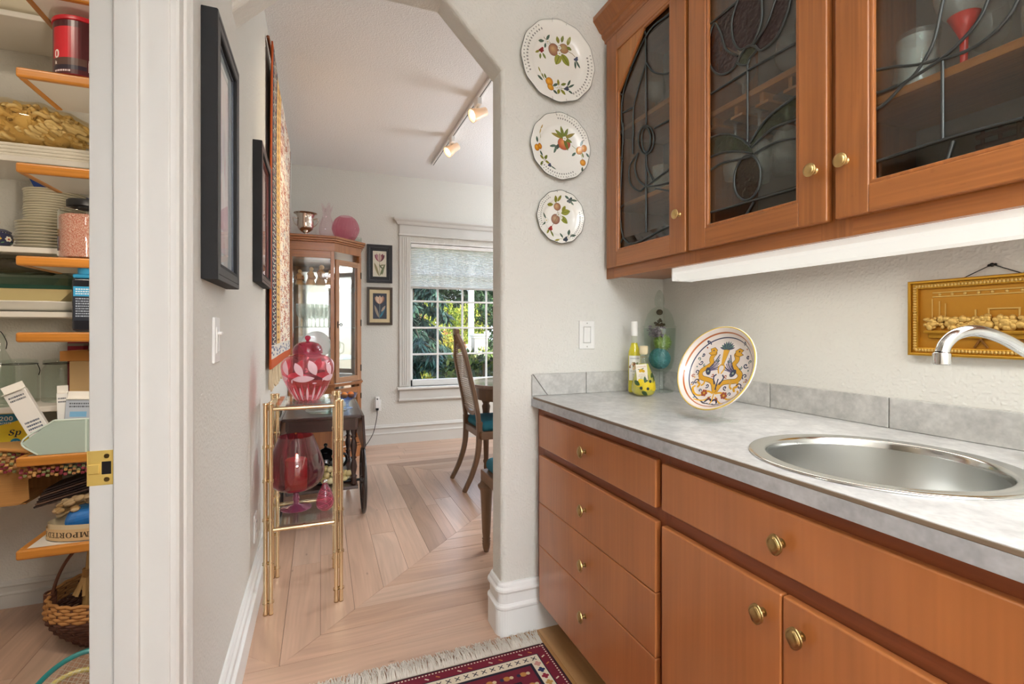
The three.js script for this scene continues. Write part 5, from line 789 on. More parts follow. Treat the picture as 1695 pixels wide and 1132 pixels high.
{
  // gilt relief plaque with a carved garland of fruit above a shelf; hung from a nail on a cord
  const t = thing('relief_plaque', 'gilded carved relief plaque hanging by a cord on the wall behind the faucet', 'wall plaque', [1.4075, 1.203, -0.621], -PI / 2);
  const w = 0.324, h = 0.186, gold = mat(0xb98a2c, 0.38, { metalness: 0.75 }), ochre = mat(0xb07a1e, 0.5, { metalness: 0.45 }), pale = mat(0xc9a55c, 0.45, { metalness: 0.5 }), umber = mat(0x7a4f18, 0.55, { metalness: 0.4 });
  const R4 = (a, b) => [[-w / 2 + a, -h / 2 + b], [w / 2 - a, -h / 2 + b], [w / 2 - a, h / 2 - b], [-w / 2 + a, h / 2 - b]];
  part('frame', merge([fin(slab(R4(0, 0), 0.02, 0.002, [R4(0.007, 0.007).reverse()])), fin(slab(R4(0.007, 0.007), 0.014, 0.002, [R4(0.02, 0.02).reverse()]))]), gold, t);
  const orn = []; for (let i = 0; i < 44; i++) { const x = -w / 2 + 0.014 + (w - 0.028) * (i + 0.5) / 44; for (const y of [-h / 2 + 0.0135, h / 2 - 0.0135]) orn.push(ball(0.0042, x, y, 0.0145, 0.8, 1, 0.6, 7)); } for (let i = 0; i < 24; i++) { const y = -h / 2 + 0.014 + (h - 0.028) * (i + 0.5) / 24; for (const x of [-w / 2 + 0.0135, w / 2 - 0.0135]) orn.push(ball(0.0042, x, y, 0.0145, 1, 0.8, 0.6, 7)); }
  part('beading', merge(orn), pale, t).userData.kind = 'stuff';
  part('ground', fin(slab(R4(0.019, 0.019), 0.004)), ochre, t);
  part('panel_mouldings', merge([bx(0.23, 0.003, 0.003, 0, 0.052, 0.005, 0.001), bx(0.23, 0.003, 0.003, 0, 0.062, 0.005, 0.001), ...[-0.1, -0.075, -0.05, -0.025, 0, 0.025, 0.05, 0.075, 0.1].map((x) => ball(0.0035, x, 0.057, 0.005, 1, 1, 0.6, 8)), ...[-0.115, -0.1, -0.088].map((x, i) => bx(0.002, 0.07 - i * 0.012, 0.003, x, 0.012, 0.005)), bx(0.056, 0.003, 0.004, 0.02, 0.019, 0.005), ...[-0.006, 0.046, -0.03, 0.07].map((x) => bx(0.003, 0.032, 0.003, x, 0.002, 0.005))]), pale, t);
  const lumps = []; for (let i = 0; i < 150; i++) { const u = rnd(), x = -0.125 + 0.25 * u, c = Math.abs(((u * 3) % 1) - 0.5), y = -0.026 + rr(0, 0.03) * (1 - 0.5 * c), r = rr(0.0045, 0.0095); lumps.push(ball(r, x, y, 0.006 + rr(0, 0.006), rr(0.7, 1.4), rr(0.7, 1.2), 0.8, 8)); }
  part('carved_fruit', merge(lumps), pale, t).userData.kind = 'stuff';
  part('carved_shelf', merge([bx(0.256, 0.007, 0.016, 0.0, -0.034, 0.01, 0.002), bx(0.244, 0.012, 0.008, 0.0, -0.043, 0.007, 0.002)]), gold, t);
  part('shelf_brackets', merge([-0.09, -0.02, 0.05, 0.1].map((x) => merge([bar([[x - 0.012, -0.07, 0.006], [x, -0.05, 0.008]], 0.004, 0.004, [0, 0, 1], 3), bar([[x + 0.012, -0.07, 0.006], [x, -0.05, 0.008]], 0.004, 0.004, [0, 0, 1], 3)]))), umber, t);
  part('cord', tube([[-0.05, 0.093, 0.008], [-0.003, 0.1165, 0.006], [0.003, 0.1165, 0.006], [0.05, 0.093, 0.008]], 0.0011, 20, 5, false, 0.05), M.iron, t);
  part('nail', merge([ball(0.0045, 0, 0.117, 0.007), ball(0.003, 0.006, 0.1175, 0.007), ball(0.003, -0.005, 0.116, 0.008), rod([0, 0.117, 0], [0, 0.117, 0.007], 0.0015)]), M.iron, t);
}

// ---------- glassware behind the leaded doors ----------
{
  const rim = (r, h, f) => [[0, 0.002], [r * f, 0.0], [r * f + 0.001, 0.004], [r, h], [r - 0.0018, h], [r * f - 0.002, 0.007], [0, 0.006]];
  const tumbler = thing('tumbler', 'clear glass tumbler on the lower shelf behind the chamfered door, nearest the end wall', 'glass', [1.27, 1.691, -1.64]);
  part('bowl', lathe(rim(0.036, 0.11, 0.85), 24), M.cabinetGlass, tumbler);
  const wine = thing('wine_glass', 'clear stemmed glass on the upper shelf behind the chamfered door', 'glass', [1.25, 2.001, -1.6]);
  part('bowl', lathe(smooth([[0.004, 0.085], [0.02, 0.092], [0.034, 0.115], [0.036, 0.14], [0.03, 0.18]], 20), 24), M.cabinetGlass, wine);
  part('stem', lathe([[0, 0], [0.034, 0.0], [0.034, 0.002], [0.01, 0.006], [0.0045, 0.012], [0.004, 0.05], [0.006, 0.07], [0.004, 0.086], [0, 0.088]], 24), M.cabinetGlass, wine);
  const gT = 'tumblers behind the glass doors', gW = 'stemmed glasses standing behind the glass doors', gH = 'glasses hanging from the cabinet rack';
  tumbler.userData.group = gT; wine.userData.group = gW;
  let k = 0;
  for (const [x, y, z, l] of [[1.22, 1.691, -1.53, 'clear tumbler behind the oval bud of the chamfered leaded door'], [1.3, 1.691, -1.45, 'clear tumbler at the back of the shelf behind the chamfered door'], [1.22, 1.691, -1.37, 'clear tumbler behind the knob side of the chamfered door'], [1.23, 1.416, -1.6, 'low clear tumbler at the bottom of the cabinet, beside the end panel'], [1.23, 1.416, -1.5, 'low clear tumbler at the bottom, below the bud'], [1.23, 1.416, -1.39, 'low clear tumbler at the bottom, by the brass knob'], [1.2, 1.691, -0.66, 'clear tumbler at the near end of the shelf behind the third door'], [1.29, 1.691, -0.49, 'clear tumbler on the third door shelf past the red goblet'], [1.25, 1.416, -1.05, 'clear tumbler on the cabinet floor behind the tulip door'], [1.3, 1.416, -0.92, 'clear tumbler on the cabinet floor near the tulip door knob']]) copyOf(tumbler, 'tumbler', l, [x, y, z], 0, [1, y < 1.5 ? 0.8 : 1, 1]);
  for (const [x, y, z, l] of [[1.28, 2.001, -1.5, 'clear stemmed glass, middle of the upper shelf behind the chamfered door'], [1.24, 2.001, -1.4, 'clear stemmed glass by the hinge side on the upper shelf'], [1.24, 1.863, -1.16, 'clear stemmed glass above the rack, beside the tulip'], [1.3, 1.863, -1.05, 'clear stemmed glass above the rack, behind the tulip stem'], [1.22, 1.863, -0.92, 'clear stemmed glass above the rack by the third door'], [1.34, 1.691, -0.6, 'clear stemmed glass at the back of the third door shelf'], [1.27, 1.691, -0.36, 'clear stemmed glass at the near edge of the third door shelf']]) copyOf(wine, 'wine_glass', l, [x, y, z]);
  for (const x of [1.2, 1.3]) for (const z of [-1.155, -1.065, -0.975, -0.885]) { const c = copyOf(wine, 'hanging_glass', `clear stemmed glass hanging upside down, ${['first', 'second', 'third', 'fourth'][Math.round((z + 1.155) / 0.09)]} from the chamfered door in the ${x < 1.25 ? 'front' : 'rear'} row`, [x, 1.823, z]); c.rotation.set(PI, 0, 0); c.userData.group = gH; }
  const red = thing('red_goblet', 'cut glass goblet with a red stem behind the third leaded door', 'glass', [1.2, 1.691, -0.576]);
  part('bowl', lathe(smooth([[0.006, 0.105], [0.03, 0.115], [0.045, 0.145], [0.047, 0.18], [0.044, 0.205]], 20), 24), M.cabinetGlass, red);
  part('stem', lathe([[0, 0], [0.036, 0], [0.036, 0.003], [0.01, 0.008], [0.006, 0.02], [0.007, 0.068], [0.013, 0.084], [0.026, 0.112], [0, 0.106]], 24), mat(0xe0382e, 0.2), red, 'red glass stem');
  const jug = thing('glass_jug', 'cut glass jug on the shelf behind the third leaded door', 'jug', [1.28, 1.691, -0.7]);
  part('body', lathe(smooth([[0.03, 0.0], [0.045, 0.02], [0.05, 0.06], [0.038, 0.11], [0.042, 0.16]], 24), 20), M.cabinetGlass, jug);
  part('handle', tube([[0.02, 0.14, -0.036], [0.03, 0.13, -0.075], [0.03, 0.07, -0.08], [0.025, 0.045, -0.046]], 0.005, 20, 8), M.cabinetGlass, jug);
  const bowl = thing('brass_bowl', 'small golden bowl on the cabinet floor behind the tulip door', 'bowl', [1.24, 1.4155, -0.98 - 0.17]);
  part('dish', lathe([[0, 0.003], [0.03, 0], [0.034, 0.006], [0.06, 0.03], [0.066, 0.055], [0.063, 0.055], [0.056, 0.032], [0.03, 0.01], [0, 0.009]], 32), M.oldBrass, bowl);
  const g2 = thing('green_bowl', 'small green glazed bowl on the cabinet floor behind the third door', 'bowl', [1.21, 1.4155, -0.58]);
  part('dish', lathe([[0, 0.003], [0.03, 0], [0.034, 0.006], [0.056, 0.03], [0.06, 0.06], [0.057, 0.06], [0.052, 0.032], [0.03, 0.01], [0, 0.009]], 32), mat(0x4f7d6a, 0.2), g2);
  const bk = thing('wicker_tray', 'brown wicker tray leaning inside the cabinet behind the third door', 'tray', [1.36, 1.4155, -0.5]);
  part('panel', merge([...Array.from({ length: 9 }, (_, i) => tube([[0, 0.01 + i * 0.022, -0.13], [0.006, 0.012 + i * 0.022, 0], [0, 0.01 + i * 0.022, 0.13]], 0.006, 20, 6)), ...Array.from({ length: 9 }, (_, i) => rod([0, 0.004, -0.12 + i * 0.03], [0.002, 0.2, -0.12 + i * 0.03], 0.004, 6))]), mat(0x8a5a34, 0.8), bk);
}

// ---------- brass bamboo stand ----------
{
  const t = thing('brass_stand', 'tall brass bamboo stand with two clear glass shelves by the side wall', 'etagere');
  const x0 = -0.212, x1 = 0.082, z0 = -2.235, z1 = -2.555, r = 0.0092, H = 0.872;
  const post = (px, pz) => { const nodes = [0.1, 0.26, 0.44, 0.6, 0.74].map((y) => y + (px + pz) * 0.02), pr = [[0, 0], [r * 1.05, 0], [r * 1.05, 0.006], [r, 0.008]]; for (const y of nodes) pr.push([r * 0.94, y - 0.009], [r * 1.42, y - 0.003], [r * 1.05, y], [r * 1.42, y + 0.003], [r * 0.94, y + 0.009]); pr.push([r, H - 0.01], [r * 1.15, H - 0.008], [r * 1.15, H - 0.001], [r * 0.9, H], [0, H]); return lathe(pr, 16).translate(px, 0, pz); };
  for (const [x, sx] of [[x0, 1], [x1, -1]]) for (const [z, sz] of [[z0, -1], [z1, 1]]) {
    part('post', post(x, z + sz * 0.0), M.bamboo, t);
    part('post', post(x + sx * 0.02, z + sz * -0.002), M.bamboo, t);
  }
  const node = (a, b) => { const mid = a.map((v, i) => (v + b[i]) / 2), d = a.map((v, i) => (b[i] - v)), L = Math.hypot(...d), u = d.map((v) => v / L * 0.004); return merge([rod(a, b, 0.0085, 12), rod(mid.map((v, i) => v - u[i]), mid.map((v, i) => v + u[i]), 0.0112, 12)]); };
  for (const y of [0.846, 0.345]) { part('rail', node([x0 + 0.028, y, z0 - 0.002], [x1 - 0.028, y, z0 - 0.002]), M.bamboo, t); part('rail', node([x0 + 0.028, y, z1 + 0.002], [x1 - 0.028, y, z1 + 0.002]), M.bamboo, t); part('rail', node([x0 + 0.004, y, z0 - 0.008], [x0 + 0.004, y, z1 + 0.008]), M.bamboo, t); part('rail', node([x1 - 0.004, y, z0 - 0.008], [x1 - 0.004, y, z1 + 0.008]), M.bamboo, t); }
  for (const y of [0.856, 0.355]) part('glass_shelf', span(x0 + 0.012, x1 - 0.012, y, y + 0.005, z0 - 0.012, z1 + 0.012, 0.001), pane(0xf9fdfb), t);
}
const SH1 = 0.8615, SH2 = 0.3605;
{
  const t = thing('ginger_jar', 'round lidded cranberry glass jar engraved with pale leaves on the brass stand', 'jar', [-0.054, SH1, -2.35]);
  const prof = smooth([[0.046, 0.0], [0.058, 0.014], [0.082, 0.055], [0.1, 0.098], [0.109, 0.14], [0.106, 0.17], [0.088, 0.192], [0.06, 0.203], [0.052, 0.206]], 48);
  const ruby = mat(0xf7aebb, 0.03, { transmission: 0.94, thickness: 0, side: THREE.DoubleSide, clearcoat: 0.4 }), frost = mat(0xf9d9e1, 0.55, { transmission: 0.25, thickness: 0, side: THREE.DoubleSide });
  part('body', lathe([[0, 0.003], ...prof], 64), ruby, t);
  part('lid', lathe([[0.061, 0.207], [0.0625, 0.21], [0.062, 0.222], [0.056, 0.24], [0.044, 0.252], [0.024, 0.259], [0.008, 0.261], [0.006, 0.264], [0.011, 0.272], [0.0125, 0.279], [0.009, 0.286], [0, 0.288]], 48), mat(0xe0708c, 0.03, { transmission: 0.9, thickness: 0, side: THREE.DoubleSide, clearcoat: 0.4 }), t);
  const rAt = (y) => { for (let i = 1; i < prof.length; i++) if (prof[i][1] >= y) { const k = (y - prof[i - 1][1]) / (prof[i][1] - prof[i - 1][1]); return prof[i - 1][0] + k * (prof[i][0] - prof[i - 1][0]); } return prof[prof.length - 1][0]; };
  const patch = (a, y, len, wid, rot) => { const pos = [], n = 10, P = (u, v) => { const x = u * len * Math.cos(rot) - v * Math.sin(rot), h = u * len * Math.sin(rot) + v * Math.cos(rot), r = rAt(Math.max(0.004, Math.min(0.203, y + h))) + 0.0008, A = a + x / Math.max(r, 0.05); return [r * Math.sin(A), y + h, r * Math.cos(A)]; }, W = (u) => wid * Math.pow(Math.sin(PI * Math.min(0.999, Math.max(0.001, u))), 0.8); for (let i = 0; i < n; i++) for (const [va, vb] of [[-1, 0], [0, 1]]) { const u = i / n, w = (i + 1) / n, q = [P(u, va * W(u)), P(w, va * W(w)), P(w, vb * W(w)), P(u, vb * W(u))]; pos.push(...q[0], ...q[1], ...q[2], ...q[0], ...q[2], ...q[3]); } const g = new THREE.BufferGeometry(); g.setAttribute('position', new THREE.Float32BufferAttribute(pos, 3)); g.computeVertexNormals(); return fin(g); };
  for (const a0 of [-0.35, 0.9, 2.2, 3.5, 4.8]) for (const [da, y, l, w, r] of [[-0.12, 0.172, 0.066, 0.016, -1.05], [0.42, 0.182, 0.07, 0.018, -1.15], [-0.28, 0.1, 0.095, 0.014, 0.06]]) part('engraved_leaf', patch(a0 + da, y, l, w, r), frost, t);
  for (let k = 0; k < 18; k++) part('engraved_flute', patch(k / 18 * 2 * PI, 0.004, 0.062, 0.0045, PI / 2), frost, t);
  for (let k = 0; k < 14; k++) part('engraved_star', patch(k / 14 * 2 * PI + 0.2, 0.083 + 0.006 * (k % 3), 0.02, 0.0035, (k * 1.1) % 3), frost, t);
}
{
  const t = thing('glass_goblet', 'large iridescent red goblet on the lower shelf of the brass stand', 'candle holder', [-0.105, SH2, -2.43]);
  const irid = mat(0xb65a6c, 0.02, { transmission: 0.86, thickness: 0, side: THREE.DoubleSide, clearcoat: 1, iridescence: 0.7, iridescenceIOR: 1.8 });
  part('bowl', lathe([[0, 0.078], ...smooth([[0.012, 0.078], [0.06, 0.086], [0.1, 0.112], [0.12, 0.152], [0.119, 0.195], [0.105, 0.245], [0.086, 0.295], [0.073, 0.33]], 44)], 64), irid, t);
  part('foot', lathe([[0, 0], [0.066, 0], [0.066, 0.003], [0.04, 0.009], [0.014, 0.018], [0.011, 0.03], [0.016, 0.045], [0.011, 0.06], [0.016, 0.076], [0, 0.077]], 48), mat(0xc46a90, 0.06, { transmission: 0.7, thickness: 0, side: THREE.DoubleSide, clearcoat: 1 }), t);
  const c = thing('candle', 'red pillar candle with a small flame inside the iridescent goblet', 'candle', [-0.105, SH2 + 0.08, -2.43]);
  part('wax', lathe([[0, 0.004], [0.046, 0.004], [0.047, 0.006], [0.047, 0.14], [0.045, 0.144], [0.04, 0.142], [0.014, 0.134], [0, 0.132]], 40), mat(0xf03c46, 0.45), c);
  part('flame', ball(0.0055, 0.002, 0.158, 0, 1, 2, 1, 10), mat(0xffc070, 0.5, { emissive: 0xff9a4a, emissiveIntensity: 4 }), c);
  part('wick', rod([0, 0.132, 0], [0.002, 0.147, 0], 0.0012, 6), M.black, c);
}
{
  const t = thing('teardrop_bottle', 'small pink teardrop glass bottle beside the goblet on the brass stand', 'bottle', [0.018, SH2, -2.355]);
  part('body', lathe([[0, 0.003], ...smooth([[0.016, 0.0], [0.033, 0.016], [0.0375, 0.042], [0.03, 0.075], [0.017, 0.105], [0.0085, 0.122], [0.007, 0.128]], 30)], 40), mat(0xe88aa8, 0.03, { transmission: 0.85, thickness: 0, side: THREE.DoubleSide, clearcoat: 0.6 }), t);
  part('swirl', merge([0, 1, 2].map((k) => tube(Array.from({ length: 30 }, (_, i) => { const u = i / 29, y = 0.01 + 0.09 * u, r = 0.0375 * Math.sin(0.35 + 2.3 * Math.pow(u, 0.75)) * 0.99 + 0.001, a = k * 2.1 + u * 7; return [Math.min(0.0365, r) * Math.sin(a) * (1 - 0.25 * u), y, Math.min(0.0365, r) * Math.cos(a) * (1 - 0.25 * u)]; }), 0.0007, 60, 5))), mat(0xf3c6cf, 0.4), t);
  part('collar', lathe([[0.007, 0.124], [0.0105, 0.126], [0.0105, 0.134], [0.006, 0.137], [0, 0.138]], 20), M.chrome, t);
}

// ---------- tea cart ----------
{
  const t = thing('tea_cart', 'dark wood drop-leaf tea cart with large spoked wheels behind the brass stand', 'tea cart');
  const x0 = -0.2, x1 = 0.222, z0 = -3.17, z1 = -3.92, T = 0.648;
  part('top', span(x0 - 0.012, x1 + 0.012, T - 0.02, T, z1 - 0.02, z0 + 0.02, 0.005, 'z'), M.dark, t);
  part('apron', merge([span(x0 + 0.01, x1 - 0.01, T - 0.095, T - 0.02, z0 - 0.02, z0 - 0.002, 0.002, 'x'), span(x0 + 0.01, x1 - 0.01, T - 0.095, T - 0.02, z1 + 0.002, z1 + 0.02, 0.002, 'x'), span(x0 + 0.005, x0 + 0.02, T - 0.08, T - 0.02, z1, z0, 0.002, 'z'), span(x1 - 0.02, x1 - 0.005, T - 0.08, T - 0.02, z1, z0, 0.002, 'z')]), M.dark, t);
  const leaf = (s, X) => { const pts = [[-(z0 + 0.02), 0], [-(z1 - 0.02), 0], [-(z1 + 0.0), -0.2], [-(z1 + 0.1), -0.24], [-(z0 - 0.1), -0.24], [-(z0 + 0.0), -0.2]]; return fin(toX(slab(pts, 0.016, 0.003), 0), 'z').rotateZ(s * 0.06).translate(X, T - 0.006, 0); };
  part('drop_leaf', leaf(1, x1 + 0.014), M.dark, t); part('drop_leaf', leaf(-1, x0 - 0.031), M.dark, t);
  const legP = [[0, 0], [0.014, 0], [0.016, 0.01], [0.016, 0.05], [0.021, 0.055], [0.012, 0.065], [0.016, 0.085], [0.021, 0.115], [0.015, 0.15], [0.011, 0.16], [0.02, 0.17], [0.011, 0.18], [0.017, 0.215], [0.021, 0.245], [0.014, 0.28], [0.011, 0.29], [0.02, 0.3], [0.012, 0.31], [0.016, 0.325], [0.019, 0.335], [0.019, 0.4], [0, 0.4]];
  for (const x of [x0 + 0.03, x1 - 0.03]) for (const z of [z0 - 0.03, z1 + 0.03]) part('leg', lathe(legP, 20).translate(x, 0.205, z), M.dark, t);
  part('lower_shelf', span(x0 + 0.005, x1 - 0.005, 0.185, 0.205, z1, z0, 0.004, 'z'), M.dark, t);
  part('axle', rod([x0 - 0.045, 0.213, z0 - 0.1], [x1 + 0.055, 0.213, z0 - 0.1], 0.009), M.iron, t);
  for (const x of [x0 - 0.032, x1 + 0.032]) {
    const w = part('wheel', merge([new THREE.TorusGeometry(0.2, 0.0095, 10, 56).scale(1, 1, 1).rotateY(PI / 2).translate(x, 0.2105, z0 - 0.1).toNonIndexed(), rod([x - 0.018, 0.2105, z0 - 0.1], [x + 0.018, 0.2105, z0 - 0.1], 0.026, 20)]), mat(0x2e2624, 0.35, { clearcoat: 0.4 }), t);
    for (let k = 0; k < 10; k++) { const a = k / 10 * 2 * PI; part('spoke', rod([x, 0.2105 + 0.022 * Math.cos(a), z0 - 0.1 + 0.022 * Math.sin(a)], [x, 0.2105 + 0.196 * Math.cos(a), z0 - 0.1 + 0.196 * Math.sin(a)], 0.0055, 8), M.dark, w); }
  }
  for (const x of [x0 + 0.03, x1 - 0.03]) { const c = part('caster', new THREE.CylinderGeometry(0.05, 0.05, 0.018, 28).rotateZ(PI / 2).translate(x, 0.0505, z1 + 0.03).toNonIndexed(), mat(0x2a2422, 0.4), t); part('fork', merge([bx(0.006, 0.1, 0.02, x - 0.015, 0.1, z1 + 0.03), bx(0.006, 0.1, 0.02, x + 0.015, 0.1, z1 + 0.03), rod([x, 0.14, z1 + 0.03], [x, 0.19, z1 + 0.03], 0.01)]), M.oldBrass, c); }
}
{
  const TT = 0.6485, LS = 0.2055;
  const b = thing('footed_bowl', 'blue tinted glass footed bowl of fruit on the tea cart top', 'bowl', [0.165, TT, -3.45]);
  part('dish', lathe([[0, 0.002], [0.036, 0], [0.036, 0.004], [0.012, 0.012], [0.009, 0.035], [0.02, 0.05], [0.055, 0.07], [0.066, 0.1], [0.063, 0.1], [0.05, 0.074], [0.016, 0.056], [0, 0.054]], 36), pane(0xd4e0fb), b);
  for (const [dx, dy, dz, c, n, l] of [[-0.018, 0.088, 0.006, 0xe08a3c, 'peach', 'orange coloured fruit in the blue glass bowl, on the etagere side'], [0.024, 0.088, -0.012, 0xd9772f, 'peach', 'deeper orange fruit resting in the blue glass bowl by the cart edge']]) solo(n, l, 'fruit', ball(0.022, 0, 0, 0, 1, 0.93, 1, 18), mat(c, 0.6), null, [0.165 + dx, TT + dy, -3.45 + dz]);
  const ck = thing('cake_dish', 'clear glass dish on the tea cart top seen through the stand', 'dish', [0.04, TT, -3.32]);
  part('dish', lathe([[0, 0.004], [0.09, 0.003], [0.12, 0.012], [0.13, 0.022], [0.132, 0.021], [0.122, 0.008], [0.09, 0], [0, 0]], 40), M.clearThick, ck);
  for (const [x, z, l] of [[0.09, -3.42, 'clear square shot glass on the tea cart near the fruit bowl'], [0.06, -3.5, 'clear square shot glass behind its twin on the tea cart']]) { const s = thing('shot_glass', l, 'glass', [x, TT, z]); part('body', lathe([[0, 0.012], [0.022, 0.012], [0.024, 0.07], [0.026, 0.07], [0.026, 0], [0, 0]], 4), M.clearThick, s); }
  const tp = thing('teapot', 'black glossy teapot on the lower shelf of the tea cart', 'teapot', [0.03, LS, -3.52]);
  part('body', lathe([[0, 0.002], [0.045, 0], ...smooth([[0.05, 0.008], [0.085, 0.05], [0.09, 0.09], [0.07, 0.13], [0.045, 0.145]], 20), [0, 0.146]], 36), mat(0x17171a, 0.12, { clearcoat: 1 }), tp);
  part('lid', lathe([[0.048, 0.146], [0.046, 0.152], [0.03, 0.165], [0.01, 0.172], [0.008, 0.18], [0.014, 0.19], [0.01, 0.2], [0, 0.203]], 28), mat(0x17171a, 0.12, { clearcoat: 1 }), tp);
  part('handle', tube([[0.078, 0.11, 0.01], [0.12, 0.125, 0.02], [0.135, 0.085, 0.022], [0.11, 0.045, 0.015], [0.08, 0.04, 0.008]], 0.009, 28, 10), mat(0x17171a, 0.12), tp);
  part('spout', tube([[-0.08, 0.06, 0], [-0.115, 0.085, 0], [-0.135, 0.125, 0]], 0.012, 16, 10), mat(0x17171a, 0.12), tp);
  // a bunch of pale marble grapes: one carved cluster per stem, each grape a thing of its kind
  const bunch = thing('marble_grapes', 'bunch of large pale yellow stone grapes on the lower cart shelf', 'grapes', [0.055, LS, -3.3]);
  const spots = [[-0.035, 0.02, 0.03], [0.0, 0.02, 0.045], [0.038, 0.02, 0.03], [-0.05, 0.02, -0.01], [0.005, 0.02, 0.002], [0.05, 0.02, -0.01], [-0.02, 0.052, 0.022], [0.022, 0.054, 0.02], [-0.032, 0.054, -0.015], [0.028, 0.055, -0.018], [0, 0.084, 0.004], [-0.025, 0.086, -0.012], [0.085, 0.02, 0.02], [0.1, 0.022, -0.018], [0.09, 0.05, 0.0], [0.112, 0.05, 0.012]];
  const gg = [0xd9c48a, 0xe2d3a4, 0xcdb679].map((c) => mat(c, 0.2, { clearcoat: 0.5 }));
  spots.forEach((s, i) => { const o = part('grape', ball(0.0205, 0, 0, 0, 1, 1, 1, 18), gg[i % 3], bunch); o.position.set(...s); });
}

// ---------- corner curio cabinet ----------
{
  const t = thing('curio_cabinet', 'tall wooden corner display cabinet with glass sides beside the tapestry', 'display cabinet');
  const xw = -0.258, zw = -5.136, x1 = 0.108, z1 = -4.53, x2 = 0.348, z2 = -4.772;
  const plan = (e) => [[xw, z1 + e], [x1 + e * 0.41, z1 + e], [x2 + e, z2 + e * 0.41], [x2 + e, zw], [xw, zw]];
  const board = (e, y0, y1, bev = 0.003) => { const q = plan(e).map(([x, z]) => [x, -z]); return fin(flat(slab(THREE.ShapeUtils.area(q.map(([a, b]) => new THREE.Vector2(a, b))) < 0 ? q.reverse() : q, y1 - y0, bev), y0), 'x'); };
  part('base', merge([board(0.012, 0.0, 0.1), board(0.0, 0.1, 0.12)]), M.curio, t);
  part('waist_moulding', merge([board(0.012, 0.672, 0.686), board(0.02, 0.686, 0.7)]), M.curio, t);
  part('cornice', merge([board(0.004, 1.86, 1.935), board(0.018, 1.935, 1.95), board(0.032, 1.95, 1.968), board(0.042, 1.968, 1.99, 0.005)]), M.curio, t);
  const P = 0.034, ax = [x2 - x1, z2 - z1], L = Math.hypot(...ax), u = [ax[0] / L, ax[1] / L];
  const post = (x, z, turn, w = P) => fin(new RoundedBoxGeometry(w, 1.86, 0.03, 2, 0.003).rotateY(turn).translate(x, 0.93, z));
  part('frame', merge([span(xw, xw + P, 0, 1.865, z1 - 0.03, z1, 0.003), post(x1 - 0.014, z1 - 0.014, 0, 0.03), span(x2 - 0.03, x2, 0, 1.865, zw, zw + 0.03, 0.003), post(x2 - 0.014, z2 - 0.012, PI / 4, 0.03), span(xw + P, x1, 1.8, 1.865, z1 - 0.024, z1 - 0.002, 0.002, 'x'), span(xw + P, x1, 0.7, 0.74, z1 - 0.024, z1 - 0.002, 0.002, 'x'), span(xw + P, x1, 0.1, 0.16, z1 - 0.024, z1 - 0.002, 0.002, 'x'), span(xw + P, x1, 0.62, 0.675, z1 - 0.024, z1 - 0.002, 0.002, 'x')]), M.curio, t);
  part('side_panel', span(xw + P, x1 - 0.02, 0.15, 0.63, z1 - 0.018, z1 - 0.008), M.curio, t);
  part('side_glass', new THREE.PlaneGeometry(x1 - xw - P, 1.06).translate((x1 + xw + P) / 2, 1.27, z1 - 0.012).toNonIndexed(), M.window, t);
  part('side_glass', new THREE.PlaneGeometry(z2 - zw, 1.7).rotateY(PI / 2).translate(x2 - 0.01, 1.0, (z2 + zw) / 2).toNonIndexed(), M.window, t);
  // the diagonal front: upper glazed door and a lower door
  const onFront = (g) => g.rotateY(PI / 4).translate((x1 + x2) / 2, 0, (z1 + z2) / 2);
  const D = L - 0.03, up = part('door', onFront(merge([bx(0.04, 1.09, 0.02, -D / 2 + 0.02, 1.25, 0, 0.003), bx(0.04, 1.09, 0.02, D / 2 - 0.02, 1.25, 0, 0.003), bx(D - 0.08, 0.05, 0.02, 0, 1.77, 0, 0.003, 'x'), bx(D - 0.08, 0.05, 0.02, 0, 0.73, 0, 0.003, 'x')])), mat(0xb98a68, 0.25, { map: grainTex, clearcoat: 0.6, clearcoatRoughness: 0.15 }), t);
  part('door_glass', onFront(new THREE.PlaneGeometry(D - 0.07, 1.0).translate(0, 1.25, 0).toNonIndexed()), pane(0xf4f6f4, { ior: 1.9 }), up);
  part('key', onFront(merge([bx(0.008, 0.06, 0.004, -D / 2 + 0.02, 1.22, 0.012, 0.001), rod([-D / 2 + 0.02, 1.22, 0.012], [-D / 2 + 0.02, 1.22, 0.034], 0.003), new THREE.TorusGeometry(0.012, 0.0032, 8, 20).translate(-D / 2 + 0.034, 1.22, 0.034).toNonIndexed()])), M.iron, up, 'dark key in its plate');
  for (const y of [0.82, 1.24, 1.68]) part('hinge', onFront(bx(0.008, 0.06, 0.008, D / 2 + 0.006, y, 0.012, 0.002)), M.iron, up);
  const low = part('door', onFront(merge([bx(0.04, 0.52, 0.02, -D / 2 + 0.02, 0.39, 0, 0.003), bx(0.04, 0.52, 0.02, D / 2 - 0.02, 0.39, 0, 0.003), bx(D - 0.08, 0.05, 0.02, 0, 0.625, 0, 0.003, 'x'), bx(D - 0.08, 0.05, 0.02, 0, 0.155, 0, 0.003, 'x')])), M.curio, t);
  part('door_glass', onFront(new THREE.PlaneGeometry(D - 0.07, 0.44).translate(0, 0.39, 0).toNonIndexed()), M.window, low);
  for (const y of [0.2, 0.56]) part('hinge', onFront(bx(0.008, 0.05, 0.008, D / 2 + 0.006, y, 0.012, 0.002)), M.iron, low);
  part('mirror_back', merge([span(xw + 0.002, xw + 0.006, 0.12, 1.86, zw + 0.01, z1 - 0.03), span(xw + 0.006, x2 - 0.03, 0.12, 1.86, zw + 0.002, zw + 0.006)]), mat(0xd6dad8, 0.05, { metalness: 1 }), t);
  for (const y of [0.9, 1.19, 1.56]) part('glass_shelf', board(-0.034, y, y + 0.006, 0.001), pane(0xf4faf8), t);
  part('floor_board', board(-0.01, 0.684, 0.7), M.curio, t);
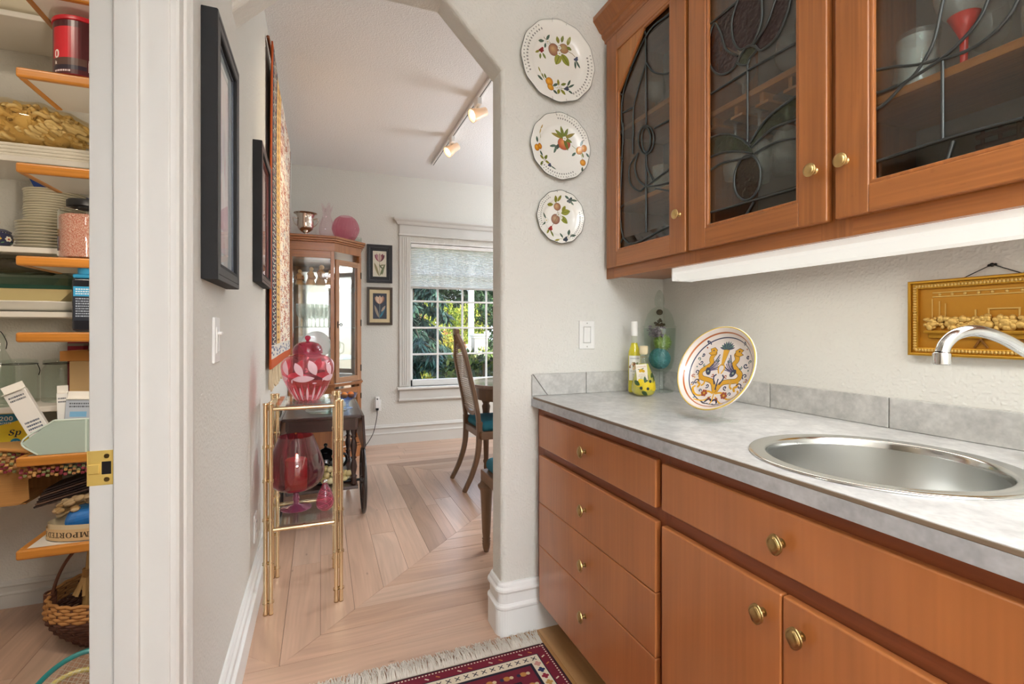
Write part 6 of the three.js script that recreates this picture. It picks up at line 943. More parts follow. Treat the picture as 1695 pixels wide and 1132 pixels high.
  // what it shows
  const figM = [0xc9955a, 0xd8b07a, 0xb77f52].map((c) => mat(c, 0.35, { clearcoat: 0.5 }));
  const fig = thing('figurine', 'golden brown china figurine on the top glass shelf, by the tapestry side', 'figurine', [-0.178, 1.567, -4.72]);
  part('body', lathe(smooth([[0.034, 0], [0.036, 0.01], [0.028, 0.04], [0.02, 0.07], [0.026, 0.095], [0.012, 0.115]], 24), 20), figM[0], fig);
  part('head', ball(0.017, 0.004, 0.13, 0.004), figM[1], fig);
  part('arms', tube([[-0.026, 0.09, 0], [-0.034, 0.06, 0.016], [0, 0.055, 0.03], [0.034, 0.066, 0.014], [0.026, 0.09, 0]], 0.007, 24, 8), figM[2], fig);
  fig.userData.group = 'figurines in the display cabinet';
  for (const [x, z, l, s] of [[-0.085, -4.7, 'golden brown figurine, second along the top shelf', 1.15], [0.0, -4.75, 'tall golden figurine, third along the top shelf', 1.35], [0.075, -4.68, 'golden brown figurine nearest the glass door on the top shelf', 1.0]]) copyOf(fig, 'figurine', l, [x, 1.567, z], rr(-1, 1), s);
  const fl = thing('cut_glass', 'cut crystal glass on the middle cabinet shelf, first in the front row by the tapestry', 'glass', [-0.17, 1.197, -4.68]);
  part('bowl', lathe([[0.004, 0.09], [0.026, 0.1], [0.034, 0.15], [0.036, 0.21]], 10), M.cabinetGlass, fl); part('stem', lathe([[0, 0], [0.036, 0], [0.036, 0.003], [0.008, 0.01], [0.006, 0.08], [0.012, 0.092], [0, 0.094]], 12), M.cabinetGlass, fl);
  fl.userData.group = 'crystal glasses on the middle cabinet shelf';
  for (const [x, z, w] of [[-0.09, -4.66, 'second in the front row'], [-0.01, -4.67, 'third in the front row'], [0.072, -4.65, 'last in the front row, by the door'], [-0.13, -4.78, 'first in the rear row'], [-0.05, -4.77, 'second in the rear row'], [0.03, -4.78, 'third in the rear row'], [0.11, -4.76, 'last in the rear row']]) copyOf(fl, 'cut_glass', 'cut crystal glass on the middle cabinet shelf, ' + w, [x, 1.197, z], rr(0, 2));
  const pl = thing('painted_dish', 'round white dish standing on the lower glass shelf of the display cabinet', 'dish', [-0.04, 0.907, -4.76]);
  part('dish', lathe([[0, 0.004], [0.07, 0.004], [0.125, 0.018], [0.127, 0.015], [0.07, 0], [0, 0]], 48).rotateX(PI / 2 - 0.2).translate(0, 0.127, 0), mat(0xeff1f2, 0.15, { clearcoat: 0.6 }), pl);
  part('painted_figure', merge([ball(0.03, -0.01, 0.11, 0.03, 1, 1.4, 0.2), ball(0.02, 0.03, 0.1, 0.03, 1, 1.3, 0.2)]), mat(0xb9a08c, 0.5), pl);
  const cr = thing('crystal_jug', 'cut crystal jug on the lower glass shelf beside the white dish', 'jug', [0.11, 0.907, -4.66]);
  part('body', lathe(smooth([[0.03, 0], [0.05, 0.02], [0.055, 0.06], [0.035, 0.12], [0.045, 0.17]], 16), 10), M.cabinetGlass, cr); part('handle', tube([[0.035, 0.15, -0.01], [0.08, 0.14, -0.02], [0.08, 0.07, -0.02], [0.05, 0.05, -0.01]], 0.006, 18, 7), M.cabinetGlass, cr);
}
{
  const TC = 1.9905;
  const u = thing('silver_urn', 'silver footed urn with scroll handles on top of the corner cabinet', 'urn', [-0.125, TC, -4.66]);
  part('body', lathe([[0, 0.001], [0.045, 0], [0.045, 0.006], [0.026, 0.012], [0.014, 0.03], [0.02, 0.04], ...smooth([[0.03, 0.046], [0.062, 0.075], [0.07, 0.12], [0.068, 0.17], [0.08, 0.2]], 20), [0.098, 0.208], [0.098, 0.211], [0.078, 0.205], [0.064, 0.17], [0.06, 0.08], [0, 0.05]], 40), mat(0xd9cfc4, 0.12, { metalness: 1 }), u);
  for (const s of [-1, 1]) part('handle', tube([[s * 0.064, 0.16, 0.01], [s * 0.1, 0.165, 0.016], [s * 0.09, 0.12, 0.014], [s * 0.06, 0.09, 0.01]], 0.005, 24, 8), mat(0xc9bfb4, 0.15, { metalness: 1 }), u);
  const v = thing('glass_pitcher', 'pale pink ruffled glass vase on top of the corner cabinet', 'vase', [0.05, TC, -4.62]);
  const body = lathe([[0, 0.003], ...smooth([[0.045, 0], [0.06, 0.03], [0.064, 0.08], [0.05, 0.14], [0.032, 0.2], [0.04, 0.25], [0.05, 0.285]], 30)], 48), p = body.attributes.position;
  for (let i = 0; i < p.count; i++) { const a = Math.atan2(p.getZ(i), p.getX(i)), y = p.getY(i), k = 1 + 0.05 * Math.cos(8 * a) + (y > 0.24 ? 0.25 * Math.cos(5 * a) * (y - 0.24) / 0.045 : 0); p.setXYZ(i, p.getX(i) * k, y + (y > 0.25 ? 0.02 * Math.cos(5 * a) : 0), p.getZ(i) * k); } body.computeVertexNormals();
  part('body', body, pane(0xfbf3f6), v);
  const d = thing('swirl_plate', 'pink swirled round glass vase on top of the corner cabinet', 'vase', [0.215, TC, -4.77]);
  const b2 = lathe([[0, 0.004], ...smooth([[0.04, 0.0], [0.085, 0.03], [0.118, 0.1], [0.118, 0.14], [0.095, 0.2], [0.06, 0.232], [0.05, 0.236]], 40)], 64), q = b2.attributes.position;
  for (let i = 0; i < q.count; i++) { const a = Math.atan2(q.getZ(i), q.getX(i)), y = q.getY(i), k = 1 + 0.022 * Math.cos(22 * a + y * 26); q.setXYZ(i, q.getX(i) * k, y, q.getZ(i) * k); } b2.computeVertexNormals();
  part('body', b2, mat(0xeeb4c4, 0.04, { transmission: 0.9, thickness: 0, side: THREE.DoubleSide, clearcoat: 0.6 }), d);
  const e = thing('glass_dish', 'clear glass dish with a thick rim behind the pink swirled vase', 'dish', [0.31, TC, -4.93]);
  part('dish', lathe([[0, 0.003], [0.04, 0], [0.06, 0.03], [0.064, 0.07], [0.06, 0.07], [0.05, 0.03], [0, 0.008]], 32), M.clearThick, e);
}

// ---------- dining table and chairs ----------
{
  const t = thing('dining_table', 'oval wooden dining table with a moulded rim and turned legs', 'table', [1.985, 0, -3.66]);
  const el = (a, b, n = 72) => Array.from({ length: n }, (_, i) => [a * Math.cos(i / n * 2 * PI), b * Math.sin(i / n * 2 * PI)]);
  part('top', fin(flat(slab(el(0.9, 0.53), 0.03, 0.008, [], 4), 0.726), 'x'), mat(0x8f7468, 0.16, { map: grainTex, clearcoat: 0.8, clearcoatRoughness: 0.08 }), t);
  part('apron', fin(flat(slab(el(0.84, 0.48), 0.1, 0.004, [el(0.815, 0.455).reverse()]), 0.627), 'x'), M.walnut, t);
  for (const [x, z] of [[-0.7, 0.2], [-0.7, -0.2], [0.7, 0.2], [0.7, -0.2]]) part('leg', lathe([[0, 0], [0.016, 0], [0.02, 0.03], [0.018, 0.06], [0.026, 0.08], [0.02, 0.1], [0.03, 0.5], [0.036, 0.54], [0.026, 0.56], [0.036, 0.58], [0.036, 0.635], [0, 0.635]], 24).translate(x, 0, z), M.walnut, t);
}
{
  // faces +x in its own axes; origin on the floor below the middle of the seat
  const t = thing('dining_chair', 'tall cane-backed wooden dining chair with a teal seat at the oval table', 'chair', [1.28, 0, -3.578]);
  const bX = -0.2;                                            // where the back rises from the seat
  for (const s of [-1, 1]) {
    part('rear_leg', bar([[bX - 0.115, 0, s * 0.178], [bX - 0.055, 0.12, s * 0.176], [bX - 0.012, 0.26, s * 0.175], [bX, 0.4, s * 0.175], [bX, 0.5, s * 0.175]], (u) => 0.03 + 0.012 * u, (u) => 0.03 + 0.014 * u, [1, 0, 0], 18), M.walnut, t);
    part('stile', bar([[bX, 0.47, s * 0.175], [bX - 0.02, 0.62, s * 0.168], [bX - 0.058, 0.8, s * 0.16], [bX - 0.094, 0.97, s * 0.145], [bX - 0.102, 1.04, s * 0.1], [bX - 0.117, 1.1, s * 0.052], [bX - 0.127, 1.135, s * 0.028]], 0.042, 0.03, [1, 0, 0], 30), M.walnut, t);
    part('front_leg', lathe([[0, 0], [0.011, 0], [0.016, 0.02], [0.019, 0.045], [0.015, 0.05], [0.02, 0.056], [0.015, 0.062], [0.02, 0.068], [0.016, 0.074], [0.019, 0.1], [0.026, 0.3], [0.028, 0.325], [0.036, 0.34], [0.04, 0.352], [0.03, 0.362], [0.026, 0.37], [0.026, 0.378], [0, 0.378]].map(([r, y]) => [r * 1.2, y]), 12).translate(0.215, 0, s * 0.2), M.walnut, t);
  }
  part('yoke', merge([bar([[bX - 0.127, 1.155, -0.04], [bX - 0.13, 1.162, 0], [bX - 0.127, 1.155, 0.04]], 0.045, 0.03, [1, 0, 0], 12), bar([[bX - 0.106, 1.06, -0.05], [bX - 0.11, 1.045, 0], [bX - 0.106, 1.06, 0.05]], 0.03, 0.02, [1, 0, 0], 12), ball(0.024, bX - 0.118, 1.1, 0, 0.5, 1.3, 1)]), M.walnut, t);
  part('back_rail', bar([[bX - 0.01, 0.6, -0.168], [bX - 0.006, 0.555, -0.08], [bX - 0.006, 0.545, 0], [bX - 0.006, 0.555, 0.08], [bX - 0.01, 0.6, 0.168]], 0.032, 0.024, [1, 0, 0], 20), M.walnut, t);
  const cane = [], xAt = (y) => y < 0.62 ? bX - 0.02 : y < 0.8 ? bX - 0.02 - 0.038 * (y - 0.62) / 0.18 : y < 0.97 ? bX - 0.058 - 0.036 * (y - 0.8) / 0.17 : bX - 0.094 - 0.02 * (y - 0.97) / 0.09, wAt = (y) => y < 0.97 ? 0.165 - 0.018 * (y - 0.6) / 0.37 : 0.145 - 0.09 * (y - 0.97) / 0.09;
  for (let y = 0.585; y < 1.05; y += 0.0165) cane.push(bx(0.003, 0.0062, 2 * wAt(y), xAt(y), y, 0));
  for (let k = -9; k <= 9; k++) { const z = k * 0.0165, top = Math.abs(z) < 0.055 ? 1.05 : 0.97 + (0.145 - Math.abs(z)) / 0.09 * 0.09; if (top < 0.75) continue; const pts = []; for (let y = 0.57; y <= top; y += 0.06) pts.push([xAt(y) + 0.0015, y, z]); cane.push(bar(pts, 0.0035, 0.002, [1, 0, 0], 10)); }
  part('cane_panel', merge(cane), mat(0xb9b0a5, 0.5), t).userData.kind = 'stuff';
  part('seat_rail', merge([span(bX, 0.24, 0.375, 0.432, -0.225, -0.19, 0.006, 'x'), span(bX, 0.24, 0.375, 0.432, 0.19, 0.225, 0.006, 'x'), span(0.205, 0.242, 0.375, 0.432, -0.2, 0.2, 0.006, 'z'), span(bX - 0.012, bX + 0.015, 0.385, 0.436, -0.17, 0.17, 0.006, 'z')]), M.walnut, t);
  const cu = new RoundedBoxGeometry(0.42, 0.07, 0.41, 5, 0.033).translate(0.02, 0.462, 0), cp = cu.attributes.position; for (let i = 0; i < cp.count; i++) { const x = cp.getX(i), y = cp.getY(i), z = cp.getZ(i); if (y > 0.47) cp.setY(i, y + 0.018 * Math.max(0, 1 - (x * x + z * z) * 14)); }
  cu.computeVertexNormals(); part('seat_cushion', fin(cu), M.teal, t);
  // a second chair against the wall of the opening, its seat and one turned front leg showing
  copyOf(t, 'dining_chair', 'dining chair with a teal seat and turned leg, against the wall beside the opening', [1.018, 0, -2.238], PI / 2);
}

// ---------- pantry ----------
const WX = -0.952, WZ = -2.12;                                // near corner of the wood-edged shelves
const shelfWood = [2.347, 2.057, 1.737, 1.424, 1.166, 0.746, 0.433];
{
  const labels = ['topmost', 'second highest', 'third highest', 'middle', 'fifth highest', 'second lowest', 'lowest'];
  shelfWood.forEach((y, i) => {
    const t = thing('pantry_shelf', labels[i] + ' white pantry shelf with an orange wood edge', 'shelf'); t.userData.group = 'wood-edged pantry shelves';
    part('board', span(WX + 0.022, -0.386, y - 0.03, y - 0.002, -2.395, WZ - 0.022, 0), M.melamine, t);
    part('nosing', span(WX, -0.386, y - 0.034, y, WZ - 0.022, WZ, 0.008, 'x', 3), M.nosing, t, 'orange varnished wood edge');
    part('nosing', span(WX, WX + 0.022, y - 0.034, y, -2.395, WZ - 0.021, 0.006, 'z', 3), M.nosing, t, 'orange varnished wood edge');
  });
  const back = [[2.38, 'topmost'], [1.834, 'second highest'], [1.49, 'middle'], [1.244, 'fourth highest'], [0.88, 'second lowest'], [0.724, 'lowest']];
  back.forEach(([y, l], i) => { const o = solo('pantry_shelf', l + ' plain white shelf along the back wall of the pantry', 'shelf', span(-1.897, i === 5 ? -0.96 : -0.388, y - 0.022, y, -2.698, i === 5 ? -2.42 : -2.4, 0.003), M.melamine, 'plain white pantry shelves'); });
  solo('pantry_shelf', 'thin white board under the cardboard box in the pantry', 'shelf', span(-1.897, -0.75, 0.538, 0.552, -2.698, -2.46, 0.002), M.melamine, 'plain white pantry shelves');
}
const can = (r, h) => lathe([[0, 0.001], [r * 0.97, 0], [r, 0.002], [r, h - 0.002], [r * 0.97, h], [0, h]], 40);
const textBlock = (g, x, y, w, n, lh, c) => { g.fillStyle = c; for (let i = 0; i < n; i++) { let q = x; while (q < x + w) { const l = rr(6, 22); g.fillRect(q, y + i * lh, Math.min(l, x + w - q), lh * 0.5); q += l + 5; } } };
{
  const y = shelfWood[1] + 0.0005, t = thing('coffee_can', 'red and brown coffee can with a red lid on a high pantry shelf', 'can', [-0.794, y, -2.21]);
  part('body', can(0.088, 0.192), mat(0x7d1c22, 0.3, { metalness: 0.2 }), t);
  part('label', wrap(0.0884, 0.004, 0.188, -2.2, 2.2, 40), mat(0xffffff, 0.3, { map: paint(1024, 512, (g, w, h) => {
    g.fillStyle = '#4d1d22'; g.fillRect(0, 0, w, h); const q = g.createLinearGradient(300, 0, 560, 0); q.addColorStop(0, '#c3202c'); q.addColorStop(0.6, '#d62b38'); q.addColorStop(1, '#4d1d22'); g.fillStyle = q; g.fillRect(300, 60, 260, 300);
    g.fillStyle = '#5b4038'; g.fillRect(300, 360, 300, 90); g.fillStyle = '#2c2030'; g.fillRect(300, 430, 300, 40); g.fillStyle = '#f2e6e0'; g.font = 'bold 110px sans-serif'; g.fillText('0', 322, 360); g.font = 'bold 44px sans-serif'; g.fillText('k', 330, 420); textBlock(g, 330, 476, 150, 1, 34, '#e7d9dc');
    g.strokeStyle = '#e9dfe0'; g.lineWidth = 4; g.strokeRect(620, 60, 130, 200); textBlock(g, 632, 74, 110, 9, 20, '#d9cfd2'); textBlock(g, 620, 290, 140, 3, 24, '#d9cfd2'); g.fillStyle = '#efe8e8'; g.fillRect(612, 360, 150, 20); g.strokeRect(612, 384, 130, 90); textBlock(g, 650, 400, 80, 3, 24, '#e9dfe0'); }) }), t);
  part('lid', lathe([[0, 0.192], [0.0905, 0.19], [0.0915, 0.192], [0.0915, 0.203], [0.089, 0.206], [0, 0.206]], 40), mat(0xc4202e, 0.35), t);
}
{
  // woven place mats in a clear bag, folded cloth under them, all on the second back shelf
  const y = 1.8345;
  solo('folded_cloth', 'folded white quilted cloth under the golden braided bag on the pantry shelf', 'cloth', merge([0, 1, 2, 3].map((i) => fin(new RoundedBoxGeometry(0.55 - i * 0.01, 0.013, 0.24, 3, 0.006).translate(-1.1 + i * 0.006, y + 0.0072 + i * 0.0132, -2.535)))), mat(0xefe9da, 0.9, { bumpMap: clothTex, bumpScale: 0.002 }));
  const t = thing('storage_bag', 'clear zipped bag of golden braided contents lying on a white cloth in the pantry', 'bag', [-1.12, y + 0.056, -2.54]);
  const coils = []; for (let i = 0; i < 300; i++) { const x = rr(-0.21, 0.21), z = rr(-0.02, 0.115), e = Math.sqrt(Math.max(0.02, 1 - (x / 0.235) ** 2 - (z / 0.14) ** 2)), yy = 0.09 + 0.08 * e * rr(-0.95, 1), a = rr(0, 6), r = rr(0.01, 0.018); coils.push(tube([[x - r * Math.cos(a), yy, z - r * Math.sin(a)], [x, yy + rr(0.004, 0.014), z + r * 0.6], [x + r * Math.cos(a), yy, z + r * Math.sin(a)], [x + r * 1.6, yy - 0.004, z - r]], 0.0085, 9, 6)); }
  coils.push(ball(1, 0, 0.095, 0, 0.2, 0.078, 0.1, 24)); part('golden_braid', merge(coils), mat(0xdcbf7e, 0.7), t).userData.kind = 'stuff';
  const bag = new THREE.SphereGeometry(1, 40, 24).scale(0.245, 0.098, 0.13).translate(0, 0.0985, 0), bp = bag.attributes.position; for (let i = 0; i < bp.count; i++) { const k = 1 + 0.03 * Math.sin(bp.getX(i) * 60) * Math.cos(bp.getZ(i) * 50 + bp.getY(i) * 40); bp.setXYZ(i, bp.getX(i) * k, Math.max(0.002, bp.getY(i) * k), bp.getZ(i) * k); } bag.computeVertexNormals();
  part('bag', bag.toNonIndexed(), mat(0xfbf3df, 0.06, { transmission: 1, thickness: 0, side: THREE.DoubleSide }), t, 'crinkled clear plastic');
  part('sticker', bx(0.05, 0.03, 0.001, -0.13, 0.085, 0.118).rotateX(-0.15), M.white, t);
  const b2 = thing('candy_bag', 'small clear bag with red sweets at the end of the white cloth', 'food bag', [-0.735, y, -2.47]);
  const film = new THREE.SphereGeometry(1, 24, 16).scale(0.09, 0.06, 0.06).translate(0, 0.06, 0), fp = film.attributes.position; for (let i = 0; i < fp.count; i++) { const k = 1 + 0.06 * Math.sin(i * 1.7); fp.setXYZ(i, fp.getX(i) * k, Math.max(0.001, fp.getY(i) * k), fp.getZ(i) * k); } film.computeVertexNormals();
  part('film', film.toNonIndexed(), mat(0xf6efe6, 0.08, { transmission: 1, thickness: 0, side: THREE.DoubleSide }), b2);
  part('sweets', merge(Array.from({ length: 22 }, () => ball(0.012, rr(-0.06, 0.06), rr(0.016, 0.07), rr(-0.03, 0.03), 1, 0.8, 1, 7))), mat(0xb0503e, 0.5), b2).userData.kind = 'stuff';
  solo('white_box', 'plain white carton behind the bag of golden braid in the pantry', 'box', span(-1.22, -1.06, y + 0.0005, y + 0.27, -2.69, -2.672, 0.003), M.paper);
  solo('paper_bag', 'cream crinkled bag on the topmost plain pantry shelf', 'bag', (() => { const g = new THREE.SphereGeometry(1, 24, 16).scale(0.2, 0.07, 0.1), p = g.attributes.position; for (let i = 0; i < p.count; i++) { const k = 1 + 0.07 * Math.sin(i * 2.3); p.setXYZ(i, p.getX(i) * k, Math.max(-0.069, p.getY(i) * k), p.getZ(i) * k); } g.computeVertexNormals(); return g.toNonIndexed(); })(), mat(0xe6dcc4, 0.8), null, [-1.08, 2.3805 + 0.069, -2.52]);
}
{
  const ORD = 'first second third fourth fifth sixth seventh eighth ninth tenth eleventh twelfth thirteenth'.split(' ');
  const y = 1.4905, X = -1.02, Z = -2.53;
  const plateGeo = (R) => lathe([[0, 0.003], [R * 0.6, 0.003], [R * 0.68, 0.006], [R, 0.0125], [R * 1.0, 0.0145], [R * 0.97, 0.0145], [R * 0.66, 0.009], [R * 0.6, 0.0065], [0, 0.0065]], 48);
  const big = solo('stacked_plate', 'cream dinner plate at the very bottom of the pantry plate stack', 'plate', plateGeo(0.11), M.cream, 'dinner plates stacked in the pantry', [X, y, Z]);
  for (let i = 1; i < 9; i++) copyOf(big, 'stacked_plate', `cream dinner plate, ${ORD[8 - i]} from the top of the wide part of the pantry stack`, [X + rr(-0.002, 0.002), y + i * 0.0118, Z + rr(-0.002, 0.002)]);
  const small = solo('stacked_plate', 'cream side plate lowest in the narrow upper part of the pantry plate stack', 'plate', plateGeo(0.096), M.cream, 'side plates stacked in the pantry', [X + 0.012, y + 9 * 0.0118 + 0.003, Z]);
  for (let i = 1; i < 13; i++) copyOf(small, 'stacked_plate', `cream side plate, ${ORD[12 - i]} from the top of the narrow part of the pantry stack`, [X + 0.012 + rr(-0.002, 0.002), y + 9 * 0.0118 + 0.003 + i * 0.0097, Z + rr(-0.002, 0.002)]);
  const top = y + 9 * 0.0118 + 0.003 + 13 * 0.0097 + 0.0045;
  const pc = thing('blue_box', 'blue wedge shaped carton lying on top of the plate stack', 'box', [X + 0.02, top, Z - 0.02]);
  part('carton', fin(slab([[-0.06, 0], [0.085, 0], [0.01, 0.045], [-0.085, 0.055]], 0.09, 0.002).translate(0, 0, -0.045)), mat(0x23479a, 0.4), pc);
  const sb = thing('sugar_bowl', 'small patterned ceramic pot with brass knob beside the plate stack', 'pot', [-1.15, y, -2.45]); sb.scale.setScalar(0.85);
  part('body', lathe(smooth([[0.026, 0.0], [0.045, 0.015], [0.052, 0.035], [0.046, 0.06], [0.04, 0.066]], 24), 36), mat(0xffffff, 0.2, { clearcoat: 0.6, map: paint(512, 256, (g, w, h) => { g.fillStyle = '#2b3050'; g.fillRect(0, 0, w, h); for (let i = 0; i < 8; i++) { const x = 32 + i * 64; for (let k = 0; k < 6; k++) dot(g, x + 15 * Math.cos(k * 1.05), 130 + 22 * Math.sin(k * 1.05), 9, i % 2 ? '#e8e2d0' : '#d9b040', 12); dot(g, x, 130, 8, '#b4452c', 10); leafShape(g, x + 20, 190, 30, 8, -0.8, '#5f9a6a'); } g.fillStyle = '#e8e2d0'; for (let i = 0; i < 26; i++) g.fillRect(i * 20, 30, 11, 18); }) }), sb);
  part('lid', lathe([[0.044, 0.066], [0.046, 0.07], [0.03, 0.08], [0.008, 0.083], [0, 0.083]], 30), mat(0x4a4c60, 0.25), sb);
  part('knob', lathe([[0.006, 0.083], [0.004, 0.095], [0.009, 0.11], [0.006, 0.118], [0, 0.118]], 16), M.brass, sb);
}
{
  const y = shelfWood[3] + 0.0005, t = thing('salt_jar', 'clear jar of coarse pink salt with a black lid on a pantry shelf', 'jar', [-0.79, y, -2.2]);
  const oct = (r) => [[r * 0.94, 0], [r, 0.006], [r, 0.165], [r * 0.92, 0.178], [r * 0.62, 0.19]];
  part('glass', lathe([[0, 0.001], ...oct(0.076)], 8).rotateY(PI / 8), M.clear, t);
  const salt = dataTex(256, 256, 0.05, 0.05, (u, v) => { const a = vn(u * 22, v * 22, 22, 22, 0), b = vn(u * 50, v * 50, 50, 50, 1), q = 0.5 * a + 0.5 * b; return [0.82 + 0.3 * (q - 0.5), 0.58 + 0.75 * (q - 0.5), 0.5 + 0.8 * (q - 0.5)]; });
  const saltB = dataTex(256, 256, 0.05, 0.05, (u, v) => grey(0.5 * vn(u * 22, v * 22, 22, 22, 0) + 0.5 * vn(u * 50, v * 50, 50, 50, 1)), false);
  part('salt', fin(lathe([[0, 0.004], [0.07, 0.004], [0.0735, 0.008], [0.0735, 0.15], [0.068, 0.157], [0, 0.158]], 8).rotateY(PI / 8)), mat(0xffffff, 0.6, { map: salt, bumpMap: saltB, bumpScale: 0.003 }), t, 'coarse pink salt').userData.kind = 'stuff';
  part('lid', lathe([[0.05, 0.188], [0.054, 0.19], [0.054, 0.21], [0.051, 0.213], [0, 0.213]], 40), M.black, t);
}
{
  const y = 1.2445;
  const pl = thing('serving_platter', 'large white oval platter lying lowest on the fourth pantry shelf', 'platter', [-1.08, y, -2.53]);
  part('dish', lathe([[0, 0.004], [0.17, 0.004], [0.2, 0.012], [0.265, 0.036], [0.268, 0.041], [0.26, 0.041], [0.195, 0.018], [0, 0.01]], 56).scale(1, 1, 0.47), M.china, pl);
  const sq = thing('square_dish', 'cream square dish with a dark green rim on the white platter', 'dish', [-1.1, y + 0.043, -2.53]);
  const ringSq = (o, i, y0, y1, dh = 0) => { const pos = [], P = (r, k, yy) => { const a = PI / 4 + k * PI / 2; return [r * 1.3 * Math.cos(a), yy, r * 0.74 * Math.sin(a)]; }; for (let k = 0; k < 4; k++) { const q = [P(o, k, y0), P(o, k + 1, y0), P(i, k + 1, y1), P(i, k, y1)]; pos.push(...q[0], ...q[1], ...q[2], ...q[0], ...q[2], ...q[3]); } const g = new THREE.BufferGeometry(); g.setAttribute('position', new THREE.Float32BufferAttribute(pos, 3)); g.computeVertexNormals(); return fin(g); };
  part('body', merge([ringSq(0.15, 0.205, 0, 0.045), ringSq(0.0001, 0.15, 0.0005, 0.0005), ringSq(0.14, 0.195, 0.004, 0.046)]), mat(0xe0cf98, 0.3, { clearcoat: 0.5, side: THREE.DoubleSide }), sq);
  part('green_rim', merge([ringSq(0.206, 0.212, 0.0455, 0.06), ringSq(0.195, 0.212, 0.0565, 0.06), ringSq(0.195, 0.206, 0.046, 0.0455)]), mat(0x2b5244, 0.3, { side: THREE.DoubleSide }), sq);
  const gd = thing('glass_dish', 'clear glass baking dish nested on the green rimmed dish', 'dish', [-1.1, y + 0.107, -2.53]);
  part('dish', merge([ringSq(0.12, 0.165, 0.0, 0.04), ringSq(0.165, 0.18, 0.04, 0.042), ringSq(0.0001, 0.12, 0.0005, 0.0005)]), pane(0xd6e6e0), gd);
  const bagd = thing('plastic_bag', 'crumpled clear plastic bag lying in the glass baking dish', 'bag', [-1.12, y + 0.1515, -2.54]);
  const g = new THREE.IcosahedronGeometry(1, 4).scale(0.17, 0.032, 0.09), p = g.attributes.position; for (let i = 0; i < p.count; i++) { const x = p.getX(i), yy = p.getY(i), z = p.getZ(i), k = 1 + 0.16 * Math.sin(x * 70 + z * 40) * Math.cos(z * 60 - x * 30); p.setXYZ(i, x * k, Math.max(-0.03, yy * k), z * k); } g.computeVertexNormals();
  part('film', g.translate(0, 0.031, 0), mat(0xb9b3a4, 0.1, { transmission: 0.9, thickness: 0, side: THREE.DoubleSide }), bagd);
}
{
  const y = shelfWood[4] + 0.0005, t = thing('blue_lid_jar', 'black square jar with bright blue lid and label on a pantry shelf', 'jar', [-0.765, y, -2.19]);
  part('body', bx(0.095, 0.19, 0.095, 0, 0.0955, 0, 0.012), mat(0x22242b, 0.25, { clearcoat: 0.5 }), t);
  part('label', new THREE.PlaneGeometry(0.08, 0.12).translate(0, 0.1, 0.0482).toNonIndexed(), mat(0xffffff, 0.4, { map: paint(256, 384, (g, w, h) => { g.fillStyle = '#2c313c'; g.fillRect(0, 0, w, h); g.fillStyle = '#3f9fd0'; g.fillRect(0, 0, w, 110); textBlock(g, 20, 24, 170, 3, 26, '#e6eef4'); textBlock(g, 20, 130, 210, 8, 28, '#a9b4c4'); }) }), t);
  part('lid', merge([bx(0.09, 0.014, 0.09, 0, 0.197, 0, 0.006), lathe([[0, 0.203], [0.042, 0.203], [0.043, 0.206], [0.043, 0.226], [0.04, 0.229], [0, 0.229]], 36)]), mat(0x3fa3d4, 0.35), t);
}
{
  const y = 0.8805;
  const b = thing('swing_top_bottle', 'clear swing top bottle in front of the clear storage jars in the pantry', 'bottle', [-1.142, y, -2.447]);
  part('glass', lathe([[0, 0.002], [0.04, 0], [0.042, 0.006], [0.042, 0.15], [0.03, 0.185], [0.016, 0.215], [0.0145, 0.265], [0.017, 0.268], [0.017, 0.276], [0.013, 0.278]], 32), M.clearThick, b);
  part('clasp', tube([[0.018, 0.22, 0.0], [0.022, 0.25, 0.006], [0, 0.29, 0.006], [-0.022, 0.25, 0.006], [-0.018, 0.22, 0]], 0.0015, 30, 5), M.iron, b);
  const j = thing('storage_jar', 'clear glass storage jar with wire clip behind the white cartons', 'jar', [-1.13, y, -2.55]);
  part('glass', lathe([[0, 0.002], [0.056, 0], [0.06, 0.008], [0.06, 0.13], [0.05, 0.15], [0.052, 0.158], [0.056, 0.162], [0.054, 0.172], [0.02, 0.178], [0, 0.178]], 40), M.clearThick, j);
  part('clip', merge([new THREE.TorusGeometry(0.0545, 0.0016, 6, 40).rotateX(PI / 2).translate(0, 0.156, 0).toNonIndexed(), tube([[0.056, 0.156, 0], [0.064, 0.13, 0], [0.06, 0.11, 0]], 0.0016, 14, 5)]), M.iron, j);
  copyOf(j, 'storage_jar', 'second clear storage jar, further along behind the cartons', [-0.998, y, -2.55]);
  const bk = thing('red_box', 'tall crimson box standing at the back of the pantry under a shelf', 'box', [-0.985, y, -2.665]);
  part('carton', bx(0.055, 0.27, 0.05, 0, 0.1355, 0, 0.002), mat(0xa3243c, 0.5), bk); part('band', bx(0.0555, 0.012, 0.0505, 0, 0.23, 0), mat(0x9b8f84, 0.5), bk);
  const fb = thing('flat_carton', 'flat orange cardboard carton lying high behind the zip bag', 'box', [-0.86, 1.05, -2.52]);
  part('carton', bx(0.2, 0.04, 0.16, 0, 0.02, 0, 0.002), mat(0xc98a48, 0.8), fb);
  solo('storage_crate', 'pale wooden crate supporting the flat orange carton in the pantry', 'crate', span(-0.93, -0.75, y, 1.0495, -2.6, -2.44, 0.004), mat(0xc9a878, 0.8));
}
